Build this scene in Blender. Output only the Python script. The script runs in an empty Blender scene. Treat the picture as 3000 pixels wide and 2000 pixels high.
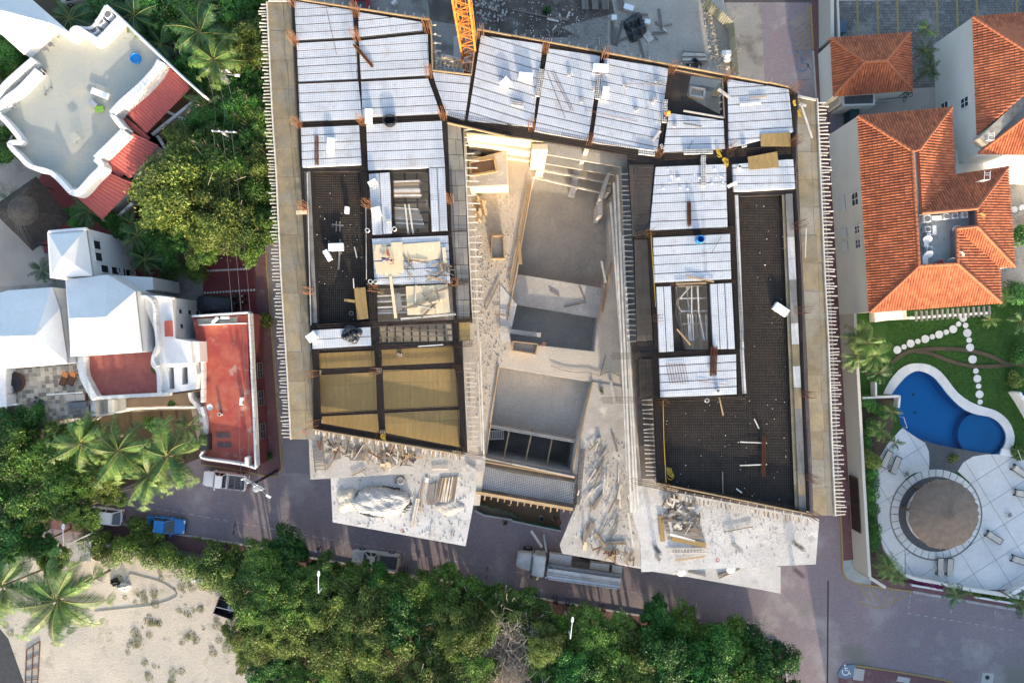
import bpy, bmesh, math, random
from mathutils import Vector, Matrix, Euler
from mathutils.geometry import tessellate_polygon
rnd = random.Random(7)
SC = bpy.context.scene
COL = SC.collection
H = 75.0                      # drone height; the lens looks straight down
cam = bpy.data.cameras.new('camera'); cam.sensor_width = 36; cam.lens = 24
cam.clip_start = 1; cam.clip_end = 2000
camo = bpy.data.objects.new('camera', cam); camo.location = (0, 0, H); COL.objects.link(camo)
SC.camera = camo
SUN_EL, SUN_AZ = math.radians(11.5), math.radians(10)      # low sun from the lower edge of the photo, a little to one side
sdir = Vector((math.sin(SUN_AZ)*math.cos(SUN_EL), -math.cos(SUN_AZ)*math.cos(SUN_EL), math.sin(SUN_EL)))
world = bpy.data.worlds.new('World'); SC.world = world; world.use_nodes = True
wn = world.node_tree.nodes; wn.clear()
sky = wn.new('ShaderNodeTexSky'); sky.sky_type = 'NISHITA'; sky.sun_disc = False
sky.sun_elevation = SUN_EL; sky.sun_rotation = math.pi - SUN_AZ
sky.air_density = .8; sky.dust_density = 2.0; sky.ozone_density = .6
bg = wn.new('ShaderNodeBackground'); bg.inputs[1].default_value = 0.15
wo = wn.new('ShaderNodeOutputWorld')
world.node_tree.links.new(sky.outputs[0], bg.inputs[0]); world.node_tree.links.new(bg.outputs[0], wo.inputs[0])
sl = bpy.data.lights.new('sun', 'SUN'); sl.energy = 2.0; sl.angle = math.radians(0.6); sl.color = (1.0, 0.85, 0.66)
so = bpy.data.objects.new('sun', sl); so.rotation_euler = (-sdir).to_track_quat('-Z', 'Y').to_euler(); COL.objects.link(so)
SC.view_settings.view_transform = 'Standard'; SC.view_settings.look = 'None'; SC.view_settings.gamma = 1
SC.view_settings.exposure = 2.02
SC.render.engine = 'CYCLES'
SC.cycles.use_denoising = True; SC.cycles.max_bounces = 6; SC.cycles.diffuse_bounces = 3; SC.cycles.transparent_max_bounces = 6
SC.cycles.caustics_reflective = False; SC.cycles.caustics_refractive = False

def kz(z): return 0.0005*(H-z)                 # metres per photograph pixel at height z
def W(p, z=0.0):
    s = kz(z); return Vector(((p[0]-1500)*s, (1000-p[1])*s, z))
def G(c, r):                                   # coordinates measured inside one sixteenth of the photograph
    return lambda x, y: (750*c + x/3.136, 500*r + y/3.136)
def pts(c, r, *xy): g = G(c, r); return [g(x, y) for x, y in xy]
WL = {}
def setp(o, label=None, cat=None, group=None, kind=None):
    if label: o['label'] = label
    if cat: o['category'] = cat
    if group: o['group'] = group
    if kind: o['kind'] = kind
    return o
def thing(name, label, cat, loc=(0, 0, 0), rz=0, group=None):
    o = bpy.data.objects.new(name, None); COL.objects.link(o); o.empty_display_size = .2
    o.location = loc; o.rotation_euler = (0, 0, rz); WL[o.name] = Vector(loc)
    return setp(o, label, cat, group)
class MB:
    def __init__(s): s.v = []; s.f = []; s.mi = []
    def add(s, vs, fs, mi=0):
        n = len(s.v); s.v += [tuple(v) for v in vs]; s.f += [tuple(i+n for i in f) for f in fs]; s.mi += [mi]*len(fs); return s
    def box(s, c, size, rot=None, mi=0, taper=1.0):
        x, y, z = size[0]/2, size[1]/2, size[2]/2; t = taper
        vs = [Vector(q) for q in ((-x,-y,-z),(x,-y,-z),(x,y,-z),(-x,y,-z),(-x*t,-y*t,z),(x*t,-y*t,z),(x*t,y*t,z),(-x*t,y*t,z))]
        if rot is not None:
            R = Euler(rot if isinstance(rot, tuple) else (0, 0, rot)).to_matrix(); vs = [R@v for v in vs]
        c = Vector(c)
        return s.add([v+c for v in vs], [(3,2,1,0),(4,5,6,7),(0,1,5,4),(1,2,6,5),(2,3,7,6),(3,0,4,7)], mi)
    def bar(s, a, b, w, h, mi=0):              # beam of rectangular section between two points, top face up
        a = Vector(a); b = Vector(b); d = b-a
        if d.length < 1e-6: return s
        d.normalize(); up = Vector((0,0,1)) if abs(d.z) < .95 else Vector((1,0,0))
        sd = d.cross(up).normalized(); u = sd.cross(d).normalized(); x = sd*(w/2); y = u*(h/2)
        vs = [a-x-y, a+x-y, a+x+y, a-x+y, b-x-y, b+x-y, b+x+y, b-x+y]
        return s.add(vs, [(0,1,2,3),(7,6,5,4),(0,4,5,1),(1,5,6,2),(2,6,7,3),(3,7,4,0)], mi)
    def rod(s, a, b, r, mi=0):                 # three sided thin bar
        a = Vector(a); b = Vector(b); d = (b-a)
        if d.length < 1e-6: return s
        d.normalize(); up = Vector((0,0,1)) if abs(d.z) < .95 else Vector((1,0,0))
        x = d.cross(up).normalized(); y = x.cross(d)
        o = [(x*math.cos(t)+y*math.sin(t))*r for t in (math.pi/2, math.pi*7/6, math.pi*11/6)]
        return s.add([a+q for q in o]+[b+q for q in o], [(0,1,4,3),(1,2,5,4),(2,0,3,5)], mi)
    def prism(s, xy, z0, z1, mi=0, holes=()):
        loops = [list(xy)]+[list(h) for h in holes]
        flat = [p for l in loops for p in l]; n = len(flat)
        z1f = z1 if callable(z1) else (lambda p: z1)
        tri = tessellate_polygon([[Vector((p[0], p[1], 0)) for p in l] for l in loops])
        vs = [(p[0], p[1], z0) for p in flat]+[(p[0], p[1], z1f(p)) for p in flat]
        fs = []
        for t in tri:
            a, b, c = [flat[i] for i in t]
            cr = (b[0]-a[0])*(c[1]-a[1])-(b[1]-a[1])*(c[0]-a[0])
            if abs(cr) < 1e-9: continue
            t = t if cr > 0 else (t[0], t[2], t[1])
            fs.append(tuple(i+n for i in t)); fs.append((t[2], t[1], t[0]))
        o = 0
        for li, l in enumerate(loops):
            m = len(l); A = sum(l[i][0]*l[(i+1)%m][1]-l[(i+1)%m][0]*l[i][1] for i in range(m))
            for i in range(m):
                j = (i+1)%m
                q = (o+i, o+j, o+j+n, o+i+n)
                fs.append(q if (A > 0) == (li == 0) else q[::-1])
            o += m
        return s.add(vs, fs, mi)
    def tube(s, P, r, n=6, mi=0, caps=True):
        P = [Vector(p) for p in P]; R = r if isinstance(r, (list, tuple)) else [r]*len(P)
        rings = []; up0 = None
        for i, p in enumerate(P):
            d = (P[min(i+1, len(P)-1)]-P[max(i-1, 0)]).normalized()
            ref = Vector((0,0,1)) if abs(d.z) < .9 else Vector((1,0,0))
            x = d.cross(ref).normalized(); y = x.cross(d).normalized()
            if up0 is not None and x.dot(up0) < 0: x = -x; y = -y
            up0 = x
            rings.append([p+(x*math.cos(2*math.pi*k/n)+y*math.sin(2*math.pi*k/n))*R[i] for k in range(n)])
        vs = [v for q in rings for v in q]; fs = []
        for i in range(len(P)-1):
            for k in range(n):
                a = i*n+k; b = i*n+(k+1)%n; fs.append((a, b, b+n, a+n))
        if caps: fs.append(tuple(range(n))[::-1]); fs.append(tuple((len(P)-1)*n+k for k in range(n)))
        return s.add(vs, fs, mi)
    def lathe(s, c, prof, n=24, mi=0, a0=0, a1=2*math.pi):
        c = Vector(c); full = abs(a1-a0-2*math.pi) < 1e-6; m = n if full else n+1; vs = []; fs = []
        for r, z in prof:
            for k in range(m):
                t = a0+(a1-a0)*k/n; vs.append(c+Vector((r*math.cos(t), r*math.sin(t), z)))
        for i in range(len(prof)-1):
            for k in range(n):
                a = i*m+k; b = i*m+(k+1)%m; fs.append((a, b, b+m, a+m))
        return s.add(vs, fs, mi)
    def quad(s, *p, mi=0): return s.add(p, [tuple(range(len(p)))], mi)
    def build(s, name, mats, parent=None, smooth=False, origin=None, **kw):
        me = bpy.data.meshes.new(name)
        if parent is not None: off = WL[parent.name]
        elif origin is not None: off = Vector(origin)
        elif origin is None and s.v:
            n = len(s.v); off = Vector((sum(v[0] for v in s.v)/n, sum(v[1] for v in s.v)/n, min(v[2] for v in s.v)))
        else: off = Vector((0,0,0))
        me.from_pydata([(v[0]-off.x, v[1]-off.y, v[2]-off.z) for v in s.v], [], s.f)
        mats = mats if isinstance(mats, (list, tuple)) else [mats]
        for m in mats: me.materials.append(m)
        if len(mats) > 1: me.polygons.foreach_set('material_index', s.mi)
        if smooth: me.polygons.foreach_set('use_smooth', [True]*len(me.polygons))
        me.update()
        return place(name, me, parent, off, **kw)
def place(name, me, parent=None, off=(0,0,0), label=None, cat=None, group=None, kind=None):
    o = bpy.data.objects.new(name, me); COL.objects.link(o)
    if parent is not None: o.parent = parent; WL[o.name] = WL[parent.name]
    else: o.location = off; WL[o.name] = Vector(off)
    return setp(o, label, cat, group, kind)
def local(name, me, parent, loc, rot=(0,0,0), scale=(1,1,1)):   # a shared mesh set at a world place under a parent
    o = bpy.data.objects.new(name, me); COL.objects.link(o); o.parent = parent
    o.location = Vector(loc)-WL[parent.name]; o.rotation_euler = rot; o.scale = scale; WL[o.name] = Vector(loc)
    return o
def meshof(mb, name, mats, smooth=False):
    me = bpy.data.meshes.new(name); me.from_pydata(mb.v, [], mb.f)
    mats = mats if isinstance(mats, (list, tuple)) else [mats]
    for m in mats: me.materials.append(m)
    if len(mats) > 1: me.polygons.foreach_set('material_index', mb.mi)
    if smooth: me.polygons.foreach_set('use_smooth', [True]*len(me.polygons))
    me.update(); return me
def copy_tree(o, parent=None):
    c = o.copy(); COL.objects.link(c); c.parent = parent
    for ch in list(o.children): copy_tree(ch, c)
    WL[c.name] = WL.get(o.name, Vector((0,0,0))); return c
def xy(ps, z): return [tuple(W(p, z)[:2]) for p in ps]
def clip(poly, n, d):                          # keep the part of a 2D polygon where n.p >= d
    out = []
    for i in range(len(poly)):
        a, b = poly[i], poly[(i+1)%len(poly)]
        da = n[0]*a[0]+n[1]*a[1]-d; db = n[0]*b[0]+n[1]*b[1]-d
        if da >= 0: out.append(a)
        if (da >= 0) != (db >= 0):
            t = da/(da-db); out.append((a[0]+(b[0]-a[0])*t, a[1]+(b[1]-a[1])*t))
    return out
def area(p): return abs(sum(p[i][0]*p[(i+1)%len(p)][1]-p[(i+1)%len(p)][0]*p[i][1] for i in range(len(p))))/2 if len(p) > 2 else 0
def lerp(a, b, t): return tuple(a[i]+(b[i]-a[i])*t for i in range(len(a)))
def spline(P, n=8, closed=False):              # Catmull-Rom through 2D or 3D points
    out = []; m = len(P)
    for i in range(m if closed else m-1):
        g = (lambda j: P[j % m]) if closed else (lambda j: P[min(max(j, 0), m-1)])
        a, b, c, d = g(i-1), g(i), g(i+1), g(i+2)
        for q in range(n):
            t = q/n
            out.append(tuple(.5*(2*b[e]+(c[e]-a[e])*t+(2*a[e]-5*b[e]+4*c[e]-d[e])*t*t+(3*b[e]-a[e]-3*c[e]+d[e])*t**3) for e in range(len(b))))
    if not closed: out.append(tuple(P[-1]))
    return out
def offset(line, w):                           # parallel of an open 2D polyline
    out = []
    for i, p in enumerate(line):
        a = line[max(i-1, 0)]; b = line[min(i+1, len(line)-1)]
        dx, dy = b[0]-a[0], b[1]-a[1]; L = math.hypot(dx, dy) or 1
        out.append((p[0]-dy/L*w, p[1]+dx/L*w))
    return out
def wallline(mb, line, z0, z1, th, mi=0):       # upright wall along a polyline of world points
    L = offset(line, th/2); R = offset(line, -th/2)
    for i in range(len(line)-1):
        mb.prism([L[i], L[i+1], R[i+1], R[i]], z0, z1, mi)
    return mb

def mat(name, c, c2=None, scale=1.0, rough=.85, bump=0, bscale=40, metal=0, var=0.0, fine=.18, fscale=25, stretch=(1,1,1), obj=False, spots=None, island=0, trans=0, emit=None, wave=None, brick=None, spec=.3, sharp=(.35,.65)):
    m = bpy.data.materials.new(name); m.use_nodes = True; nt = m.node_tree; N = nt.nodes; L = nt.links
    b = N['Principled BSDF']; b.inputs['Roughness'].default_value = rough; b.inputs['Metallic'].default_value = metal
    b.inputs['Specular IOR Level'].default_value = spec
    if obj: co = N.new('ShaderNodeTexCoord').outputs['Object']
    else: co = N.new('ShaderNodeNewGeometry').outputs['Position']
    mp = N.new('ShaderNodeMapping'); mp.inputs['Scale'].default_value = stretch; L.new(co, mp.inputs[0]); co = mp.outputs[0]
    def noise(sc, det=6):
        n = N.new('ShaderNodeTexNoise'); n.inputs['Scale'].default_value = sc; n.inputs['Detail'].default_value = det; n.inputs['Roughness'].default_value = .6
        L.new(co, n.inputs['Vector']); return n.outputs[0]
    def mix(f, a, bb, mode='MIX'):
        x = N.new('ShaderNodeMix'); x.data_type = 'RGBA'; x.blend_type = mode
        for s, v in ((0, f), (6, a), (7, bb)):
            if hasattr(v, 'default_value') or hasattr(v, 'is_linked'): L.new(v, x.inputs[s])
            else: x.inputs[s].default_value = v if s == 0 else (*v, 1)
        return x.outputs[2]
    def ramp(f, lo, hi):
        r = N.new('ShaderNodeMapRange'); r.inputs[1].default_value = lo; r.inputs[2].default_value = hi; L.new(f, r.inputs[0]); return r.outputs[0]
    c2 = c2 or tuple(x*.72 for x in c)
    col = mix(ramp(noise(scale), *sharp), c, c2)
    if wave:                                   # wood grain
        w = N.new('ShaderNodeTexWave'); w.inputs['Scale'].default_value = wave[0]; w.inputs['Distortion'].default_value = wave[1]; w.inputs['Detail'].default_value = 3
        L.new(co, w.inputs[0]); col = mix(w.outputs[1], col, tuple(x*wave[2] for x in c))
    if brick:                                  # (width, height, mortar, mortar colour, amount)
        t = N.new('ShaderNodeTexBrick'); t.inputs['Scale'].default_value = 1; t.inputs['Brick Width'].default_value = brick[0]; t.inputs['Row Height'].default_value = brick[1]
        t.inputs['Mortar Size'].default_value = brick[2]; t.inputs['Color1'].default_value = (1,1,1,1); t.inputs['Color2'].default_value = (.6,.6,.6,1); t.inputs['Mortar'].default_value = (*brick[3],1)
        L.new(co, t.inputs[0]); col = mix(brick[4], col, t.outputs[0], 'MULTIPLY')
    for sp in (spots or ()):                   # (colour, noise scale, low, high)
        col = mix(ramp(noise(sp[1]), sp[2], sp[3]), col, sp[0])
    if fine:
        v = ramp(noise(fscale, 4), .25, .75)
        g = N.new('ShaderNodeMapRange'); g.inputs[3].default_value = 1-fine; g.inputs[4].default_value = 1+fine*.6; L.new(v, g.inputs[0])
        cb = N.new('ShaderNodeCombineColor'); [L.new(g.outputs[0], cb.inputs[i]) for i in range(3)]
        col = mix(1.0, col, cb.outputs[0], 'MULTIPLY')
    if var or island:
        if island: rn = N.new('ShaderNodeNewGeometry').outputs['Random Per Island']; amt = island
        else: rn = N.new('ShaderNodeObjectInfo').outputs['Random']; amt = var
        g = N.new('ShaderNodeMapRange'); g.inputs[3].default_value = 1-amt; g.inputs[4].default_value = 1+amt*.8; L.new(rn, g.inputs[0])
        cb = N.new('ShaderNodeCombineColor'); [L.new(g.outputs[0], cb.inputs[i]) for i in range(3)]
        col = mix(1.0, col, cb.outputs[0], 'MULTIPLY')
    L.new(col, b.inputs['Base Color'])
    if bump:
        bp = N.new('ShaderNodeBump'); bp.inputs['Strength'].default_value = bump; bp.inputs['Distance'].default_value = .05
        L.new(noise(bscale, 5), bp.inputs['Height']); L.new(bp.outputs[0], b.inputs['Normal'])
    if emit: b.inputs['Emission Color'].default_value = (*emit[0],1); b.inputs['Emission Strength'].default_value = emit[1]
    return m
def leafmat(name, dark, lite, yellow, tr=.25):
    m = bpy.data.materials.new(name); m.use_nodes = True; nt = m.node_tree; N = nt.nodes; L = nt.links; N.clear()
    ge = N.new('ShaderNodeNewGeometry'); oi = N.new('ShaderNodeObjectInfo')
    r = N.new('ShaderNodeValToRGB'); e = r.color_ramp.elements; e[0].color = (*dark,1); e[1].color = (*yellow,1); e[1].position = 1
    q = r.color_ramp.elements.new(.6); q.color = (*lite,1); L.new(ge.outputs['Random Per Island'], r.inputs[0])
    g = N.new('ShaderNodeMapRange'); g.inputs[3].default_value = .95; g.inputs[4].default_value = 1.85; L.new(oi.outputs['Random'], g.inputs[0])
    n = N.new('ShaderNodeTexNoise'); n.inputs['Scale'].default_value = .45; L.new(ge.outputs['Position'], n.inputs[0])
    h = N.new('ShaderNodeMapRange'); h.inputs[1].default_value = .35; h.inputs[2].default_value = .65; h.inputs[3].default_value = .6; h.inputs[4].default_value = 1.4; L.new(n.outputs[0], h.inputs[0])
    mu = N.new('ShaderNodeMath'); mu.operation = 'MULTIPLY'; L.new(g.outputs[0], mu.inputs[0]); L.new(h.outputs[0], mu.inputs[1])
    vm = N.new('ShaderNodeVectorMath'); vm.operation = 'SCALE'; L.new(r.outputs[0], vm.inputs[0]); L.new(mu.outputs[0], vm.inputs[3])
    d = N.new('ShaderNodeBsdfPrincipled'); d.inputs['Roughness'].default_value = .5; d.inputs['Specular IOR Level'].default_value = .35; L.new(vm.outputs[0], d.inputs['Base Color'])
    t = N.new('ShaderNodeBsdfTranslucent'); L.new(vm.outputs[0], t.inputs[0])
    x = N.new('ShaderNodeMixShader'); x.inputs[0].default_value = tr; L.new(d.outputs[0], x.inputs[1]); L.new(t.outputs[0], x.inputs[2])
    o = N.new('ShaderNodeOutputMaterial'); L.new(x.outputs[0], o.inputs[0]); return m
def watermat(name, tint):
    m = bpy.data.materials.new(name); m.use_nodes = True; nt = m.node_tree; N = nt.nodes; L = nt.links; N.clear()
    t = N.new('ShaderNodeBsdfTransparent'); t.inputs[0].default_value = (*tint,1)
    g = N.new('ShaderNodeBsdfGlossy'); g.inputs['Roughness'].default_value = .04
    n = N.new('ShaderNodeTexNoise'); n.inputs['Scale'].default_value = 1.5; bp = N.new('ShaderNodeBump'); bp.inputs['Strength'].default_value = .15; bp.inputs['Distance'].default_value = .05
    L.new(n.outputs[0], bp.inputs['Height']); L.new(bp.outputs[0], g.inputs['Normal'])
    f = N.new('ShaderNodeFresnel'); f.inputs[0].default_value = 1.33; L.new(bp.outputs[0], f.inputs['Normal'])
    x = N.new('ShaderNodeMixShader'); L.new(f.outputs[0], x.inputs[0]); L.new(t.outputs[0], x.inputs[1]); L.new(g.outputs[0], x.inputs[2])
    o = N.new('ShaderNodeOutputMaterial'); L.new(x.outputs[0], o.inputs[0]); return m
m_foam = mat('white_foam', (.71,.73,.745), (.60,.63,.65), .5, .7, fine=.06, fscale=6, var=.05, spots=[((.47,.48,.48), 2.2, .58, .8), ((.52,.50,.47), .6, .56, .75)])
m_foambox = mat('foam_box', (.86,.87,.88), (.80,.81,.83), 2, .6, fine=.04)
m_rebar = mat('dark_rebar', (.032,.024,.02), (.05,.034,.026), 3, .8)
m_rust = mat('rusty_rebar', (.24,.105,.045), (.12,.058,.034), 6, .8)
m_mesh = mat('wire_mesh', (.16,.15,.15), (.10,.085,.08), 2, .7)
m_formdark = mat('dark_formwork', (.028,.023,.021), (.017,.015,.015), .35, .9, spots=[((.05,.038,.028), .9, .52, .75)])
m_ply = mat('weathered_plywood', (.30,.235,.135), (.20,.165,.105), .9, .8, fine=.2, fscale=9, var=.16, spots=[((.25,.23,.185), .5, .48, .7), ((.10,.08,.05), 3, .66, .82)])
m_plyg = mat('grey_plywood', (.235,.22,.20), (.165,.15,.135), .8, .85, fine=.15, fscale=12, var=.15)
m_plybox = mat('golden_plywood', (.36,.24,.09), (.26,.175,.07), .5, .75, fine=.2, fscale=8, var=.08, wave=(.6,6,.82), spots=[((.18,.135,.07), 1.3, .6, .8)])
m_plynew = mat('fresh_plywood', (.74,.61,.40), (.64,.50,.31), 1, .75, fine=.08, wave=(.8,7,.85), var=.06, obj=True)
m_wood = mat('grey_timber', (.25,.21,.165), (.16,.135,.105), 1.5, .85, fine=.2, var=.22, stretch=(.6,6,6), obj=True)
m_woodtan = mat('tan_timber', (.44,.31,.17), (.32,.22,.12), 1.5, .85, fine=.15, var=.2, stretch=(.6,6,6), obj=True)
m_woodpale = mat('pale_timber', (.66,.61,.53), (.50,.45,.38), 1.5, .85, fine=.15, var=.12)
m_conc = mat('dusty_concrete', (.46,.435,.395), (.36,.335,.30), .35, .9, bump=.5, bscale=8, fine=.16, fscale=5, spots=[((.62,.58,.51), .8, .55, .75), ((.30,.28,.25), 1.7, .64, .8)])
m_concw = mat('pale_concrete', (.57,.555,.53), (.45,.435,.41), .35, .9, bump=.5, bscale=6, fine=.16, fscale=5, spots=[((.40,.38,.35), .9, .55, .72), ((.32,.25,.18), .45, .64, .8)])
m_concd = mat('dark_concrete', (.46,.415,.345), (.37,.335,.285), .3, .85, fine=.15, fscale=4, spots=[((.47,.43,.37), .5, .56, .75)])
m_concwet = mat('wet_concrete', (.22,.205,.175), (.12,.112,.096), .4, .5, fine=.2, fscale=5)
m_sandy = mat('sandy_concrete', (.51,.455,.38), (.43,.385,.325), .4, .95, bump=.6, bscale=7, fine=.2, fscale=6, spots=[((.40,.36,.31), .9, .58, .75)])
m_plaster = mat('white_plaster', (.72,.72,.70), (.65,.65,.635), .4, .8, fine=.06, fscale=4, spots=[((.54,.53,.50), 1.1, .62, .85)])
m_cream = mat('cream_plaster', (.52,.50,.44), (.48,.46,.40), .3, .85, fine=.04)
m_creamlt = mat('pale_cream_plaster', (.70,.68,.62), (.64,.62,.56), .3, .85, fine=.04)
m_terr = mat('terrace_floor', (.40,.40,.34), (.35,.36,.32), .25, .9, fine=.1, fscale=4, spots=[((.50,.44,.33), .2, .5, .7), ((.29,.27,.23), 1.5, .66, .8)])
m_red = mat('red_painted_floor', (.42,.085,.058), (.35,.065,.055), .5, .75, fine=.12, fscale=5, spots=[((.52,.17,.10), .35, .45, .7), ((.45,.29,.24), .8, .58, .7), ((.20,.05,.04), 1.6, .66, .8)])
m_redtile = mat('red_clay_floor', (.40,.13,.10), (.34,.105,.09), .8, .8, fine=.12, fscale=8, brick=(.4,.4,.012,(.7,.7,.7),.5))
m_roofred = mat('red_sheet_roof', (.46,.115,.095), (.40,.095,.085), .6, .6, fine=.1, fscale=5, var=.05)
m_tile = mat('terracotta_tile', (.47,.15,.066), (.37,.112,.052), .6, .75, fine=.14, fscale=6, island=.3, spots=[((.15,.06,.045), .8, .64, .82)])
m_tileridge = mat('terracotta_ridge', (.46,.16,.075), (.36,.12,.06), 2, .75, fine=.12)
m_paver = mat('purple_pavers', (.30,.242,.25), (.255,.214,.228), .12, .85, fine=.16, fscale=6, brick=(.22,.11,.012,(.42,.42,.42),.5), spots=[((.35,.32,.30), .22, .52, .72), ((.27,.17,.17), .5, .58, .78), ((.14,.12,.12), 1.4, .66, .8), ((.19,.18,.15), .1, .6, .68)])
m_paverg = mat('grey_lane_pavers', (.25,.228,.235), (.205,.19,.2), .2, .85, fine=.16, fscale=6, brick=(.22,.11,.012,(.5,.5,.5),.4), spots=[((.23,.21,.195), .3, .55, .7)])
m_walk = mat('red_pavers', (.20,.105,.105), (.16,.085,.09), .4, .85, fine=.15, fscale=8, brick=(.2,.1,.01,(.45,.42,.42),.5), spots=[((.25,.20,.18), .6, .58, .75)])
m_walkred = mat('red_driveway', (.23,.055,.055), (.18,.045,.05), .5, .85, fine=.15, fscale=8)
m_park = mat('grey_parking_pavers', (.26,.245,.225), (.19,.182,.17), .5, .9, fine=.25, fscale=2.4, brick=(.32,.3,.03,(.4,.4,.38),.85), spots=[((.27,.25,.225), .3, .55, .7)])
m_stone = mat('pale_paving', (.62,.63,.61), (.54,.55,.54), .5, .8, fine=.08, fscale=5, var=.05, spots=[((.46,.44,.40), .6, .6, .8)])
m_slate = mat('slate_tile', (.44,.385,.30), (.34,.315,.27), 1.5, .8, fine=.18, fscale=7, var=.5)
m_gravel = mat('dark_gravel', (.13,.135,.14), (.075,.08,.085), 6, .9, bump=.8, bscale=14, fine=.35, fscale=12)
m_lawn = mat('lawn_soil', (.035,.095,.015), (.025,.07,.012), .4, .9, fine=.3, fscale=10, bump=.5, bscale=30)
m_blade = leafmat('grass_blades', (.025,.085,.012), (.04,.125,.016), (.075,.16,.022), .2)
m_sand = mat('sandy_soil', (.51,.45,.36), (.44,.40,.335), .18, .95, bump=.7, bscale=5, fine=.2, fscale=6, spots=[((.60,.53,.42), .12, .5, .7), ((.37,.34,.29), .5, .54, .72), ((.24,.215,.165), 1.3, .62, .76), ((.27,.26,.16), .3, .58, .7)])
m_dirt = mat('grey_dirt', (.33,.305,.265), (.25,.235,.21), .3, .95, bump=.8, bscale=5, fine=.22, fscale=7, spots=[((.155,.135,.115), .35, .52, .68)])
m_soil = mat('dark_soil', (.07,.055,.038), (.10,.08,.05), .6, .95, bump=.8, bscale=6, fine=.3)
m_yellow = mat('yellow_paint', (.38,.28,.09), (.28,.22,.10), 2, .8, fine=.3, fscale=12)
m_whitep = mat('white_road_paint', (.44,.43,.42), (.29,.27,.27), 3, .8, fine=.3, fscale=12)
m_bluep = mat('blue_paint', (.14,.22,.31), (.17,.21,.25), 2, .8, fine=.3)
m_kerb = mat('concrete_kerb', (.46,.45,.42), (.38,.37,.35), 1, .9, fine=.15)
m_poolt = mat('blue_pool_tile', (.006,.29,.60), (.006,.265,.56), .2, .4, fine=.05)
m_water = watermat('pool_water', (.62,.88,.97))
m_thatchg = mat('grey_thatch', (.075,.063,.055), (.05,.043,.038), 2, .95, bump=1, bscale=20, fine=.35, fscale=14)
m_thatcht = mat('brown_thatch', (.235,.185,.145), (.18,.142,.112), 1.5, .95, bump=1, bscale=20, fine=.35, fscale=14)
m_glass = mat('dark_glass', (.03,.04,.05), (.02,.025,.03), 1, .08, fine=0, spec=.6)
m_black = mat('black_plastic', (.015,.016,.018), (.025,.026,.03), 4, .5, fine=.1)
m_tarp = mat('black_tarpaulin', (.02,.026,.032), (.035,.042,.05), 4, .4, bump=.6, bscale=5, fine=.2, spec=.5)
m_steel = mat('galvanised_steel', (.50,.51,.52), (.40,.41,.42), 3, .45, metal=.5, fine=.1)
m_white = mat('white_enamel', (.78,.78,.77), (.70,.70,.69), 2, .5, fine=.05)
m_dirtywhite = mat('dirty_white_enamel', (.60,.59,.56), (.46,.44,.41), 1.2, .55, fine=.15, spots=[((.22,.20,.18), 1.7, .6, .78)])
m_grey = mat('grey_metal', (.20,.20,.20), (.14,.14,.14), 3, .6, fine=.2)
m_orange = mat('orange_crane_paint', (.50,.18,.03), (.40,.13,.025), 1.5, .5, fine=.15)
m_bark = mat('bark', (.17,.13,.095), (.11,.085,.062), 3, .95, bump=1, bscale=20)
m_twig = mat('bare_twigs', (.55,.49,.42), (.42,.36,.30), 4, .95)
m_leafA = leafmat('broad_leaves', (.030,.080,.013), (.080,.152,.024), (.175,.225,.040))
m_leafB = leafmat('yellow_green_leaves', (.045,.082,.015), (.110,.158,.030), (.21,.225,.046))
m_leafC = leafmat('deep_green_leaves', (.016,.066,.014), (.036,.120,.020), (.075,.170,.028))
m_palm = leafmat('palm_leaflets', (.026,.075,.016), (.058,.125,.026), (.15,.19,.045), .2)
m_palmd = leafmat('dark_palm_leaflets', (.012,.042,.014), (.022,.070,.020), (.05,.11,.03), .2)
m_rach = mat('palm_rib', (.22,.22,.06), (.16,.17,.05), 3, .7)
m_trunkp = mat('palm_trunk', (.24,.20,.16), (.17,.14,.11), 6, .9)
m_rubber = mat('tyre_rubber', (.018,.018,.018), (.025,.025,.025), 4, .8)
m_orangefab = mat('orange_cushion', (.50,.20,.07), (.44,.17,.06), 3, .8)
m_wicker = mat('brown_wicker', (.15,.075,.05), (.11,.055,.04), 5, .8, brick=(.06,.06,.01,(.4,.4,.4),.6))
m_beige = mat('beige_sling', (.50,.46,.40), (.45,.41,.36), 3, .8, fine=.08)
m_rope = mat('yellow_rope', (.55,.38,.04), (.48,.33,.04), 5, .8)
m_green = mat('lime_cushion', (.19,.36,.05), (.16,.31,.045), 3, .8)
m_teal = mat('teal_netting', (.035,.20,.16), (.025,.15,.12), 3, .8, fine=.3)
m_bluepl = mat('blue_plastic', (.02,.24,.58), (.015,.20,.50), 2, .45, fine=.05)
m_block = mat('concrete_block', (.56,.55,.53), (.48,.47,.45), 3, .9, fine=.15, fscale=14, var=.1)
m_pvc = mat('white_pvc', (.74,.74,.71), (.66,.66,.63), 2, .4, fine=.08)
m_skin = mat('skin', (.28,.15,.09), (.24,.125,.075), 5, .6)
m_hair = mat('dark_hair', (.015,.011,.009), None, 5, .6)
m_jean = mat('blue_denim', (.06,.10,.18), (.045,.08,.15), 6, .9)
m_dark = mat('dark_cloth', (.022,.024,.032), (.03,.032,.04), 6, .9)
m_shirtp = mat('pinkish_grey_shirt', (.26,.21,.25), (.20,.16,.20), 6, .9)
m_shirtr = mat('red_shirt', (.36,.055,.03), (.30,.045,.03), 6, .9)
m_vest = mat('orange_vest', (.75,.17,.04), (.65,.14,.04), 6, .8)
m_helmy = mat('yellow_helmet', (.80,.45,.03), None, 3, .4)
m_carw = mat('white_car_paint', (.72,.73,.74), (.68,.69,.70), 1, .25, fine=.03, spec=.6)
m_carb = mat('blue_car_paint', (.012,.17,.46), (.010,.15,.42), 1, .25, fine=.03, spec=.6)
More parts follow.
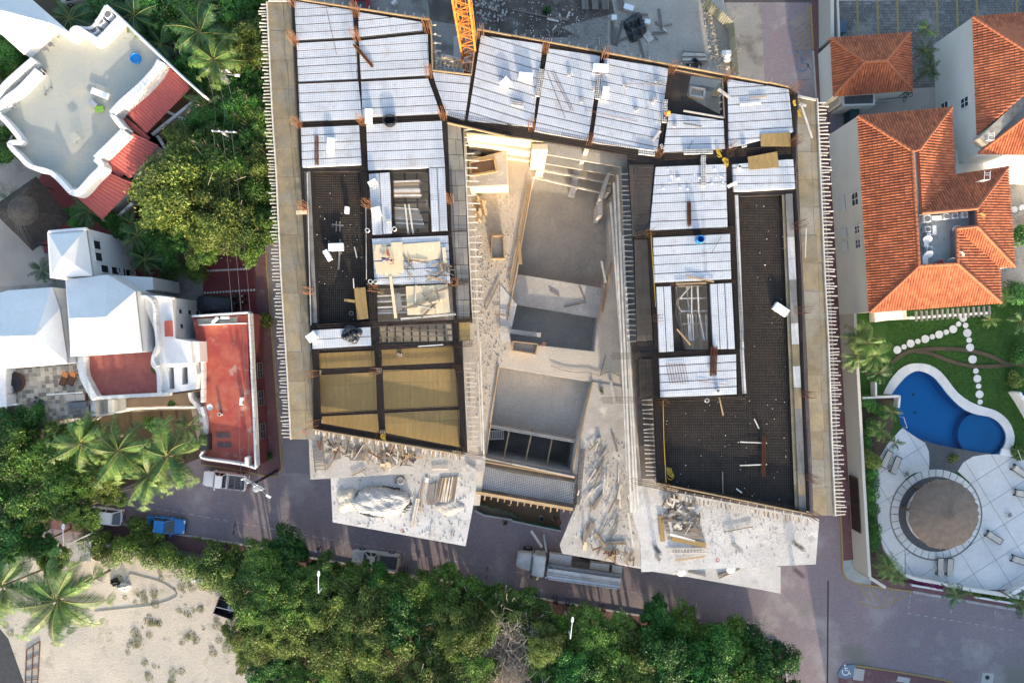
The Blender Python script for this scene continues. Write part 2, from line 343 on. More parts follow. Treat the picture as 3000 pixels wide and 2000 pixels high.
m_marker = mat('orange_spray_paint', (.60,.16,.07), (.5,.2,.12), 9, .9, fine=.3)
def sheet(name, px, z, m, holes=(), zt=0.0, thick=0, parent=None, kind='structure', label=None, cat=None):
    mb = MB()
    loops = [xy(px, zt)]+[xy(h, zt) for h in holes]
    if thick: mb.prism(loops[0], z-thick, z, 0, loops[1:])
    else:
        flat = [p for l in loops for p in l]
        fs = []
        for t in tessellate_polygon([[Vector((p[0], p[1], 0)) for p in l] for l in loops]):
            a, b, c = [flat[i] for i in t]
            fs.append(t if (b[0]-a[0])*(c[1]-a[1])-(b[1]-a[1])*(c[0]-a[0]) > 0 else t[::-1])
        mb.add([(p[0], p[1], z) for p in flat], fs)
    return mb.build(name, m, parent, kind=kind, label=label, cat=cat)
pool_px = spline(pts(3, 2, (1130,490),(1180,415),(1250,335),(1310,290),(1380,270),(1470,295),(1550,355),(1620,450),(1700,540),(1800,625),(1920,672),(2030,690),(2110,735),(2165,805),(2185,875),(2168,955),(2120,1020),(2050,1035),(1900,1020),(1700,985),(1530,945),(1420,905),(1310,855),(1235,795),(1200,690),(1172,600),(1155,520)), 4, True)
BIG = [(-9200, 9800), (12200, 9800), (12200, -7800), (-9200, -7800)]
sheet('ground', BIG, 0, m_dirt, [pool_px])
road = sheet('road', [(-2600,1300),(2490,1300),(2500,1640),(2600,1690),(5600,1690),(5600,3600),(-2600,3600)], .004, m_paver)
sheet('side_street', [(2120,-2600),(2400,-2600),(2480,1640),(2300,1640)], .008, m_paver)
sheet('lane', [(770,-2600),(900,-2600),(905,1385),(835,1385),(779,733),(760,0)], .008, m_paverg)
sheet('site_yard', [(905,-1600),(2110,-1600),(2160,230),(2180,1400),(1900,1520),(1350,1440),(905,1400)], .012, m_dirt)
w_r = [(2374,-900),(2374,-50),(2381,147),(2389,274),(2415,600),(2437,1000),(2455,1400),(2464,1554),(2468,1672),(2480,1695),(2505,1707),(2570,1717),(2671,1731),(2951,1780),(3900,1950)]
sheet('pavement_right', w_r+[(3900,1885),(2980,1745),(2790,1720),(2665,1705),(2552,1690),(2502,1663),(2499,1586),(2487,1383),(2460,1000),(2438,500),(2424,277),(2413,-50),(2413,-900)], .11, m_walk, thick=.1)
sheet('corner_ramp', pts(3, 3, (688,440),(782,430),(790,515),(915,600),(945,605),(940,660),(800,648),(725,610),(690,545)), .116, mat('grey_blue_ramp', (.33,.38,.38), (.27,.31,.32), 1, .85), thick=.1)
def kerb(name, px, m, w=.16, h=.14, z0=0):
    mb = MB(); wallline(mb, xy(px, 0), z0, h, w); return mb.build(name, m, kind='structure')
kerb('kerb', [(2374,16),(2381,147)], m_yellow); kerb('kerb', [(2381,150),(2389,274),(2415,600),(2437,1000),(2455,1400)], m_kerb)
kerb('kerb', [(2455,1404),(2464,1554),(2468,1672),(2480,1695),(2505,1707),(2570,1717),(2671,1731)], m_yellow)
kerb('kerb', [(2673,1732),(2951,1780),(3900,1950)], m_whitep, .28)
sk = [(-2600,1020),(-300,1430),(242,1516),(383,1538),(478,1556),(701,1592),(900,1630),(1184,1680),(1228,1685),(1416,1720),(1490,1733),(1660,1765),(1819,1792),(1876,1801),(2150,1850),(2270,1880),(2300,1910),(2310,2100),(2300,3600)]
kerb('kerb', sk, m_kerb, .2)
sheet('pavement_south', sk[1:15]+[(2100,1905),(1660,1825),(1416,1785),(1184,1745),(900,1690),(701,1640),(478,1600),(383,1580),(242,1560),(-300,1480)], .10, m_walk, thick=.09)
kerb('kerb', [(690,0),(740,500),(779,733),(798,997),(826,1370),(815,1392),(790,1395)], m_yellow, .12)
kerb('kerb', [(590,1360),(650,1368),(720,1380),(785,1395)], m_yellow, .16)
sheet('pavement_lane', [(640,-300),(690,-300),(690,0),(740,500),(779,733),(798,997),(826,1370),(790,1395),(590,1362),(590,1330),(640,1200),(640,900)], .10, m_walk, thick=.09)
sheet('driveway', pts(0, 1, (1870,640),(2310,640),(2370,1320),(1870,1320)), .112, m_walkred, thick=.1)
sheet('courtyard_red', [(150,470),(470,640),(480,800),(430,830),(300,790),(130,740),(90,560)], .03, m_walkred)
sheet('courtyard_stone', [(-300,560),(60,640),(130,740),(160,830),(0,840),(-300,850)], .02, mat('beige_court', (.40,.35,.29), (.33,.29,.25), .3, .9, fine=.12))
sheet('sandy_lot', [(-900,1640),(100,1600),(330,1570),(520,1620),(700,1660),(760,1745),(780,2300),(760,3600),(-900,3600)], .02, m_sand)
sheet('asphalt_patch', [(-200,1830),(0,1840),(25,1870),(75,2010),(60,2200),(-200,2200)], .028, mat('dark_asphalt', (.045,.048,.052), (.065,.065,.068), 2, .9, fine=.3))
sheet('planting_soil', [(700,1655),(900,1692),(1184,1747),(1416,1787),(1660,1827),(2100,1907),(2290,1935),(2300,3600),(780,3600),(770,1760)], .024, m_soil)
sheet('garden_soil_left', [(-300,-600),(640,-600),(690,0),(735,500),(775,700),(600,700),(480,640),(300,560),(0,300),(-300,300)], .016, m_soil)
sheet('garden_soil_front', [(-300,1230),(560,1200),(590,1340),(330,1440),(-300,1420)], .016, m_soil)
def mark(p, q, w, m=m_whitep, par=road, z=.012, name='marking'):
    mb = MB(); a = W(p, 0); b = W(q, 0); d = (b-a).normalized(); n = Vector((-d.y, d.x, 0))*w/2
    mb.add([(v.x, v.y, z) for v in (a-n, b-n, b+n, a+n)], [(0,1,2,3)] if True else []); return mb.build(name, m, par)
def dashes(line, step, ln, w=.1, m=m_whitep):
    for (a, b) in zip(line, line[1:]):
        L = math.dist(a, b); n = max(1, int(L/step))
        for i in range(n):
            t = i*step/L; mark(lerp(a, b, t), lerp(a, b, min(1, t+ln/L)), w, m)
dline = [(284,1459),(690,1529),(916,1570),(1206,1620),(1429,1659),(1500,1674),(1627,1694),(1800,1725),(2042,1766)]
dashes(dline, 25, 14)
for x in (325, 447, 690, 862, 1010, 1186, 1306, 1429, 1549, 1672, 1798, 1921, 2042):
    for (a, b) in zip(dline, dline[1:]):
        if a[0] <= x <= b[0]:
            y = a[1]+(b[1]-a[1])*(x-a[0])/(b[0]-a[0]); mark((x, y), (x-3, y+14), .1); mark((x-4, y+24), (x-6, y+36), .09)
dashes([(2658,1795),(3000,1851),(3500,1935)], 25, 12)
for (a, b) in (((2668,1739),(2660,1795)), ((2790,1768),(2784,1815)), ((2916,1787),(2910,1820))): dashes([a, b], 17, 11)
for q in (((2512,1762),(2580,1782)), ((2580,1782),(2668,1735)), ((2518,1715),(2560,1768)), ((2545,1718),(2588,1776)), ((2578,1722),(2608,1766)), ((2608,1726),(2626,1758))): mark(*q, .12, m_yellow)
for i in range(7): mark((2372, 30+i*18), (2318+i*3, 70+i*16), .1, m_yellow)
for q in (((2312,150),(2384,150)), ((2312,234),(2380,234)), ((2312,150),(2314,232))): mark(*q, .1, m_bluep)
sheet('patch', [(2090,8),(2400,8),(2400,-2),(2090,-2)], .014, mat('road_joint', (.10,.09,.09), None, 2), parent=road, kind=None)
mark((2426,1700), (2424,2000), .16, mat('drain_joint', (.07,.045,.045), None, 3, .9))
def ring(c, r0, r1, z, m, name, par, n=28, a0=0, a1=2*math.pi):
    mb = MB(); mb.lathe((0,0,0), [(r0, 0), (r1, 0)], n, 0, a0, a1); mb.v = [(v[0]+c.x, v[1]+c.y, z) for v in mb.v]; mb.f = [f[::-1] for f in mb.f]
    return mb.build(name, m, par)
def wheelchair(c, s, m, z, par):                # painted access symbol
    c = W(c, 0); mb = MB()
    mb.lathe((0,0,0), [(.42*s, 0), (.55*s, 0)], 20, 0, math.radians(150), math.radians(370))
    for a, b in (((-.1,.75),(-.05,.2)), ((-.05,.2),(.45,.15)), ((.45,.15),(.7,-.4)), ((-.1,.5),(.3,.5))):
        a = Vector((*a,0))*s; b = Vector((*b,0))*s; d = (b-a).normalized(); n = Vector((-d.y,d.x,0))*.06*s; mb.add([a-n, b-n, b+n, a+n], [(0,1,2,3)])
    mb.lathe((-.12*s,.95*s,0), [(0,0), (.12*s,0)], 10)
    mb.v = [(v[0]+c.x, v[1]+c.y, z) for v in mb.v]; return mb.build('access_symbol', m, par)
wheelchair((2350,192), 1.3, m_bluep, .014, road)
isl = sheet('pavement_island', pts(3, 3, (800,1405),(1050,1440),(1290,1478),(1580,1530),(1800,1590),(1800,1800),(650,1800),(650,1500)), .1, m_walk, thick=.09)
sheet('blue_ramp', spline(pts(3, 3, (650,1510),(648,1455),(690,1410),(750,1398),(805,1402),(775,1510)), 4, True), .11, m_bluep, thick=.09)
wheelchair((2476,1965), .75, m_white, .116, isl)
sheet('paving_block', pts(3, 3, (790,1425),(885,1440),(870,1545),(775,1530)), .112, m_kerb, parent=isl, kind=None)
sheet('paving_block', pts(3, 3, (1190,1498),(1305,1518),(1290,1565),(1175,1545)), .112, m_kerb, parent=isl, kind=None)
sheet('paving_block', pts(3, 3, (1970,1468),(2075,1480),(2065,1570),(1955,1570)), .02, m_kerb, parent=road, kind=None)
kerb('kerb', pts(3, 3, (800,1405),(1050,1440),(1290,1478),(1580,1530),(1800,1590)), m_yellow, .12)
mm = MB(); mm.lathe(W(G(3,3)(2015,1515), .02), [(0,.012),(.24,.012),(.24,0)], 20); mm.build('manhole_cover', m_black, label='round black manhole cover set in a concrete square in the road', cat='manhole')
mm = MB(); mm.lathe(W(G(3,3)(825,1490), .112), [(0,.012),(.26,.012),(.26,0)], 20); mm.build('manhole_cover', m_kerb, label='round grey manhole cover beside the blue wheelchair ramp', cat='manhole')
lot = sheet('parking_lot', [(2440,-900),(4200,-900),(4200,250),(2900,330),(2440,330)], .02, m_park)
for x, y1 in ((2457,75),(2514,110),(2573,110),(2631,110),(2747,108),(2806,108),(2864,108),(2980,60),(3040,60),(3100,60)): mark((x-4,-40), (x,y1), .22, m_yellow, lot, .026)
mark((2440,2),(3100,-6), .18, m_kerb, lot, .025)
def dotnum(c, par, n=5):                        # worn white stall numbers: upright strokes and small boxes too worn to read
    for i in range(n):
        x = c[0]+(i-n/2)*4.6
        if i in (0, 1) and n == 5: mark((x, c[1]-2.4), (x, c[1]+2.4), .05, m_whitep, par, .027)
        else:
            for a, b in (((x-1.4,c[1]-2.3),(x+1.4,c[1]-2.3)), ((x-1.4,c[1]+2.3),(x+1.4,c[1]+2.3)), ((x-1.5,c[1]-2.3),(x-1.5,c[1]+2.3)), ((x+1.5,c[1]-2.3),(x+1.5,c[1]+2.3))): mark(a, b, .045, m_whitep, par, .027)
for c in ((2485,12),(2543,11),(2600,9),(2775,4),(2834,2)): dotnum(c, lot, 5)
lawn = sheet('lawn', [(2505,880),(2900,880),(4200,820),(4200,1420),(3060,1420),(2960,1420),(2560,1400),(2505,1400)], .03, m_lawn, [pool_px])
gb = MB(); lo = xy([(2600,905),(3150,880),(3150,1330),(2960,1330),(2700,1150),(2600,1090)], 0)
pool_w = xy(pool_px, 0)
def inside(p, poly):
    r = False
    for i in range(len(poly)):
        a, b = poly[i], poly[i-1]
        if (a[1] > p[1]) != (b[1] > p[1]) and p[0] < (b[0]-a[0])*(p[1]-a[1])/(b[1]-a[1])+a[0]: r = not r
    return r
x0, x1 = min(p[0] for p in lo), max(p[0] for p in lo); y0, y1 = min(p[1] for p in lo), max(p[1] for p in lo)
cop_px = pts(3, 2, (1055,480),(1110,370),(1200,260),(1290,210),(1380,200),(1480,215),(1580,275),(1660,370),(1740,470),(1850,550),(1960,595),(2080,630),(2170,690),(2230,770),(2260,870),(2250,950),(2235,990))
cop_s = spline(cop_px, 4); inner = [p for p in pool_px]
keep = xy(cop_s+pts(3, 2, (2100,1100),(1300,900),(1100,600)), 0)
for _ in range(26000):
    p = (rnd.uniform(x0, x1), rnd.uniform(y0, y1))
    if not inside(p, lo) or inside(p, keep): continue
    a = rnd.uniform(0, 6.28); h = rnd.uniform(.05, .11); w = .035; d = Vector((math.cos(a)*w, math.sin(a)*w, 0)); q = Vector((p[0], p[1], .03)); t = Vector((rnd.uniform(-.06,.06), rnd.uniform(-.06,.06), h))
    gb.add([q-d, q+d, q+t], [(0,1,2)])
gb.build('grass', m_blade, kind='stuff', label='short mown green grass of the pool lawn', cat='grass')
def strip(name, px, w, z, m, **kw):
    l = xy(spline(px, 6), 0); L = offset(l, w/2); R = offset(l, -w/2); mb = MB()
    for i in range(len(l)-1): mb.add([(*R[i], z), (*R[i+1], z), (*L[i+1], z), (*L[i], z)], [(0,1,2,3)])
    return mb.build(name, m, **kw)
tre = strip('soil_trench', pts(3, 2, (1130,200),(1230,120),(1330,85),(1550,68),(1820,80),(2050,140),(2200,205),(2500,215)), .42, .115, m_soil, kind='structure')
strip('soil_trench', pts(3, 2, (1330,87),(1480,110),(1640,170),(1760,205),(1900,230),(2100,225),(2300,208)), .40, .119, m_soil, kind='structure')
pm = MB(); pw = xy(pool_px, 0); n = len(pw)
for i in range(n):
    a, b = pw[i], pw[(i+1)%n]; pm.add([(*a, -1.5), (*b, -1.5), (*b, .05), (*a, .05)], [(3,2,1,0)])
pm.prism(pw, -1.6, -1.5); pm.build('pool_basin', m_poolt, kind='structure')
cs = W(G(3,2)(1978,860), 0); shelf = []
for i in range(40):
    t = 2*math.pi*i/40; shelf.append((cs.x+math.cos(t)*2.44, cs.y+math.sin(t)*2.44))
sm = MB(); sm.prism(shelf, -1.49, -.55); sm.build('pool_shelf', mat('pool_shelf_tile', (.01,.31,.62), None, .2, .4, fine=.04), kind='structure')
for x, y in ((1335,488),(1348,655)):
    q = W(G(3,2)(x, y), -1.48); mm = MB(); mm.box((q.x, q.y, -1.485), (.28,.28,.02)); mm.build('pool_drain', m_teal, label='square green drain cover on the pool floor', cat='drain', group='drain covers on the pool floor')
wm = MB(); tri = tessellate_polygon([[Vector((*p, 0)) for p in pw]])
wm.add([(*p, -.12) for p in pw], [t if (pw[t[1]][0]-pw[t[0]][0])*(pw[t[2]][1]-pw[t[0]][1])-(pw[t[1]][1]-pw[t[0]][1])*(pw[t[2]][0]-pw[t[0]][0]) > 0 else t[::-1] for t in tri]); wm.build('water', m_water, kind='structure')
inn = spline(pts(3, 2, (1130,485),(1180,415),(1250,335),(1310,290),(1380,270),(1470,295),(1550,355),(1620,450),(1700,540),(1800,625),(1920,672),(2030,690),(2110,735),(2165,805),(2185,875),(2168,955),(2130,1010)), 4)
cpo = thing('pool_coping', 'curved pale stone coping around the kidney shaped blue pool', 'coping', W(G(3,2)(1600,400), 0))
for i in range(0, min(len(inn), len(cop_s))-1, 2):
    j = min(i+2, len(inn)-1, len(cop_s)-1)
    if i == j: continue
    MB().prism(xy([inn[i], inn[j], cop_s[j], cop_s[i]], 0), -.05, .10+.004*rnd.random()).build('coping_stone', m_stone, cpo)
sheet('gravel_bed', pts(3, 2, (1380,890),(1420,900),(1530,940),(1700,975),(1900,1012),(2040,1026),(2060,1040),(1900,1120),(1750,1200),(1480,1190),(1400,1100)), .04, m_gravel)
def slabs(name, outline, step, rz, zz, origin, holes=()):
    # a paved terrace: square slabs clipped to the outline, with open joints
    base = sheet(name, outline, zz-.015, mat(name+'_joint', (.22,.23,.23), None, 2), list(holes))
    P = xy(outline, 0); ca, sa = math.cos(rz), math.sin(rz); o = W(origin, 0)
    us = [(p[0]-o.x)*ca+(p[1]-o.y)*sa for p in P]; vs = [-(p[0]-o.x)*sa+(p[1]-o.y)*ca for p in P]
    i0, i1 = int(min(us)//step)-1, int(max(us)//step)+1; j0, j1 = int(min(vs)//step)-1, int(max(vs)//step)+1
    g = .025
    for i in range(i0, i1+1):
        for j in range(j0, j1+1):
            q = P
            for nx, d in (((ca, sa), i*step+g), ((-ca, -sa), -(i+1)*step+g), ((-sa, ca), j*step+g), ((sa, -ca), -(j+1)*step+g)):
                q = clip(q, nx, d+nx[0]*o.x+nx[1]*o.y)
                if len(q) < 3: break
            if len(q) < 3 or area(q) < .12: continue
            MB().prism(q, zz-.014, zz).build('paving_slab', m_stone, base)
    return base
g32 = G(3,2); g33 = G(3,3)
cpal = (2741,1505)                      # middle of the round palapa on the ground
def arc(c, r, a0, a1, n): return [(c[0]+r*math.cos(math.radians(a0+(a1-a0)*i/n)), c[1]-r*math.sin(math.radians(a0+(a1-a0)*i/n))) for i in range(n+1)]
t1 = [g32(1090,950), g32(1230,790), g32(1330,860), g32(1440,930), g32(1475,1010), g32(1480,1100), g32(1475,1180)]+arc(cpal, 136, 118, 228, 16)+[(2650,1690),(2625,1665),(2590,1610),(2575,1570),(2569,1500),(2560,1400),(2556,1372)]
slabs('pool_terrace', t1, 2.85, math.radians(32), .06, (2600,1460))
t2 = [g32(1740,1190), g32(1790,1110), g32(1880,1055), g32(2000,1035), g32(2150,1035), g32(2280,1080), (3600,1380), (3600,1760), (2975,1725), (2890,1726), (2800,1722), (2740,1715), (2680,1700), (2652,1690)]+arc(cpal, 136, 229, 405, 26)[::1]
slabs('sun_terrace', t2, 2.85, math.radians(32), .064, (2900,1470))
rw = thing('ring_walk', 'circular walk of pale wedge stones round the round thatched palapa', 'walkway', W(cpal, 0))
for i in range(36):
    a0, a1 = i*10+.5, i*10+9.5
    MB().prism(xy(arc(cpal, 131, a0, a1, 3)+arc(cpal, 110, a1, a0, 3), 0), 0, .075).build('wedge_stone', m_stone, rw)
sheet('gravel_ring', arc(cpal, 111, 0, 355, 48), .05, m_gravel)
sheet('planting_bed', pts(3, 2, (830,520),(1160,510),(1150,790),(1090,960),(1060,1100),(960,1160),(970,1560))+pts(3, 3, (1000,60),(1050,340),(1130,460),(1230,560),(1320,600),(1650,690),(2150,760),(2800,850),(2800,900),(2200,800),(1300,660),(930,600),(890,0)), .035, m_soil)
D = 15.0                                        # top of the foam deck
BLD = thing('construction_building', 'large unfinished concrete building with white foam deck, rebar and plywood formwork', 'building', W((1500,700), 0))
g10, g20, g30 = G(1,0), G(2,0), G(3,0); g11, g21, g31 = G(1,1), G(2,1), G(3,1); g12, g22 = G(1,2), G(2,2); g13, g23 = G(1,3), G(2,3)
outline = [(853,-12), g10(640,40), g10(1600,192), g10(1622,650), g10(1978,692), g10(2042,272), g10(2352,340), g20(0,335), g20(1440,600), g20(1950,692), g20(2352,772), g30(200,812), (2337,275), (2330,500), (2349,819), (2352,1000), (2373,1497),
           g22(1330,1300), (1914,1169), (1867,1000), (1854,691), (1841,500), (1838,459), g20(1060,1425), g20(0,1245), (1365,375), (1357,376), (1362,500), (1371,700), (1384,945), (1352,948), (1369,1325), (918,1258), (917,1100), (896,800), (880,500)]
h1 = pts(1, 1, (1252,12),(1590,12),(1592,568),(1285,578)); h2 = pts(1, 1, (1108,1082),(1800,1062),(1826,1368),(1118,1388)); h3 = pts(1, 1, (1128,1432),(1802,1402),(1812,1566),(1128,1580))
h4 = pts(2, 1, (1502,1058),(1800,1052),(1812,1640),(1592,1640),(1502,1320)); h5 = pts(2, 0, (1645,690),(1930,722),(1920,1055),(1600,890))
hbox = pts(1, 2, (570,90),(1810,40),(1870,600),(1880,980),(590,755))
hm1 = pts(1, 1, (520,10),(965,5),(1025,1000),(1040,1395),(580,1415))
hm2 = [(2168,575),(2300,570),(2345,1495),(2060,1448),(1955,1425),(1937,1175),(2190,1157)]
MB().prism(xy(outline, 14.72), 14.45, 14.72, 0, [xy(h, 14.72) for h in (h1, h2, h3, h4, h5, hbox, hm1, hm2)]).build('deck_formwork', m_formdark, BLD)
for z in (11.6, 8.4, 5.2, 2.0):
    MB().prism([(p[0]*.985, p[1]*.985) for p in xy(outline, 14.72)], z-.25, z).build('floor_slab', m_concd, BLD)
colpx = [g10(345,40), g10(365,400), g10(930,135), g10(938,368), g10(1580,290), g10(1592,690), g10(1725,1075), g10(2065,335), g10(400,1150), g10(985,1130),
    g20(310,470), g20(845,545), g20(1460,655), g20(1965,735), g20(175,1180), g20(705,1310), g20(1335,1425), g20(1995,1370), g30(220,835), g30(218,1320),
    g11(462,350), g11(1040,325), g11(1790,282), g11(500,1112), g11(1090,1082), g11(1830,1032), g21(1250,580), g21(1315,1355), g31(245,512), g31(280,1285),
    g12(545,290), g12(1110,270), g12(1862,242), g12(560,745), g12(1145,845), g12(1890,990), g22(1370,552), g22(1402,1325), (2354,1153), (2368,1396), (2372,1502)]
for i, p in enumerate(colpx):
    q = W(p, D)
    MB().box((q.x, q.y, 7.15), (.42,.42,14.3)).build('column', m_concd, BLD)
    mb = MB(); nx, ny = (4, 4); h = 1.9+.4*rnd.random(); lx, ly = rnd.uniform(-.05,.05), rnd.uniform(-.05,.05)
    for a in range(nx):
        for b in range(ny):
            if 0 < a < nx-1 and 0 < b < ny-1: continue
            x, y = (a-1.5)*.155+rnd.uniform(-.02,.02), (b-1.5)*.155+rnd.uniform(-.02,.02)
            mb.rod((q.x+x, q.y+y, 14.4), (q.x+x*1.15+lx+rnd.uniform(-.05,.05), q.y+y*1.15+ly+rnd.uniform(-.05,.05), D+h*rnd.uniform(.85,1.05)), .019)
    mb.build('column_rebar', m_rust, BLD)
bays = [
 (pts(1,0,(352,12),(880,95),(910,345),(372,375)), (g10(372,375), g10(910,345))), (pts(1,0,(374,395),(915,366),(932,728),(388,752)), (g10(388,765), g10(935,735))),
 (pts(1,0,(390,770),(938,748),(975,1095),(402,1120)), (g10(402,1120), g10(975,1095))), (pts(1,0,(942,112),(1522,205),(1530,285),(942,345)), (g10(940,345), g10(1530,285))),
 (pts(1,0,(944,378),(1575,312),(1590,695),(965,728)), (g10(965,735), g10(1590,700))), (pts(1,0,(966,752),(1578,718),(1695,1045),(980,1080)), (g10(980,1080), g10(1700,1045))),
 (pts(1,0,(1622,662),(1972,708),(1915,1105),(1750,1052),(1640,740)), (g10(1690,930), g10(1930,950))), (pts(1,0,(412,1172),(945,1152),(968,1515),(426,1540)), (g10(425,1540), g10(970,1515))),
 (pts(1,0,(1012,1147),(1703,1108),(1733,1535),(1030,1565)), (g10(1030,1568), g10(1735,1540))),
 ([g10(2068,326), g20(282,408), g20(193,1163), g10(1946,1108)], (g10(2000,620), g20(235,800))), (pts(2,0,(332,447),(812,513),(698,1288),(208,1205)), (g20(290,640), g20(800,760))),
 (pts(2,0,(852,535),(1438,628),(1335,1385),(738,1308)), (g20(790,900), g20(1400,1030))), (pts(2,0,(1442,1040),(1942,1108),(1958,1368),(1392,1402)), (g20(1390,1250), g20(1955,1240))),
 ([g20(1982,728), g30(190,822), g30(232,1210), g20(1992,1362)], (g20(1990,1185), g30(225,1150))),
 (pts(2,1,(1322,-36),(1965,-62),(1980,522),(1268,548)), (g21(1280,490), g21(1980,460))), ([(2146,482),(2324,466),(2330,552),(2149,562)], (g21(2030,60), g31(250,50))),
 (pts(2,1,(1296,612),(2003,578),(2014,998),(1312,1032)), (g21(1310,965), g21(2015,930))), (pts(2,1,(1322,1068),(1463,1062),(1488,1660),(1352,1666)), (g21(1400,1070), g21(1425,1600))),
 (pts(2,1,(1822,1042),(2022,1032),(2050,1636),(1845,1640)), (g21(1890,1040), g21(1915,1560))), (pts(2,2,(1352,152),(2058,118),(2064,488),(1367,512)), (g22(1360,470), g22(2065,430))),
 (pts(1,1,(1037,32),(1228,17),(1248,578),(1066,588)), (g11(1090,100), g11(1120,580))), (pts(1,1,(1588,-20),(1738,-25),(1758,548),(1612,558)), (g11(1665,0), g11(1690,550))),
 (pts(1,1,(1067,622),(1763,592),(1783,1033),(1092,1048)), (g11(1090,980), g11(1780,950))), (pts(1,1,(512,1462),(1045,1432),(1055,1606),(520,1642)), (g11(515,1550), g11(1050,1520)))]
pan = []; m_joist = mat('grey_joist', (.20,.19,.20), (.12,.11,.115), 2, .85)
for poly, (a, b) in bays:
    P = xy(poly, D); A = W(a, D); B = W(b, D); d = (B-A).normalized(); n = (-d.y, d.x)
    vs = [n[0]*p[0]+n[1]*p[1] for p in P]; lo_, hi_ = min(vs), max(vs); k = max(1, round((hi_-lo_)/.755)); st = (hi_-lo_)/k
    for i in range(k):
        q = clip(clip(P, n, lo_+i*st+.042), (-n[0], -n[1]), -(lo_+(i+1)*st)+.042)
        if i:
            jq = clip(clip(P, n, lo_+i*st-.05), (-n[0], -n[1]), -(lo_+i*st)-.05)
            if len(jq) > 2: MB().prism(jq, 14.74, 14.93).build('joist_beam', m_joist, BLD)
        if len(q) < 3 or area(q) < .1: continue
        L = max(d.x*p[0]+d.y*p[1] for p in q); l = min(d.x*p[0]+d.y*p[1] for p in q)
        if L-l > 3.0 and rnd.random() < .42:
            c = l+(L-l)*rnd.uniform(.35,.65); pan += [clip(q, (-d.x,-d.y), -c+.008), clip(q, (d.x,d.y), c+.008)]
        else: pan.append(q)
for i, q in enumerate(pan): MB().prism(q, 14.74, D-rnd.uniform(0,.02)).build('foam_panel', m_foam, BLD)
for bi, (poly, (a, b)) in enumerate(bays):
    P = xy(poly, D); d = (W(b, D)-W(a, D)).normalized(); mb = MB()
    for dd, sp in ((d, .19), (Vector((-d.y, d.x, 0)), .19)):
        n = (-dd.y, dd.x); vs = [n[0]*p[0]+n[1]*p[1] for p in P]; v = min(vs)+.08
        while v < max(vs):
            q = clip(clip(P, n, v-.0001), (-n[0],-n[1]), -v-.0001)
            if len(q) >= 3:
                ts = sorted(q, key=lambda p: p[0]*dd.x+p[1]*dd.y); mb.rod((*ts[0], D+.03), (*ts[-1], D+.03), .0065)
            v += sp
    mb.build('wire_mesh', m_mesh, BLD, kind='stuff')
def cage(a, b, w, z=D-.02, n=5, step=.2, m=m_rebar, name='beam_cage', r=.016):
    A = W(a, z); B = W(b, z); d = (B-A); L = d.length; d.normalize(); s = Vector((-d.y, d.x, 0)); mb = MB()
    for zz in (0, -.22):
        for i in range(n): o = s*w*((i/(n-1))-.5)+Vector((0,0,zz)); mb.rod(A+o, B+o, r)
    k = int(L/step)
    for i in range(k+1):
        c = A+d*(i*step); mb.rod(c-s*w/2, c+s*w/2, r*.8)
        for e in (-1, 1): mb.rod(c+s*w/2*e, c+s*w/2*e-Vector((0,0,.22)), r*.8)
    return mb.build(name, m, BLD)
beams = [(g10(345,20), g10(415,1540), .34), (g10(915,120), g10(960,1090), .30), (g10(975,1100), g11(1000,0), .55), (g10(415,1140), g10(985,1118), .42), (g10(985,1110), g10(1720,1075), .42), (g10(1590,300), g10(1605,690), .38), (g10(1600,700), g10(1720,1060), .3),
    (g10(372,384), g10(915,356), .18), (g10(940,355), g10(1560,292), .22), (g10(965,742), g10(1590,706), .18), (g10(390,760), g10(940,740), .12), (g10(2050,300), g10(1930,1110), .36), (g20(300,440), g20(180,1180), .36), (g20(845,520), g20(700,1310), .36),
    (g20(1455,640), g20(1340,1400), .40), (g20(1955,720), g20(1970,1500), .42), (g20(1400,1435), g30(210,1375), .62), (g10(1640,662), g10(1990,702), .34), (g10(1610,200), g10(1625,650), .3), (g20(0,345), g20(2352,790), .46), (g10(2060,300), g10(2352,352), .46), (g10(345,5), g10(1600,198), .34),
    (g30(235,850), g30(250,1568), .36), (g31(262,-10), g31(320,1568), .30), ((2356,1000), (2372,1490), .3), (g11(440,10), g11(500,1420), .34), (g12(530,90), g12(560,750), .62), (g11(1005,20), g11(1075,1440), .42), (g11(1770,-40), g11(1850,1568), .42), (g12(1850,0), g12(1905,1000), .62),
    (g11(1000,605), g11(1800,575), .34), (g11(1060,1070), g11(1960,1025), .34), (g11(500,1440), g11(1990,1360), .42), (g12(500,88), g12(2000,20), .42), (g12(560,285), g12(1870,215), .46), (g12(600,670), g12(1870,605), .34), (g12(1120,70), g12(1160,850), .5), (g12(530,775), g12(1900,1010), .62),
    (g21(1130,590), g21(2060,540), .55), (g21(1310,1048), g21(2060,1018), .2), (g21(1268,600), g21(1340,1640), .42), (g21(2000,-40), g21(2100,1568), .55), (g21(1750,160), g21(1780,1030), .26), (g22(1340,130), g22(2090,90), .5), (g22(2090,0), g22(2110,500), .4), (g22(1325,150), g22(1390,1330), .62), (g22(1320,530), g22(2150,505), .42), (g22(1400,1340), (2372,1500), .5), (g21(1500,1050), g21(1590,1640), .3), (g21(1810,1040), g21(1830,1640), .24), (g11(1245,0), g11(1265,580), .2), (g11(1600,0), g11(1600,560), .26), (g12(1110,40), g12(1130,1), .3)]
for a, b, w in beams: cage(a, b, w, n=max(3, int(w/.11)))
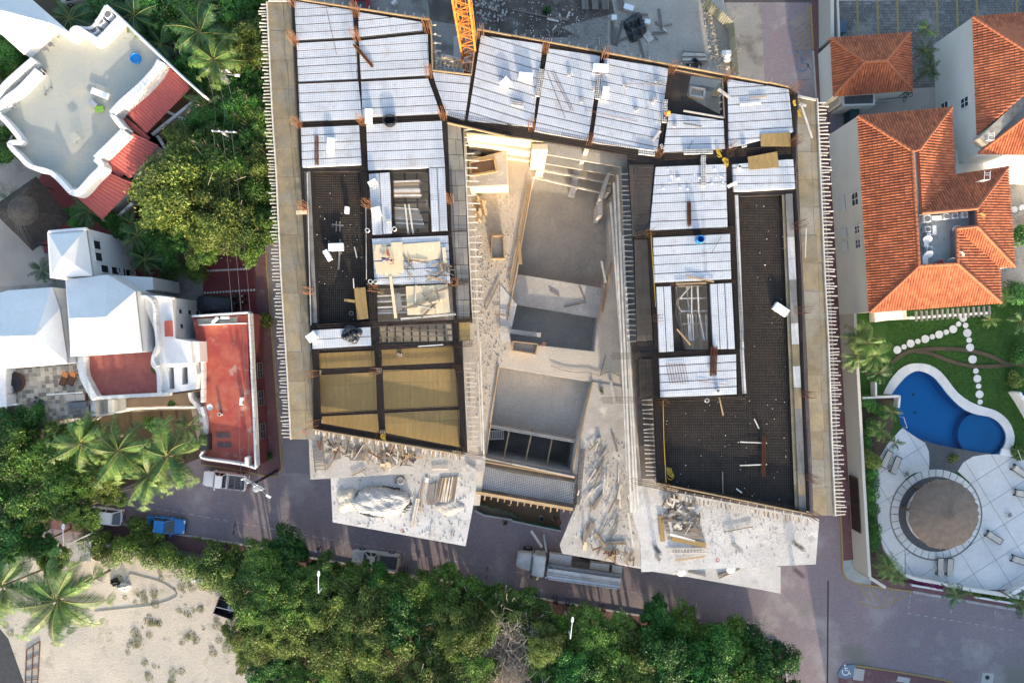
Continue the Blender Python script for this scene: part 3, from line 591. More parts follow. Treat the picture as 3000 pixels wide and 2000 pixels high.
for a, b in ((g11(1800,562), g11(1935,560)), (g11(1840,1028), g11(1950,1022)), (g11(1850,1365), g11(1990,1360)), (g12(1860,30), g12(1990,15)), (g22(940,135), g22(1340,130)), (g22(820,540), g22(1340,530)), (g22(1110,1280), g22(1420,1340)), (g12(1900,1020), g12(2352,1110))):
    A = W(a, 14.8); B = W(b, 14.8); mb = MB()
    for i in range(7):
        o = Vector((0, (i-3)*.09, rnd.uniform(-.1,.1))); mb.rod(A+o+Vector((rnd.uniform(-.4,.2),0,0)), B+o, .015)
    mb.build('starter_bars', m_rebar, BLD)
def hairpins(a, b, w, z, step=.16):
    A = W(a, z); B = W(b, z); d = (B-A); L = d.length; d.normalize(); s = Vector((-d.y, d.x, 0)); mb = MB()
    for i in range(6): o = s*(i/5-.5)*w; mb.rod(A+o, B+o, .016)
    for i in range(int(L/step)):
        c = A+d*i*step; mb.rod(c-s*w/2, c+s*w/2, .016); mb.rod(c-s*w/2, c-s*w/2-Vector((0,0,.3)), .016)
    mb.build('edge_stirrups', m_mat if 'm_mat' in globals() else m_rebar, BLD)
hairpins(g10(1760,1080), g20(175,1230), 1.0, D); hairpins(g20(200,1230), g20(1160,1415), 1.1, D)
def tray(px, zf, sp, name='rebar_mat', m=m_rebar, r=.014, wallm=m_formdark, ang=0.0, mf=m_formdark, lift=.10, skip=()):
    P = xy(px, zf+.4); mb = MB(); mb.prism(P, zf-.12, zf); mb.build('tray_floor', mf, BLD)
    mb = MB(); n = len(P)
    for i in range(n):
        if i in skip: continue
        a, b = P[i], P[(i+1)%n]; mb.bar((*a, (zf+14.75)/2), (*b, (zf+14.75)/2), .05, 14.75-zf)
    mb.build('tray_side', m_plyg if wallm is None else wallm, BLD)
    mb = MB()
    for dd, s in ((Vector((math.cos(ang), math.sin(ang), 0)), sp), (Vector((-math.sin(ang), math.cos(ang), 0)), sp*1.15)):
        nn = (-dd.y, dd.x); vs = [nn[0]*p[0]+nn[1]*p[1] for p in P]; v = min(vs)+.05
        while v < max(vs):
            q = clip(clip(P, nn, v-.0001), (-nn[0],-nn[1]), -v-.0001) if len(P) < 5 or True else []
            if len(q) >= 2:
                ts = sorted(q, key=lambda p: p[0]*dd.x+p[1]*dd.y); mb.rod((*ts[0], zf+lift), (*ts[-1], zf+lift+rnd.uniform(0,.03)), r)
            v += s
    mb.build(name, m, BLD, kind='stuff')
m_mat = mat('grey_brown_rebar', (.10,.085,.07), (.065,.054,.045), 1, .8, spots=[((.14,.09,.055), .5, .58, .78)])
m_dkply = mat('dark_plywood', (.13,.115,.10), (.09,.08,.07), .6, .85, fine=.2)
tray(hm1, 14.15, .15, m=m_mat)
tray([(2168,575),(2300,570),(2345,1495),(2203,1472)], 14.2, .14, m=m_mat, skip=(3,)); tray([(1937,1175),(2189,1157),(2204,1473),(2060,1448),(1955,1425)], 14.2, .14, m=m_mat, skip=(1,))
tray(pts(2,1,(1080,-60),(1312,-60),(1262,588),(1112,600)), 14.75, .12, m=m_mat, mf=m_dkply); tray(pts(2,1,(1128,628),(1255,628),(1300,1560),(1152,1568)), 14.75, .11, m=m_mat, mf=m_dkply)
tray(pts(2,2,(1165,160),(1300,160),(1310,520),(1175,515)), 14.75, .11, m=m_mat)
def boards(px0, px1, w, z, ln, m, name, gap=.02, jit=0, th=.05, tones=None):
    A = W(px0, z); B = W(px1, z); L = (B-A).length; d = (B-A).normalized(); s = Vector((-d.y, d.x, 0)); t = 0
    while t < L-.05:
        e = min(L, t+ln); c = A+d*((t+e)/2); mm_ = m if tones is None else rnd.choice(tones)
        mb = MB(); mb.bar(A+d*t+s*rnd.uniform(-jit,jit), A+d*(e-gap)+s*rnd.uniform(-jit,jit), w, th); mb.build(name, mm_, BLD); t = e
boards((2311,568), (2352,1500), .62, 14.78, 1.9, m_plyg, 'side_panel', tones=[m_ply, m_plyg, m_plyg, m_concw])
boards((2297,570), (2336,1496), .4, 14.6, 2.44, m_ply, 'side_panel')
boards(g11(470,10), g11(535,1400), .55, 14.72, 1.22, m_plyg, 'side_panel'); boards(g11(505,1420), g11(470,20), .06, 14.95, 2.4, m_woodpale, 'side_rail', th=.1)
boards(g21(2060,225), g21(2115,1640), .32, 14.9, 2.0, m_concw, 'side_panel'); boards(g22(2110,60), g22(2135,480), .34, 14.9, 1.3, m_concw, 'side_panel')
boards(g11(1010,340), g11(1015,1000), .05, 14.95, 2.4, m_woodpale, 'side_rail', th=.08)
box = [(pts(1,2,(565,110),(1085,82),(1095,228),(568,250))), (pts(1,2,(1150,75),(1812,40),(1822,192),(1155,224))), (pts(1,2,(578,308),(1100,280),(1112,632),(592,660))), (pts(1,2,(1165,262),(1840,252),(1858,595),(1175,628))), (pts(1,2,(602,690),(1118,660),(1128,842),(605,755))), (pts(1,2,(1182,655),(1868,628),(1872,972),(1190,838)))]
for q in box:
    P = xy(q, 14.0); A = Vector(P[0]); B = Vector(P[1]); d = (B-A).normalized(); n = Vector((-d.y, d.x))
    us = [d.x*p[0]+d.y*p[1] for p in P]; vs = [n.x*p[0]+n.y*p[1] for p in P]
    u = min(us)
    while u < max(us):
        v = min(vs)
        while v < max(vs):
            c = clip(clip(clip(clip(P, d, u+.006), -d, -(u+2.44)+.006), n, v+.006), -n, -(v+2.44)+.006)
            if len(c) > 2 and area(c) > .05: MB().prism(c, 13.9, 14.0+rnd.uniform(0,.01)).build('plywood_sheet', m_plybox, BLD)
            v += 2.44
        u += 2.44
MB().prism(xy(hbox, 13.88), 13.7, 13.88).build('tray_floor', m_formdark, BLD)
lw = [((785,6),(853,6)), ((800,320),(866,320)), ((812,500),(882,500)), ((826,800),(897,800)), ((845,1100),(914,1100)), ((855,1287),(922,1287))]
rw_ = [((2337,280),(2391,290)), ((2336,500),(2400,500)), ((2353,819),(2414,819)), ((2362,1000),(2424,1000)), ((2375,1290),(2434,1290)), ((2383,1510),(2444,1510))]
m_plyw = mat('washed_plywood', (.28,.25,.195), (.21,.19,.15), .8, .85, fine=.2, fscale=9, var=.12, spots=[((.15,.13,.10), 1.5, .6, .8)])
def walkway(E, z, n, tones):
    def at(t):
        t *= len(E)-1; i = min(int(t), len(E)-2); return lerp(E[i][0], E[i+1][0], t-i), lerp(E[i][1], E[i+1][1], t-i)
    y0, y1 = E[0][0][1], E[-1][0][1]
    def aty(y):
        for a, b in zip(E, E[1:]):
            if y <= b[0][1] or b is E[-1]:
                t = (y-a[0][1])/(b[0][1]-a[0][1]); return lerp(a[0], b[0], t), lerp(a[1], b[1], t)
    for i in range(n):
        ya, yb = y0+(y1-y0)*i/n, y0+(y1-y0)*(i+1)/n-.7; f = rnd.uniform(.6,.74)
        (a, b), (c, d) = aty(ya), aty(yb); m1, m2 = lerp(a, b, f), lerp(c, d, f); s = .012
        o = rnd.uniform(0,.02); mt = rnd.choice(tones); MB().prism(xy([a, m1, m2, c], z), z-.05, z+o).build('walkway_panel', mt, BLD)
        e1, e2 = lerp(a, b, f+s), lerp(c, d, f+s); MB().prism(xy([e1, b, d, e2], z), z-.05, z+.01-o).build('walkway_panel', rnd.choice(tones), BLD)
    return aty
la = walkway(lw, 14.6, 15, [m_ply]); ra = walkway(rw_, 14.6, 15, [m_ply, m_ply, m_plyw])
peg = MB(); peg.box((0,0,0), (1,.085,.1)); peg_me = meshof(peg, 'joist', m_woodpale)
def pegs(f, y0, y1, step, side, edge, ln, z):
    y = y0
    while y < y1:
        e = f(y)[edge]; q = W(e, z); l = ln*rnd.uniform(.75,1.1)
        local('joist', peg_me, BLD, (q.x+side*l*.5-side*.1, q.y, z-rnd.uniform(.0,.03)), (0,0,rnd.gauss(0,.05)), (l,1,1)); y += step*rnd.choice((.7,1,1,1.05,1.15))
pegs(la, 14, 1285, 9.8, -1, 0, .92, 14.42); pegs(ra, 292, 1508, 10.6, 1, 1, 1.12, 14.42)
for E, idx, dx in ((lw, 0, -3), (rw_, 1, 3)):
    for (a, b) in zip(E, E[1:]):
        A = W((a[idx][0]+dx, a[idx][1]), 14.72); B = W((b[idx][0]+dx, b[idx][1]), 14.72); MB().bar(A, B, .09, .2).build('edge_board', m_woodpale, BLD)
for p, q in ((g30(275,885), g30(440,920)), ((786,2),(852,2))): MB().bar(W(p,14.8), W(q,14.8), .2, .08).build('edge_board', m_woodpale, BLD)
for a, b in ((g10(345,-8), g10(1605,186)), (g10(1608,196), g10(1622,650)), (g10(1622,652), g10(1978,692)), (g10(1978,690), g10(2034,270)), (g10(2030,272), g20(0,333)), (g20(0,330), g20(1440,595)), (g20(1440,595), g20(2352,765)), (g30(0,757), g30(205,805)), (g12(520,805), g12(1905,1040)), (g22(1330,1300), (2378,1506)), (g10(1760,1130), g20(0,1268))):
    MB().bar(W(a, 14.95), W(b, 14.95), .1, .3).build('edge_board', m_woodtan, BLD)
    A = W(a, 14.7); B = W(b, 14.7); n = int((B-A).length/.8); dn = (B-A).normalized(); s = Vector((-dn.y, dn.x, 0))*(1 if A.y > 0 else -1)
    for i in range(n): q = A+dn*(i*.8+.3)+s*.22; local('joist', peg_me, BLD, (q.x, q.y, 14.6), (0,0,math.atan2(s.y, s.x)+rnd.gauss(0,.08)), (.42,1.0,1.2))
iw = [(g10(1760,1130), g10(1880,1150)), (g11(1775,0), g11(1915,0)), (g11(1795,560), g11(1935,555)), (g11(1830,1020), g11(1955,1020)), (g11(1850,1365), g11(1965,1360))]
for (a, b) in zip(iw, iw[1:]):
    n = max(2, int(abs(b[0][1]-a[0][1])/44))
    for i in range(n):
        p, q, r_, s_ = lerp(a[0],b[0],i/n), lerp(a[1],b[1],i/n), lerp(a[1],b[1],(i+.97)/n), lerp(a[0],b[0],(i+.97)/n); f = rnd.uniform(.3,.7)
        MB().prism(xy([p, lerp(p,q,f), lerp(s_,r_,f), s_], 14.78), 14.74, 14.78+rnd.uniform(0,.02)).build('walkway_panel', rnd.choice([m_plyg,m_plyg,m_plyw]), BLD)
        MB().prism(xy([lerp(p,q,f+.02), q, r_, lerp(s_,r_,f+.02)], 14.78), 14.74, 14.78+rnd.uniform(0,.02)).build('walkway_panel', rnd.choice([m_plyg,m_plyw]), BLD)
MB().prism(xy(pts(1,1,(1862,1395),(1965,1390),(1968,1560),(1865,1568)), 14.78), 14.74, 14.78).build('walkway_panel', m_plybox, BLD)
def rail(a, b, z, w=.13, h=.16, m=m_woodpale, name='rail'): return MB().bar(W(a, z), W(b, z), w, h).build(name, m, BLD)
rail(g10(1895,1180), g11(1925,0), 14.5); rail(g11(1925,0), g11(1985,1360), 14.5); rail(g12(1900,180), g12(1948,1010), 14.3)
rail(g11(2010,500), g11(2045,1568), 12.0); rail(g12(2060,0), g12(2095,1080), 11.8); rail(g12(2040,200), g12(2075,1000), 12.2, .1)
def pegrow(a, b, z, step, ln, sd, m=None):
    A = W(a, z); B = W(b, z); d = (B-A); L = d.length; d.normalize(); t = 0
    while t < L:
        q = A+d*t; l = ln*rnd.uniform(.7,1.2); local('joist', peg_me, BLD, (q.x+sd*l/2, q.y, z), (0, 0, rnd.gauss(0,.06)), (l,1,1)); t += step*rnd.uniform(.8,1.3)
pegrow(g10(1915,1190), g11(1975,1360), 14.2, .62, 1.05, 1); pegrow(g12(1915,200), g12(1955,1000), 14.0, .42, .9, 1)
for a, b, z in ((g21(970,40), g22(1095,1568), 12.2), (g21(1020,600), g22(1130,1568), 12.3), (g21(1045,1060), g22(1160,1568), 12.4), (g21(935,110), g22(1060,1200), 12.0), (g21(905,290), g21(1000,1568), 11.9), (g23(1065,0), g23(1115,330), 11.5)):
    rail(a, b, z, .17, .2)
pegrow(g21(1000,30), g21(1052,1568), 12.5, .46, 1.1, 1); pegrow(g22(1175,160), g22(1230,1230), 12.4, .4, 1.2, 1)
MB().prism(xy(pts(2,1,(1010,-30),(1085,-30),(1150,1568),(1060,1568)), 11.9), 11.7, 11.9).build('ledge_slab', mat('dusty_blue_concrete', (.20,.22,.22), (.15,.165,.17), 1, .9), BLD)
MB().prism(xy(pts(2,2,(1090,0),(1300,0),(1330,1260),(1190,1260)), 11.8), 11.65, 11.8).build('ledge_slab', m_dkply, BLD)
MB().prism(xy(pts(2,0,(1490,640),(1645,660),(1600,890),(1930,1070),(1920,1080),(1430,1020)), 13.2), 13.1, 13.2).build('stair_tray', m_plyg, BLD)
for i in range(7):
    t = i/6; rail(lerp(g20(1490,640), g20(1640,668), t), lerp(g20(1440,900), g20(1590,905), t), 13.35, .2, .05, m_plyg, 'plank')
P = xy(pts(2,0,(1440,880),(1620,890),(1920,1060),(1430,1020)), 13.5); mb = MB()
for i in range(22): a, b = lerp(P[0], P[1], i/21), lerp(P[3], P[2], i/21); mb.rod((*a, 13.5), (*b, 13.5), .014)
for i in range(9): a, b = lerp(P[0], P[3], i/8), lerp(P[1], P[2], i/8); mb.rod((*a, 13.52), (*b, 13.52), .014)
mb.build('rebar_mat', m_mat, BLD, kind='stuff')
for a, b in ((g20(1640,810), g20(1765,830)), (g20(1765,830), g20(1755,905)), (g20(1755,905), g20(1625,885)), (g20(1625,885), g20(1640,810))): rail(a, b, 13.9, .16, .5, m_woodpale, 'shaft_frame')
rail(g20(1575,1020), g20(1945,1085), 14.9, .12, .2, m_woodpale, 'edge_board'); rail(g20(1930,720), g20(1948,1085), 14.9, .1, .2, m_wood, 'edge_board'); rail(g20(1500,640), g20(1930,728), 14.9, .1, .15, m_woodtan, 'edge_board')
for i in range(6): q = lerp(g20(1935,740), g20(1935,1060), i/5); rail(q, (q[0]-10, q[1]+5), 14.7, .09, .09, m_woodpale, 'prop')
def frames(px, z, nx, ny, m=m_wood, w=.14):
    P = px
    for i in range(nx+1): rail(lerp(P[0],P[1],i/nx), lerp(P[3],P[2],i/nx), z, w, .16, m, 'shore_beam')
    for j in range(ny+1): rail(lerp(P[0],P[3],j/ny), lerp(P[1],P[2],j/ny), z+.17, w, .14, m, 'shore_beam')
frames(h1, 13.9, 3, 6); frames(h2, 14.0, 4, 3, m_woodpale); frames(h3, 13.6, 9, 3, m_wood); frames(h4, 13.8, 3, 5, m_woodpale)
for i in range(4): t = i/3; rail(lerp(g11(1075,1155), g11(1075,1310), t), lerp(g11(1390,1140), g11(1390,1300), t), 14.5, .13, .13, m_woodpale, 'shore_beam')
rail(g11(1330,1362), g11(1835,1318), 14.9, .16, .16, m_woodpale, 'shore_beam')
rail(g21(1510,1210), g21(1640,1060), 14.3, .1, .1, m_woodpale, 'brace'); rail(g21(1505,1210), g21(1560,1300), 14.3, .1, .1, m_woodpale, 'brace'); rail(g21(1650,1060), g21(1650,1310), 14.4, .1, .1, m_woodpale, 'brace'); rail(g21(1705,1060), g21(1715,1310), 14.4, .1, .1, m_woodpale, 'brace')
for i in range(5): q = lerp(g10(1625,320), g10(1630,600), i/4); rail(q, (q[0]+24, q[1]+4), 14.3, .09, .09, m_woodpale, 'prop')
for i in range(5): q = lerp(g10(1990,370), g10(1975,560), i/4); rail(q, (q[0]-22, q[1]+8), 14.3, .09, .09, m_woodpale, 'prop')
for i in range(9): q = lerp(g10(1650,620), g10(1960,655), i/8); rail(q, (q[0]+4, q[1]-22), 14.3-.1*i%3, .09, .09, m_woodpale, 'prop')
mb = MB(); wallline(mb, xy([g10(1700,505), g10(1975,560)], 12), 10, 12, .2); mb.build('block_wall', m_block, BLD)
g = {}
cout = [(1325,345),(1905,400),(1925,1420),(1876,1660),(1647,1621),(1640,1596),(1690,1475),(1698,1390),(1674,1386),(1423,1335),(1405,1480),(1325,1480)]
hole1 = [(1590,430),(1790,468),(1797,560),(1786,590),(1792,745),(1771,845),(1755,933),(1742,1030),(1577,1012),(1497,1000),(1487,940),(1500,850),(1513,800),(1530,690),(1557,540)]
hole2 = [(1461,1073),(1736,1118),(1688,1293),(1674,1384),(1424,1335),(1432,1247)]
MB().prism(xy(cout, 6.5), 6.2, 6.5, 0, [xy(hole1, 6.5), xy(hole2, 6.5)]).build('court_slab', m_sandy, BLD)
def pit(px, zf, m, wm):
    P = xy(px, 6.5); MB().prism([((p[0]-P[0][0])*1.06+P[0][0], (p[1]-P[0][1])*1.06+P[0][1]) for p in P] if 0 else P, zf-.2, zf).build('pit_floor', m, BLD)
    mb = MB(); n = len(P)
    for i in range(n): a, b = P[i], P[(i+1)%n]; mb.bar((*a, (zf+6.3)/2), (*b, (zf+6.3)/2), .16, 6.3-zf)
    mb.build('pit_wall', wm, BLD)
pit(hole1, 3.4, m_concd, m_concw); pit([(1461,1073),(1736,1118),(1688,1293),(1432,1247)], 4.6, m_sandy, m_conc); pit([(1432,1250),(1687,1296),(1674,1384),(1424,1335)], 1.6, m_concwet, m_conc)
MB().prism(xy(pts(2,1,(20,945),(850,1082),(800,1355),(-20,1222)), 5.4), 5.1, 5.4).build('bridge_slab', m_conc, BLD)
for a, b in ((hole1[12], hole1[14]), (hole1[10], hole1[12]), ((1461,1073),(1425,1330)), ((1736,1118),(1674,1384)), (g21(910,850), g21(830,1300)), (g21(850,1000), g21(790,1400))): rail(a, b, 6.6, .1, .2, m_woodtan, 'edge_board')
for dx in (4, 9): rail((1557-dx,540), (1500-dx,850), 6.75, .07, .1, m_woodtan, 'edge_board')
def upright(a, b, z0, z1, m, name, th=.12): mb = MB(); wallline(mb, [tuple(W(a, 14.7)[:2]), tuple(W(b, 14.7)[:2])], z0, z1, th); return mb.build(name, m, BLD)
wa, wb = g10(1925,1195), g20(300,1275); n = 9
for i in range(n):
    for z0, z1 in ((6.5,8.9), (8.93,11.4), (11.43,13.9)): upright(lerp(wa, wb, i/n), lerp(wa, wb, (i+.98)/n), z0, z1, m_plynew, 'wall_panel')
q = W(g20(260,1285), 14.7); MB().box((q.x, q.y-.35, 8.6), (1.4,.5,10.4)).build('pier', m_plynew, BLD)
q = W((1578,450), 6.5); MB().box((q.x, q.y, 4.9), (1.6,1.2,3.2)).build('pier', m_concw, BLD)
for x, y in ((1697,470),(1683,545),(1780,560)): q = W((x,y), 6); MB().box((q.x, q.y, 5.0), (.5,.5,3.2)).build('pier', m_concw, BLD)
for t in (0,.3,.62,1): rail(lerp(g20(285,1415), g21(190,60), t), lerp(g20(960,1530), g21(870,215), t), 6.6, .16, .22, m_woodpale, 'cross_beam')
rail(g20(640,1395), g21(545,240), 6.4, .6, .2, m_concw, 'cross_beam')
for i in range(16): q = lerp(g20(320,1330), g20(1000,1440), i/15); rail(q, (q[0]-2+rnd.uniform(-4,4), q[1]+rnd.uniform(14,30)), 8.0, .07, .07, m_woodpale, 'prop')
upright(g21(980,-130), g21(890,140), 6.5, 9.0, m_concw, 'wall_panel', .3); upright(g21(905,130), g21(905,280), 3.5, 8.0, m_concw, 'wall_panel', .4)
q0 = pts(1,0,(1960,1475),(2190,1440),(2200,1568),(1965,1600)); MB().prism(xy(q0, 8.6), 6.5, 8.6).build('formwork_box', m_plyg, BLD)
bx_ = [(1374,470),(1484,440),(1490,543),(1376,548)]; MB().prism(xy(bx_, 9.6), 6.5, 9.6).build('formwork_box', m_plynew, BLD)
MB().prism(xy([(1377,472),(1482,443),(1487,541),(1379,545)], 9.64), 9.6, 9.64).build('box_floor', m_conc, BLD)
for a, b in (((1376,475),(1448,464)), ((1376,515),(1455,502)), ((1376,475),(1380,515)), ((1448,464),(1455,502))): rail(a, b, 9.85, .18, .4, m_woodtan, 'box_side')
MB().prism(xy([(1381,478),(1446,468),(1451,500),(1383,510)], 9.7), 9.64, 9.7).build('box_fill', mat('wet_sand', (.28,.18,.115), (.21,.135,.09), 2, .9), BLD)
for (a, b, c, d), zz in ((pts(1,1,(2168,600),(2272,600),(2282,808),(2165,808)), 7.3), (pts(2,2,(10,0),(238,25),(215,115),(5,80)), 7.2)):
    MB().prism(xy([a,b,c,d], zz-.3), 6.5, zz-.35).build('box_fill', m_concd, BLD)
    for e, f in ((a,b),(b,c),(c,d),(d,a)): rail(e, f, zz-.2, .12, .6, m_woodtan, 'box_side')
MB().prism(xy(pts(2,1,(-110,1040),(45,1230),(-30,1568),(-110,1568)), 6.6), 6.5, 6.56).build('walkway_panel', m_concw, BLD)
for a, b in ((g12(2330,800), g12(2270,1110)), (g22(190,800), g22(115,1130)), (g22(375,860), g22(310,1180))): rail(a, b, 5.6, .14, .2, m_woodtan, 'cross_beam')
ms = [g12(2055,1140), g12(2352,1205), g22(580,1295), g22(555,1490), g22(0,1400), g12(2030,1345)]
MB().prism(xy(ms, 6.3), 6.1, 6.3).build('bridge_slab', m_concw, BLD)
P = xy([ms[0], ms[2], ms[3], ms[5]], 6.36); mb = MB()
for i in range(48): mb.rod((*lerp(P[0],P[1],i/47), 6.36), (*lerp(P[3],P[2],i/47), 6.36), .014)
for i in range(15): mb.rod((*lerp(P[0],P[3],i/14), 6.37), (*lerp(P[1],P[2],i/14), 6.37), .014)
mb.build('rebar_mat', m_mat, BLD, kind='stuff')
cage(g12(2030,1362), g22(570,1515), .4, 6.5, 4); cage(g12(2060,1118), g22(580,1262), .3, 6.6, 4); cage(g22(650,985), g22(600,1500), .5, 6.75, 5, .14)
rail(g12(2025,1385), g22(560,1540), 6.5, .3, .25, m_woodtan, 'edge_board'); rail(g12(2060,1095), g22(575,1250), 6.7, .12, .2, m_woodtan, 'edge_board')
for i in range(15): q = lerp(g12(2045,1395), g22(540,1545), i/14); rail(q, (q[0]-2, q[1]+rnd.uniform(9,17)), 6.3, .12, .12, m_woodtan, 'prop')
mb = MB(); A = W(g12(2110,1065), 6.9); B = W(g22(575,1235), 6.9); mb.tube([A, B], .16, 12); mb.build('drain_pipe', m_grey, BLD)
def terrace(px, z, m, name='terrace_slab', th=.3): return MB().prism(xy(px, z), z-th, z).build(name, m, BLD)
terrace([g12(485,900), (918,1262), g12(1905,1040), g12(2110,1050), g12(2100,1190), g12(1200,1225), g12(500,1268)], 10.0, m_conc)
terrace([g12(685,1240), g12(2045,1190), g12(1985,1568), g13(1925,310), g13(705,90)], 6.6, m_concw)
terrace([(1690,1475),(1698,1300),(1735,1118),(1930,1150),(1990,1430),(1876,1660),(1647,1621),(1640,1596)], 6.56, m_conc, th=.2)
terrace([g23(1065,-160), g23(1150,-250), (2400,1520), (2390,1652), g23(1190,548), g23(1180,300)], 10.6, m_concw)
terrace([g23(1400,440), g23(2352,470), (2287,1660), (2287,1738), g23(2352,722), g23(1600,590), g23(1300,545)], 6.2, m_concw)
terrace([g23(970,460), g23(1190,500), g23(1190,520), g23(970,478)], 6.0, m_concw, th=.2)
for p, z in ((g12(560,1180), 10), (g12(1900,1150), 10), (g12(750,1300), 6.6), (g12(1900,1500), 6.6), (g13(800,60), 6.6), (g13(1850,250), 6.6), ((1700,1560), 6.5), ((1850,1620), 6.5), ((1930,1620), 10.5), ((2350,1600), 10.5), ((2150,1690), 6.2)):
    q = W(p, z); MB().box((q.x, q.y, z/2-.15), (.4,.4,z-.3)).build('column', m_concd, BLD)
A, B = g12(545,815), g12(1890,1045)
for i in range(44):
    q = lerp(A, B, (i+.2)/44); l = rnd.uniform(14,30); rail(q, (q[0]+rnd.uniform(-2,5), q[1]+l*.7), 13.6, .1, .12, rnd.choice([m_woodpale, m_woodtan, m_wood]), 'prop')
A, B = g22(1480,1400), g30(380,4800)
for i in range(34):
    q = lerp(g22(1400,1390), (2375,1522), (i+.2)/34); l = rnd.uniform(12,26); rail(q, (q[0]+rnd.uniform(-3,3), q[1]+l*.7), 13.4, .1, .12, rnd.choice([m_woodpale, m_woodtan, m_wood]), 'prop')
for p, z in ((g23(1315,315), 10.6), (g23(2035,290), 10.6), (g30(235,5220), 10.6), (g12(695,985), 10.0), ((2325,1588), 10.6)):
    q = W(p, z); mb = MB()
    for a in range(3):
        for b in range(3): mb.rod((q.x+(a-1)*.14, q.y+(b-1)*.14, z), (q.x+(a-1)*.15, q.y+(b-1)*.15, z+2.3), .02)
    mb.build('column_rebar', m_rebar, BLD)
g00, g01, g02, g03 = G(0,0), G(0,1), G(0,2), G(0,3)
def rline(mb, px, z0, z1, th, mi=0, sm=5): return wallline(mb, xy(spline(px, sm), z1), z0, z1, th, mi)
def parapet(par, px, z0, z1, th, m=m_plaster, sm=5, name='parapet'):
    mb = MB(); rline(mb, px, z0, z1, th, 0, sm); o = mb.build(name, m, par)
    b = o.modifiers.new('round', 'BEVEL'); b.width = .05; b.segments = 2; b.limit_method = 'ANGLE'; b.angle_limit = math.radians(50); return o
def ribbed(par, q, zs, rib, m, name='roof_sheet', amp=.035):
    # corrugated sheet: q = four pixel corners (top edge a,b then bottom edge c,d), ribs run from the top edge to the bottom edge
    a, b, c, d = [W(p, z) for p, z in zip(q, zs)]; n = max(4, int((b-a).length/rib)); mb = MB(); k = 4; vs = []; fs = []
    for i in range(n*k+1):
        t = i/(n*k); o = Vector((0,0,amp*math.cos(2*math.pi*i/k))); vs += [a.lerp(b, t)+o, d.lerp(c, t)+o]
    for i in range(n*k): fs.append((2*i, 2*i+1, 2*i+3, 2*i+2))
    vs2 = [v-Vector((0,0,.04)) for v in vs]; m0 = len(vs); fs2 = [tuple(j+m0 for j in f[::-1]) for f in fs]
    mb.add(vs+vs2, fs+fs2); return mb.build(name, m, par, smooth=True)
def facet(par, faces, m, name, th=.12):
    # roof faces given as lists of (pixel, z); one solid part each
    for f in faces:
        P = [W(p, z) for p, z in f]; n = len(P); mb = MB(); up = (P[1]-P[0]).cross(P[2]-P[0]); o = Vector((0,0,-th))
        idx = list(range(n)) if up.z > 0 else list(range(n))[::-1]
        mb.add(P+[p+o for p in P], [tuple(idx), tuple(i+n for i in idx[::-1])]+[(i, j, j+n, i+n) for i, j in zip(idx, idx[1:]+idx[:1])][::1]); mb.build(name, m, par)
def ac_unit(p, z, rz, label, group=None, s=1.0, fan=True, side=False):
    q = W(p, z); t = thing('air_conditioner', label, 'air conditioner', q, rz, group)
    if side: body = MB().box((0,0,.32*s), (.9*s,.34*s,.64*s))
    else: body = MB().box((0,0,.35*s), (.72*s,.72*s,.7*s))
    me = meshof(body, 'casing', m_white); o = bpy.data.objects.new('casing', me); COL.objects.link(o); o.parent = t
    bv = o.modifiers.new('round', 'BEVEL'); bv.width = .04; bv.segments = 2
    if fan:
        f = MB()
        if side: f.lathe((-.14*s,0,0), [(0,0),(.24*s,0)], 18); f.v = [(v[0], -.175*s, v[1]+.33*s) for v in f.v]
        else: f.lathe((0,0,.705*s), [(0,.01),(.08*s,.02),(.30*s,.005)], 20)
        o = bpy.data.objects.new('fan_grille', meshof(f, 'fan_grille', m_grey)); COL.objects.link(o); o.parent = t
        r = MB(); 
        if not side:
            r.lathe((0,0,.71*s), [(.30*s,0),(.33*s,.02),(.35*s,0)], 20); o = bpy.data.objects.new('fan_ring', meshof(r, 'fan_ring', m_pvc)); COL.objects.link(o); o.parent = t
    return t
def child(name, mb, m, t, smooth=False):        # part in the thing's own coordinates
    o = bpy.data.objects.new(name, meshof(mb, name, m, smooth)); COL.objects.link(o); o.parent = t; return o
def window(par, a, b, z0, z1, m_fr=m_plaster, out=(0,0), panes=1):
    # window in an upright wall: a, b world xy ends on the wall face, out = unit vector pointing outside
    A = Vector((*a, 0)); B = Vector((*b, 0)); o = Vector((*out, 0)); w = MB()
    w.add([A+o*.03+Vector((0,0,z0)), B+o*.03+Vector((0,0,z0)), B+o*.03+Vector((0,0,z1)), A+o*.03+Vector((0,0,z1))], [(0,1,2,3)])
    win = w.build('window', m_glass, par); f = MB()
    for p, q in (((A,z0),(B,z0)), ((A,z1),(B,z1)), ((A,z0),(A,z1)), ((B,z0),(B,z1))): f.bar(p[0]+o*.05+Vector((0,0,p[1])), q[0]+o*.05+Vector((0,0,q[1])), .07, .07)
    for i in range(1, panes):
        c = A.lerp(B, i/panes); f.bar(c+o*.05+Vector((0,0,z0)), c+o*.05+Vector((0,0,z1)), .05, .05)
    if panes > 1: f.bar(A+o*.05+Vector((0,0,(z0+z1)/2)), B+o*.05+Vector((0,0,(z0+z1)/2)), .05, .05)
    f.build('frame', m_fr, win); return win
VA = thing('terrace_villa', 'white villa with curved parapets, grey roof terrace and three red sheet roofs', 'house', W((250,300), 0))
ter = pts(0,0,(-300,640),(0,880),(150,850),(330,640),(260,520),(470,260),(620,350),(690,380),(770,300),(850,350),(975,50),(1130,190),(1480,520),(1430,640),(1280,790),(1090,950),(1010,1045),(1130,1190),(1000,1330),(860,1450),(930,1535),(850,1610),(720,1750),(640,1745),(470,1580),(290,1540),(190,1440),(80,1320),(180,1290),(60,1130),(0,1050),(-300,900))
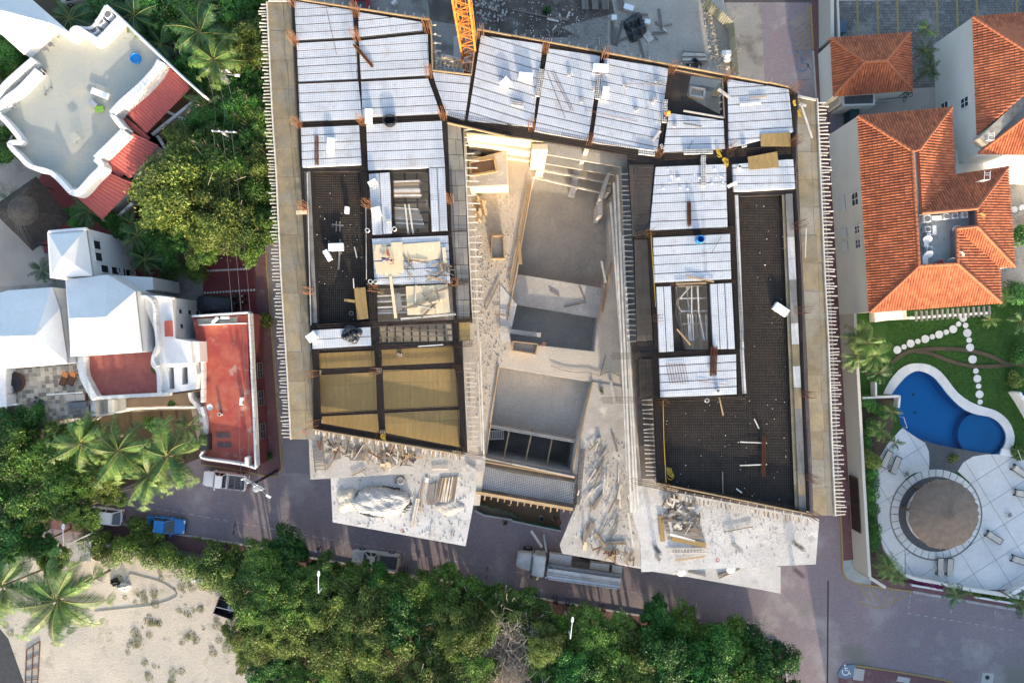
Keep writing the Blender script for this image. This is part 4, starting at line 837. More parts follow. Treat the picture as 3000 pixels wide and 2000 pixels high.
MB().prism(xy(ter, 7.0), 0, 7.0).build('wall', m_plaster, VA)
MB().prism(xy([lerp(p, (215,270), .03) for p in ter], 7.0), 6.9, 7.02).build('terrace_floor', m_terr, VA)
parapet(VA, pts(0,0,(975,45),(1130,190),(1480,525),(1700,730),(1870,880)), 5.5, 8.0, .22, sm=1)
parapet(VA, pts(0,0,(1470,560),(1420,650),(1290,790),(1110,950),(1025,1045)), 6.5, 7.9, .75); parapet(VA, pts(0,0,(1025,1045),(1080,1120),(1140,1190)), 6.5, 7.9, .5)
parapet(VA, pts(0,0,(1140,1195),(1010,1325),(875,1455)), 6.5, 7.9, .7); parapet(VA, pts(0,0,(875,1455),(930,1530),(840,1630),(720,1760),(640,1760)), 6.5, 7.8, .6)
parapet(VA, pts(0,0,(640,1760),(470,1590),(280,1530),(180,1440),(80,1320),(180,1290),(70,1140),(-20,1050)), 6.5, 7.9, .45)
parapet(VA, pts(0,0,(-40,1000),(60,900),(190,800),(340,640)), 6.8, 8.0, .6); parapet(VA, pts(0,0,(-40,880),(40,770),(160,660),(300,540)), 6.5, 8.2, .5)
parapet(VA, pts(0,0,(625,350),(690,270),(760,300),(870,370)), 6.8, 8.2, .7); parapet(VA, pts(0,0,(860,390),(940,340),(1110,160)), 6.8, 7.9, .75); parapet(VA, pts(0,0,(730,250),(850,240),(970,50)), 6.5, 8.0, .25)
facet(VA, [[(g00(0,95),11), (g00(-300,-60),11), (g00(-300,-400),8.5), (g00(250,-40),8.5), (g00(640,300),8.3), (g00(460,215),8.6)], [(g00(0,95),11), (g00(460,215),8.6), (g00(215,500),8.2), (g00(-30,280),8.4), (g00(-300,100),8.6), (g00(-300,-60),11)]], m_plaster, 'tent_roof')
MB().prism(xy(pts(0,0,(-300,-300),(240,-30),(630,305),(610,350),(465,262),(225,500),(0,310),(-300,150)), 8.0), 6.9, 8.0).build('penthouse', m_plaster, VA)
R1 = pts(0,0,(1545,590),(1130,1010),(1345,1225),(1770,790)); ribbed(VA, R1, (6.8,6.8,5.7,5.7), .3, m_roofred)
R2 = pts(0,0,(1080,1010),(930,1420),(1240,1568),(1450,1330)); ribbed(VA, [g00(1150,1190), g00(905,1430), g00(1190,1640), g00(1455,1335)], (6.7,6.7,5.4,5.4), .3, m_roofred)
ribbed(VA, [g00(1085,1015), g00(1055,1050), g00(1350,1300), g00(1380,1265)], (6.75,6.75,5.6,5.6), .3, m_roofred)
ribbed(VA, [g01(935,-10), g01(705,245), g01(940,450), g01(1245,125)], (6.5,6.5,5.2,5.2), .3, m_roofred); ribbed(VA, [g00(935,1425), g00(895,1465), g00(1100,1640), g00(1140,1600)], (6.6,6.6,5.5,5.5), .3, m_roofred)
for wq, wz in ((pts(0,0,(1140,1020),(1540,610),(1690,745),(1290,1160)), 5.6), (pts(0,0,(900,1450),(1150,1200),(1370,1300),(1120,1590)), 5.2), (pts(0,1,(720,240),(930,5),(1150,100),(880,390)), 5.1)): MB().prism(xy(wq, wz), 0, wz).build('wing', m_creamlt, VA)
for a, b, z in ((g00(1400,1240), g00(1850,880), 4.6), (g00(1545,1030), g00(1850,1180), 4.2), (g00(1450,1250), g00(1530,1380), 4.2), (g00(1780,780), g00(1860,860), 5.0), (g01(945,450), g01(1150,490), 3.4), (g01(1090,420), g01(1220,300), 3.6)): MB().bar(W(a,z), W(b,z), .28, .28).build('pergola_beam', m_plaster, VA)
MB().prism(xy(pts(0,0,(1350,1215),(1765,800),(1840,870),(1420,1260)), 4.2), 3.9, 4.2).build('balcony_floor', mat('brown_deck', (.20,.11,.06), (.15,.085,.05), 3, .8, brick=(.9,.12,.02,(.4,.4,.4),.8)), VA)
for q in (pts(0,0,(1285,285),(1335,255),(1440,350),(1400,395)), pts(0,0,(1490,460),(1530,430),(1560,460),(1520,495))): ribbed(VA, [q[0], q[3], q[2], q[1]], (5.4,5.4,5.0,5.0), .25, m_roofred)
for c in ((1470,400),(1580,500)):
    q = W(g00(*c), 3.4); MB().lathe((q.x, q.y, 3.1), [(0,.3),(1.05,.3),(1.1,0)], 8).build('balcony_floor', m_grey, VA); MB().lathe((q.x, q.y, 3.4), [(1.02,.55),(1.08,.6),(1.1,.55)], 8).build('balcony_rail', m_grey, VA)
t = thing('paddling_pool', 'round bright blue plastic paddling pool on the grey roof terrace', 'paddling pool', W(g00(1255,545), 7.02))
child('rim', MB().lathe((0,0,0), [(.50,0),(.52,.3),(.47,.32),(.45,.1)], 24), m_bluepl, t, True); child('water', MB().lathe((0,0,.2), [(0,0),(.46,0)], 24), m_bluepl, t)
t = thing('sun_lounger', 'white plastic sun lounger alone on the grey roof terrace', 'sun lounger', W(g00(935,870), 7.02), math.radians(-21))
child('frame', MB().box((0,0,.3), (1.85,.62,.05)), m_white, t); child('backrest', MB().box((.62,0,.42), (.62,.58,.05), (0,-.3,0)), m_white, t)
for x in (-.75,.75):
    for y in (-.25,.25): child('leg', MB().box((x,y,.14), (.06,.06,.28)), m_white, t)
t = thing('folding_chair', 'grey folding chair with a lime green cushion lying on the roof terrace', 'chair', W(g00(880,970), 7.02), math.radians(-40))
child('seat', MB().box((-.25,0,.3), (.9,.5,.04)), m_steel, t); child('cushion', MB().box((.55,-.1,.2), (.55,.62,.12), (0,0,.5)), m_green, t); child('cushion', MB().box((.72,.15,.16), (.5,.5,.1), (0,0,.9)), m_green, t)
for y in (-.27,.27): child('leg', MB().bar((-.7,y,.02), (.3,y,.3), .03, .03), m_grey, t)
t = thing('garden_table', 'small square glass table with weathered top on the roof terrace', 'table', W(g00(718,1275), 7.02), math.radians(35))
child('table_top', MB().box((0,0,.66), (.8,.8,.03)), m_terr, t)
for x in (-.36,.36):
    for y in (-.36,.36): child('leg', MB().box((x,y,.32), (.04,.04,.64)), m_grey, t)
for i, (x, y, r) in enumerate(((1030,165,40),(960,225,40),(900,305,40))): ac_unit(g00(x,y), 7.0, math.radians(r), 'white air conditioner in the walled recess of the roof terrace', 'air conditioners in the terrace recess', 1.1)
for i, (x, y) in enumerate(((230,680),(170,750),(60,850))): ac_unit(g00(x,y), 7.0, math.radians(40), 'white box air conditioner behind the wavy terrace parapet', 'air conditioners behind the wavy parapet', 1.0, side=True, fan=False)
for i, (x, y, lb) in enumerate(((440,470,'round grey cafe table under the tent roof of the terrace'), (495,430,'round wicker stool beside the cafe table on the terrace'), (170,875,'round grey drum table standing by the wavy parapet'))):
    t = thing('round_table', lb, 'table', W(g00(x,y), 7.02)); child('table_top', MB().lathe((0,0,.5), [(0,.03),(.24,.03),(.26,0),(0,0)], 18), m_grey, t); child('leg', MB().lathe((0,0,0), [(.12,0),(.05,.1),(.05,.5)], 10), m_grey, t)
t = thing('plastic_chair', 'white plastic chairs stacked and tipped by the terrace parapet', 'chair', W(g00(110,980), 7.02), .6)
child('seat', MB().box((0,0,.42), (.5,.5,.05)), m_white, t); child('backrest', MB().box((-.25,0,.65), (.05,.5,.5)), m_white, t)
for x in (-.22,.22):
    for y in (-.22,.22): child('leg', MB().box((x,y,.2), (.05,.05,.4)), m_white, t)
t = thing('exercise_bench', 'dark exercise bench with weight bar on the roof terrace', 'exercise bench', W(g00(320,770), 7.02), .9)
child('bench', MB().box((0,0,.4), (1.1,.3,.08)), m_black, t); child('bar', MB().bar((.3,-.8,.9), (.3,.8,.9), .04, .04), m_grey, t); child('frame', MB().bar((-.6,0,.03), (.6,0,.03), .08, .06), m_grey, t)
for y in (-.3,.3): child('upright', MB().box((.3,y,.45), (.05,.05,.9)), m_grey, t)
t = thing('exercise_bike', 'small silver exercise bike on the roof terrace', 'exercise bike', W(g00(435,685), 7.02), 2.2)
child('frame', MB().bar((-.4,0,.2), (.4,0,.6), .1, .1), m_steel, t); child('flywheel', MB().lathe((.3,0,.1), [(0,.3),(.2,.3),(.2,0)], 14), m_grey, t); child('saddle', MB().box((-.35,0,.8), (.28,.2,.08)), m_black, t); child('handlebar', MB().bar((.4,-.25,.95), (.4,.25,.95), .04, .04), m_grey, t)
t = thing('dumbbell_bar', 'thin barbell lying on the roof terrace', 'barbell', W(g00(450,845), 7.02), .85); child('bar', MB().bar((-.55,0,.06), (.55,0,.06), .035, .035), m_grey, t)
for x in (-.45,.45): child('weight', MB().box((x,0,.1), (.05,.2,.2)), m_grey, t)
PA = thing('palapa', 'large square grey thatched palapa with a raised ridge cap', 'palapa', W((90,700), 0))
c4 = [(g01(330,55),3.0),(g01(640,430),3.0),(g01(300,735),2.9),(g01(-90,350),2.9)]; ap = (g01(150,350), 6.3)
for i in range(4):
    a, b = c4[i], c4[(i+1)%4]; A, B, C = W(*a), W(*b), W(*ap); mb = MB(); n = 26
    for j in range(n):
        p, q = A.lerp(B, j/n), A.lerp(B, (j+1)/n); r_ = Vector((0,0,rnd.uniform(0,.09))); p2, q2 = p.lerp(C, .5)+Vector((0,0,.12))+r_, q.lerp(C, .5)+Vector((0,0,.12))+r_
        p, q = p+(p-C)*rnd.uniform(0,.03), q+(q-C)*rnd.uniform(0,.03)
        mb.add([p, q, q2, p2], [(0,1,2,3)]); mb.add([p2, q2, C], [(0,1,2)])
    mb.build('thatch', m_thatchg, PA)
mb = MB(); C = W(*ap); mb.lathe((C.x, C.y, C.z-.95), [(1.55,-.1),(1.45,.25),(.9,.8),(.3,1.15),(0,1.2)], 16); mb.build('ridge_cap', mat('grey_thatch_cap', (.115,.10,.088), (.08,.07,.06), 2, .95, bump=1, bscale=20, fine=.3), PA, smooth=False)
for p, z in c4: q = W(lerp(p, ap[0], .2), z); MB().tube([(q.x,q.y,0),(q.x,q.y,3.4)], .12, 8).build('post', m_bark, PA)
VB = thing('tent_roof_villa', 'white villa complex with smooth hipped plaster roofs and stepped terraces', 'house', W((200,950), 0))
def tent(eave, ze, ridge, zr, base, m=m_plaster):
    MB().prism(xy(base, ze), 0, ze-.02).build('wall', m, VB)
def faces(*fs): facet(VB, fs, m_plaster, 'roof', .25)
T1 = pts(0,1,(440,560),(790,530),(850,965),(465,985)); tent(None, 8, None, 0, T1); ap1 = (g01(570,790), 9.9)
faces([(T1[0],8),(T1[1],8),ap1], [(T1[1],8),(T1[2],8),ap1], [(T1[2],8),(T1[3],8),ap1], [(T1[3],8),(T1[0],8),ap1])
parapet(VB, [T1[0], T1[1]], 7.9, 8.3, .25, sm=1); parapet(VB, [T1[3], T1[0]], 7.9, 8.2, .2, sm=1)
T2 = pts(0,1,(600,1000),(990,955),(1245,1105),(1308,1663),(650,1708)); tent(None, 8, None, 0, T2); A2, B2 = (g01(642,1358), 10.2), (g01(965,1346), 10.2)
faces([(T2[0],8),(T2[1],8),(T2[2],8),B2,A2], [(T2[2],8),(T2[3],8),B2], [(T2[3],8),(T2[4],8),A2,B2], [(T2[4],8),(T2[0],8),A2])
T3 = pts(0,1,(70,1100),(480,1070),(550,1270),(622,1768),(20,1818),(-300,1780),(-200,1180)); tent(None, 7.5, None, 0, T3); A3, B3 = (g01(85,1522), 9.8), (g01(325,1513), 9.8); C3 = (g01(-200,1525), 9.8)
faces([(T3[0],7.5),(T3[1],7.5),(T3[2],7.5),B3,A3], [(T3[2],7.5),(T3[3],7.5),B3], [(T3[3],7.5),(T3[4],7.5),(T3[5],7.5),C3,A3,B3], [(T3[0],7.5),A3,C3,(T3[6],7.5)])
MB().prism(xy(pts(0,1,(990,955),(1400,980),(1410,1090),(1240,1110)), 5.5), 0, 5.5).build('wing', m_plaster, VB)
MB().prism(xy(pts(0,1,(1400,985),(1500,1010),(1500,1100),(1400,1100)), 3.0), 0, 3.0).build('wing', m_plaster, VB)
V5 = pts(0,1,(1300,1150),(1580,1165),(1610,1540),(1755,1568),(1765,1765),(1450,1775),(1430,1500)); MB().prism(xy(V5, 6.4), 0, 6.4).build('wing', m_plaster, VB)
parapet(VB, pts(0,1,(1280,1150),(1360,1165),(1410,1240),(1420,1400),(1440,1600),(1400,1720),(1430,1800)), 6.3, 7.1, .3); parapet(VB, pts(0,1,(1300,1150),(1450,1155),(1585,1168)), 6.3, 6.8, .2)
def eastwins(a, b, z, spots):
    A = Vector(W(a, z)[:2]); B = Vector(W(b, z)[:2]); d = (B-A).normalized(); o = Vector((-d.y, d.x));
    if o.x < 0: o = -o
    for s, w_, z0, z1 in spots: window(VB, tuple(A+d*s), tuple(A+d*(s+w_)), z0, z1, out=tuple(o))
eastwins(T1[1], T1[2], 8, ((1.0,.9,6.0,7.2),(2.2,.9,6.0,7.2),(3.4,.5,3.0,3.6),(3.4,.9,.9,2.1)))
L1 = (Vector(W(T1[2],8)[:2])-Vector(W(T1[1],8)[:2])).length; eastwins(T1[1], T1[2], 8, ((L1-1.3,.8,5.2,6.5),(L1-1.3,.8,3.4,4.7),(L1-1.3,.8,1.2,2.6)))
eastwins(V5[1], V5[2], 6.4, ((1.1,.5,4.6,5.4),(1.1,.5,2.6,3.4),(2.6,.5,4.6,5.3),(1.1,.5,.8,1.6)))
for c in ((1515,1440),(1570,1440)): pass
ribbed(VB, [g01(1510,1380), g01(1585,1375), g01(1590,1520), g01(1515,1525)], (6.9,6.5,6.5,6.9), .2, m_roofred)
MB().prism(xy(pts(0,2,(700,140),(1410,40),(1450,240),(1500,480),(890,525),(790,300)), 5.4), 0, 5.4).build('wall', m_plaster, VB)
MB().prism(xy(pts(0,2,(800,135),(1400,60),(1440,240),(1445,470),(910,495),(812,300)), 5.42), 5.3, 5.44).build('terrace_floor', m_redtile, VB)
parapet(VB, pts(0,2,(745,140),(755,300),(820,440),(870,525)), 5, 6.2, .75); parapet(VB, pts(0,2,(870,520),(1200,500),(1540,485)), 5, 6.0, .35, sm=2); parapet(VB, pts(0,2,(1430,60),(1400,200),(1450,280),(1460,480)), 5, 6.1, .4)
MB().prism(xy(pts(0,2,(1450,200),(1790,190),(1815,300),(1800,440),(1545,475),(1470,480)), 5.6), 0, 5.6, 0, [xy(pts(0,2,(1548,240),(1595,235),(1605,435),(1555,440)), 5.6), xy(pts(0,2,(1668,240),(1722,235),(1727,390),(1675,395)), 5.6)]).build('light_well_block', m_plaster, VB)
MB().prism(xy(pts(0,2,(1440,0),(1830,0),(1840,190),(1500,190)), 5.9), 0, 5.9).build('wing', m_plaster, VB)
MB().prism(xy(pts(0,2,(880,540),(1150,520),(1160,640),(885,690)), 3.2), 0, 3.2).build('wing', m_creamlt, VB); MB().prism(xy(pts(0,2,(1150,525),(1740,460),(1750,600),(1160,615)), 3.0), 0, 3.0).build('patio', mat('brown_patio', (.30,.22,.16), (.24,.18,.13), 1, .9), VB)
parapet(VB, pts(0,2,(1150,620),(1500,608),(1810,605)), 2.8, 3.8, .2, sm=1); parapet(VB, pts(0,2,(870,690),(1000,665),(1150,635)), 2.8, 4.0, .2, sm=1); parapet(VB, pts(0,2,(840,500),(850,690)), 3, 4.6, .7, sm=1); parapet(VB, pts(0,2,(1010,535),(1015,650)), 3, 4.2, .5, sm=1)
parapet(VB, pts(0,2,(1740,470),(1760,540),(1830,620),(1850,740)), 2.5, 4.4, .4)
SLT = pts(0,2,(50,260),(690,165),(830,480),(832,685),(495,712),(495,798),(90,812),(62,600)); MB().prism(xy(SLT, 4.6), 0, 4.6).build('wall', m_plaster, VB)
P = xy(SLT, 4.62); a = math.radians(5); ca, sa = math.cos(a), math.sin(a); st = .42
us = [p[0]*ca+p[1]*sa for p in P]; vs_ = [-p[0]*sa+p[1]*ca for p in P]; tiles = []
tl = MB(); tl.box((0,0,0), (st-.015, st-.015, .03)); tl_me = meshof(tl, 'tile', m_slate)
u = min(us)
while u < max(us):
    v = min(vs_)
    while v < max(vs_):
        c = ((u+st/2)*ca-(v+st/2)*sa, (u+st/2)*sa+(v+st/2)*ca)
        if inside(c, P): tiles.append(c)
        v += st
    u += st
for i, c in enumerate(tiles):
    if i < 300: local('tile', tl_me, VB, (c[0], c[1], 4.61+rnd.uniform(0,.008)), (0,0,a))
mb = MB(); [mb.box((c[0], c[1], 4.61), (st-.015, st-.015, .03), a) for c in tiles[300:]]
if len(tiles) > 300: mb.build('tile_field', m_slate, VB, kind='stuff')
parapet(VB, pts(0,2,(20,200),(10,400),(20,600)), 4.4, 6, .9); parapet(VB, pts(0,2,(0,595),(160,575)), 4.4, 5.4, .2, sm=1); MB().bar(W(g02(430,488),5.6), W(g02(760,468),5.6), .12, .12).build('rail', m_plaster, VB)
parapet(VB, pts(0,2,(500,790),(650,750),(830,725),(880,690)), 3.0, 4.0, .25, sm=2)
for a_, b_ in ((g02(65,600), g02(90,812)), (g02(90,812), g02(495,798)), (g02(495,712), g02(832,688))):
    mb = MB(); A = W(a_,5.5); B = W(b_,5.5); mb.bar(A, B, .05, .05); n = 14
    for i in range(n+1): q = A.lerp(B, i/n); mb.rod((q.x,q.y,4.6), (q.x,q.y,5.5), .015)
    mb.build('railing', m_grey, VB)
q = W(g02(140,375), 4.65); t = thing('round_daybed', 'round dark wicker daybed with cream rim on the slate terrace', 'daybed', q)
child('base', MB().lathe((0,0,0), [(1.05,0),(1.12,.35),(1.0,.4)], 28), m_wicker, t, True); child('cushion', MB().lathe((0,0,.38), [(0,.14),(.9,.14),(1.0,.05),(1.0,0)], 28, 0, -1.2, 1.9), m_dark, t); child('canopy', MB().lathe((0,0,.4), [(1.1,0),(1.12,.5),(1.0,.75)], 28, 0, 1.6, 4.9), m_beige, t, True)
child('table', MB().lathe((.1,0,.45), [(0,.12),(.3,.12),(.32,0)], 16), m_black, t)
for i, (dx, ang) in enumerate(((0,0),(.72,.05))):
    t = thing('lounge_chair', ('orange topped wicker lounge chair beside the red terrace wall', 'brown wicker lounge chair with orange headrest, outer one of the pair')[i], 'lounge chair', W(g02(605+i*72,345-i*4), 4.65), math.radians(-22))
    child('seat', MB().box((0,-.2,.3), (.62,1.0,.14)), m_wicker, t); child('headrest', MB().box((0,.5,.42), (.62,.5,.14), (.35,0,0)), m_orangefab, t)
    for x in (-.25,.25):
        for y in (-.6,.55): child('leg', MB().box((x,y,.12), (.06,.06,.24)), m_wicker, t)
t = thing('sofa', 'cream cushioned sofa on the slate terrace', 'sofa', W(g02(720,510), 4.65), math.radians(3)); child('base', MB().box((0,0,.2), (2.0,.75,.36)), m_wicker, t)
for x in (-.48,.48): child('cushion', MB().box((x,0,.45), (.92,.68,.16)), m_beige, t)
t = thing('coffee_table', 'dark slatted coffee table beside the cream sofa', 'table', W(g02(735,578), 4.65), math.radians(3)); child('table_top', MB().box((0,0,.4), (1.9,.6,.05)), m_grey, t); [child('leg', MB().box((x,0,.19), (.08,.5,.38)), m_grey, t) for x in (-.8,.8)]
for i, (x, y, m_) in enumerate(((352,512,m_steel),(345,550,m_steel),(392,546,m_teal),(120,545,m_white))):
    t = thing('plant_pot', ('blue grey round pot at the middle of the slate terrace', 'pale round pot touching the other terrace pots', 'green glazed pot beside the two grey pots', 'white pot in the corner of the slate terrace')[i], 'pot', W(g02(x,y), 4.65)); child('bowl', MB().lathe((0,0,0), [(.1,0),(.2,.12),(.22,.3),(.18,.32)], 16), m_, t, True); child('soil', MB().lathe((0,0,.27), [(0,0),(.19,0)], 16), m_soil, t)
m_wine = mat('wine_wall', (.16,.045,.05), (.13,.035,.045), .6, .8, fine=.1)
RB = thing('corner_building', 'low corner building with worn red painted roof and white parapets', 'building', W((660,1150), 0))
rp = [g01(1765,1350), g01(2285,1310), g02(2290,300), g02(2318,600), g02(2345,1150), g02(2250,1135), g02(1850,1070), g02(1850,950), g02(1885,750), g02(1850,200)]
MB().prism(xy(rp, 4.2), 0, 4.2).build('wall', m_wine, RB); MB().prism(xy([lerp(p, (655,1140), .02) for p in rp], 4.2), 4.1, 4.23).build('roof_floor', m_red, RB)
parapet(RB, pts(0,1,(2285,1305),(2300,1620),(2310,1868),(2325,2168),(2348,2720)), 4.0, 5.0, .2); parapet(RB, pts(0,2,(2345,1165),(2250,1135),(2100,1110),(1850,1070),(1860,1010)), 4.0, 5.0, .22, sm=3)
parapet(RB, pts(0,1,(1760,1335),(2000,1318),(2290,1300)), 4.0, 4.9, .2, sm=1); parapet(RB, pts(0,1,(1820,1415),(2050,1405),(2260,1400)), 4.0, 4.7, .12, sm=1); parapet(RB, pts(0,2,(1870,1000),(1880,760),(1850,600)), 3.8, 4.8, .35); parapet(RB, pts(0,2,(1855,560),(1855,200),(1825,0)), 4.0, 4.9, .3)
MB().box(W(g02(2285,1090), 4.6), (.35,.8,1.2)).build('chimney', m_plaster, RB)
MB().prism(xy(pts(0,1,(1810,1360),(2180,1345),(2180,1390),(1820,1405)), 4.26), 4.2, 4.26).build('gutter_floor', m_terr, RB)
rb = [Vector(W(g02(2318,600), 4.2)[:2]), Vector(W(g02(2345,1150), 4.2)[:2])]; d = (rb[1]-rb[0]).normalized(); o = Vector((-d.y,d.x)); o = o if o.x > 0 else -o
for s in (-4.5,-1.5,2.0): window(RB, tuple(rb[0]+d*s), tuple(rb[0]+d*(s+1.6)), 1.0, 2.4, m_grey, tuple(o), 2)
for x, y, rz in ((2080,1350,0),(1990,1375,.8)): ac_unit(g01(x,y), 4.26, rz, 'white air conditioner behind the low wall of the red roof', 'air conditioners on the red roof', .9, side=True, fan=False)
ac_unit(g02(2232,545), 4.25, 1.5, 'lone white air conditioner standing on the worn red roof', None, .9, side=True)
q = W(g02(2035,665), 4.25); t = thing('roof_vent', 'round cream vent pipe standing on the red roof', 'vent', q); child('pipe', MB().lathe((0,0,0), [(.16,0),(.16,.5),(.2,.5),(.2,.55),(.12,.55),(.12,.1)], 16), m_beige, t)
q = W(g02(1950,600), 4.25); t = thing('satellite_dish', 'small white satellite dish on the worn red roof', 'satellite dish', q, 1.0); child('dish', MB().lathe((0,0,.5), [(0,0),(.18,.03),(.32,.1)], 16), m_white, t, True); child('arm', MB().rod((0,0,.5), (0,.2,.8), .015), m_grey, t); child('post', MB().tube([(0,0,0),(0,0,.5)], .03, 6), m_grey, t)
for i, (x, y) in enumerate(((2050,862),(2065,950))):
    q = W(g02(x,y), 4.25); t = thing('roof_grate', 'rusty steel grate lying on the red roof', 'grate', q, -.05, 'grates on the red roof'); mb = MB(); [mb.bar((-.75,(j-3)*.08,.04), (.75,(j-3)*.08,.04), .03, .03) for j in range(7)]; child('bars', mb, m_grey, t); mb = MB(); [mb.bar((k,-.27,.08), (k,.27,.08), .05, .05) for k in (-.75,0,.75)]; child('rim', mb, m_grey, t)
t = thing('water_tank', 'dark covered water tank in the corner of the red roof', 'water tank', W(g02(1905,920), 4.25)); child('tank', MB().box((0,0,.45), (1.0,1.6,.9), taper=.92), m_black, t); child('lid', MB().box((0,0,.93), (.8,1.3,.06)), m_tarp, t)
for k, (a, b) in enumerate(((g01(1935,735), g01(2265,718)), (g01(1915,920), g01(2285,900)), (g01(1885,1125), g01(2335,1095)))):
    t = thing('bay_divider', ('row of white scalloped blocks across the red drive, beside the hedge tree', 'middle row of white scalloped blocks across the red drive', 'row of white scalloped blocks across the red drive, next to the covered car')[k], 'divider', W(a, .12))
    A, B = W(a, .12), W(b, .12); n = 17; me_ = meshof(MB().lathe((0,0,0), [(.13,0),(.12,.09),(.06,.14),(0,.15)], 10), 'dome_block', m_plaster, True)
    for i in range(n): local('dome_block', me_, t, A.lerp(B, i/(n-1)))
def tiled(par, poly, name='roof', w=.27, ln=.42):
    # one roof plane covered with rows of barrel tiles; poly = [(pixel, z)...], first edge = eave
    P = [W(p, z) for p, z in poly]; n = (P[1]-P[0]).cross(P[2]-P[0]).normalized()
    if n.z < 0: n = -n
    u = (P[1]-P[0]).normalized(); v = n.cross(u).normalized()
    if v.z < 0: v = -v
    o = P[0]; Q = [((p-o).dot(u), (p-o).dot(v)) for p in P]
    base = MB(); idx = list(range(len(P))); cr = (P[1]-P[0]).cross(P[2]-P[0]).z
    if cr < 0: idx = idx[::-1]
    k = len(P); base.add([p-n*.02 for p in P]+[p-n*.16 for p in P], [tuple(idx), tuple(i+k for i in idx[::-1])]+[(i, j, j+k, i+k) for i, j in zip(idx, idx[1:]+idx[:1])])
    r = base.build(name, m_tile, par)
    mb = MB(); u0, u1 = min(q[0] for q in Q), max(q[0] for q in Q); m = int((u1-u0)/w)
    for i in range(m):
        a = u0+(u1-u0)*i/m; b = u0+(u1-u0)*(i+1)/m; c = clip(clip(Q, (1,0), a+w*.1), (-1,0), -b+w*.1)
        if len(c) < 3: continue
        v0, v1 = min(q[1] for q in c), max(q[1] for q in c)
        cm = clip(clip(Q, (1,0), (a+b)/2-.01), (-1,0), -(a+b)/2-.01)
        if len(cm) > 2: v0, v1 = min(q[1] for q in cm), max(q[1] for q in cm)
        t = v0-.06; off = rnd.uniform(0,.06)
        while t < v1:
            e = min(v1, t+ln+rnd.uniform(-.02,.02))
            if e-t > .05:
                vs = []
                for vv, h in ((t, .115), (e, .075)):
                    for s, hh in ((-.47,0), (-.3,.75), (0,1), (.3,.75), (.47,0)): q = o+u*((a+b)/2+s*w*.92)+v*vv+n*(h*hh); vs.append(q)
                mb.add(vs, [(j, j+1, j+6, j+5) for j in range(4)]+[(4,3,2,1,0)])
            t += ln
    mb.build('tile_field', m_tile, r, kind='stuff'); return r
def ridge(par, a, za, b, zb):
    A, B = W(a, za), W(b, zb); n = max(1, int((B-A).length/.45)); d = (B-A)/n
    mb = MB()
    for i in range(n): mb.tube([A+d*i+Vector((0,0,.05)), A+d*(i+1.05)+Vector((0,0,.05))], [.17,.13], 7)
    mb.build('ridge_tiles', m_tileridge, par)
def body(par, px, zt, m=m_creamlt, inset=.0, name='wall', zb=0):
    P = xy(px, zt); c = (sum(p[0] for p in P)/len(P), sum(p[1] for p in P)/len(P))
    P = [(p[0]+(c[0]-p[0])*inset, p[1]+(c[1]-p[1])*inset) for p in P]; return MB().prism(P, zb, zt-.18).build(name, m, par)
GH = thing('gate_house', 'small gate house with a hipped terracotta roof beside the parking court', 'house', W((2555,190), 0))
c = [g30(575,355), g30(1305,305), g30(1325,830), g30(600,885)]; ra, rb_ = g30(885,575), g30(1085,560); z0, z1 = 3.6, 5.3
body(GH, c, z0, m_creamlt, .06)
tiled(GH, [(c[0],z0),(c[1],z0),(rb_,z1),(ra,z1)]); tiled(GH, [(c[1],z0),(c[2],z0),(rb_,z1)]); tiled(GH, [(c[2],z0),(c[3],z0),(ra,z1),(rb_,z1)]); tiled(GH, [(c[3],z0),(c[0],z0),(ra,z1)])
for a, b in ((c[0],ra),(c[1],rb_),(c[2],rb_),(c[3],ra)): ridge(GH, a, z0, b, z1)
ridge(GH, ra, z1, rb_, z1)
MB().prism(xy(pts(3,0,(680,880),(985,865),(985,965),(685,975)), 2.6), 0, 2.6).build('annexe', m_creamlt, GH); MB().prism(xy(pts(3,0,(700,885),(965,872),(965,950),(705,958)), 2.62), 2.5, 2.63).build('annexe_roof', m_gravel, GH)
sheet('gate_court', [(2460,275),(2750,255),(2750,330),(2500,345)], .04, mat('beige_paving', (.42,.38,.33), (.36,.33,.29), .6, .85), kind='structure')
MH = thing('hotel_house', 'large two storey house with terracotta hipped roofs around a sunken service deck', 'house', W((2720,640), 0))
ze, zr = 6.5, 8.6
NW, NE = g30(822,1070), g30(1683,990); r1, r2 = g30(1320,1385), g30(1382,1385); SWc, SEc = g31(930,1300), g31(2140,1210); q1, q2 = g31(1385,875), g31(1740,855)
wl, wt, wr = (2701,624), (2797,513), (2952,490); ap_, apb = (2862,611), (2862,664); wse, wsw = (2972,781), (2928,783); wi = (2802,670)
MB().prism(xy([NW, NE, (2797,513), wr, wse, wsw, SEc, SWc], 6.4), 0, 6.4).build('wall', m_creamlt, MH)
tiled(MH, [(SWc,ze),(NW,ze),(r1,zr),(q1,zr)]); tiled(MH, [(NW,ze),(NE,ze),(r2,zr),(r1,zr)]); tiled(MH, [(NE,ze),(wt,ze),(wl,zr),(r2,zr)])
tiled(MH, [(wt,ze),(wr,ze),(ap_,zr),(wl,zr-.2)]); tiled(MH, [(wr,ze),(wse,ze),(apb,zr),(ap_,zr)]); tiled(MH, [(wse,ze),(wsw,ze),(wi,zr),(apb,zr)]); tiled(MH, [(wsw,ze),(SEc,ze),(q2,zr),(wi,zr)]); tiled(MH, [(SEc,ze),(SWc,ze),(q1,zr),(q2,zr)])
for a, b in ((NW,r1),(NE,r2),(wr,ap_),(wse,apb),(SEc,q2),(SWc,q1)): ridge(MH, a, ze, b, zr)
for a, b in ((r1,q1),(ap_,wl),(apb,wi),(wi,q2),(q1,q2)): ridge(MH, a, zr, b, zr)
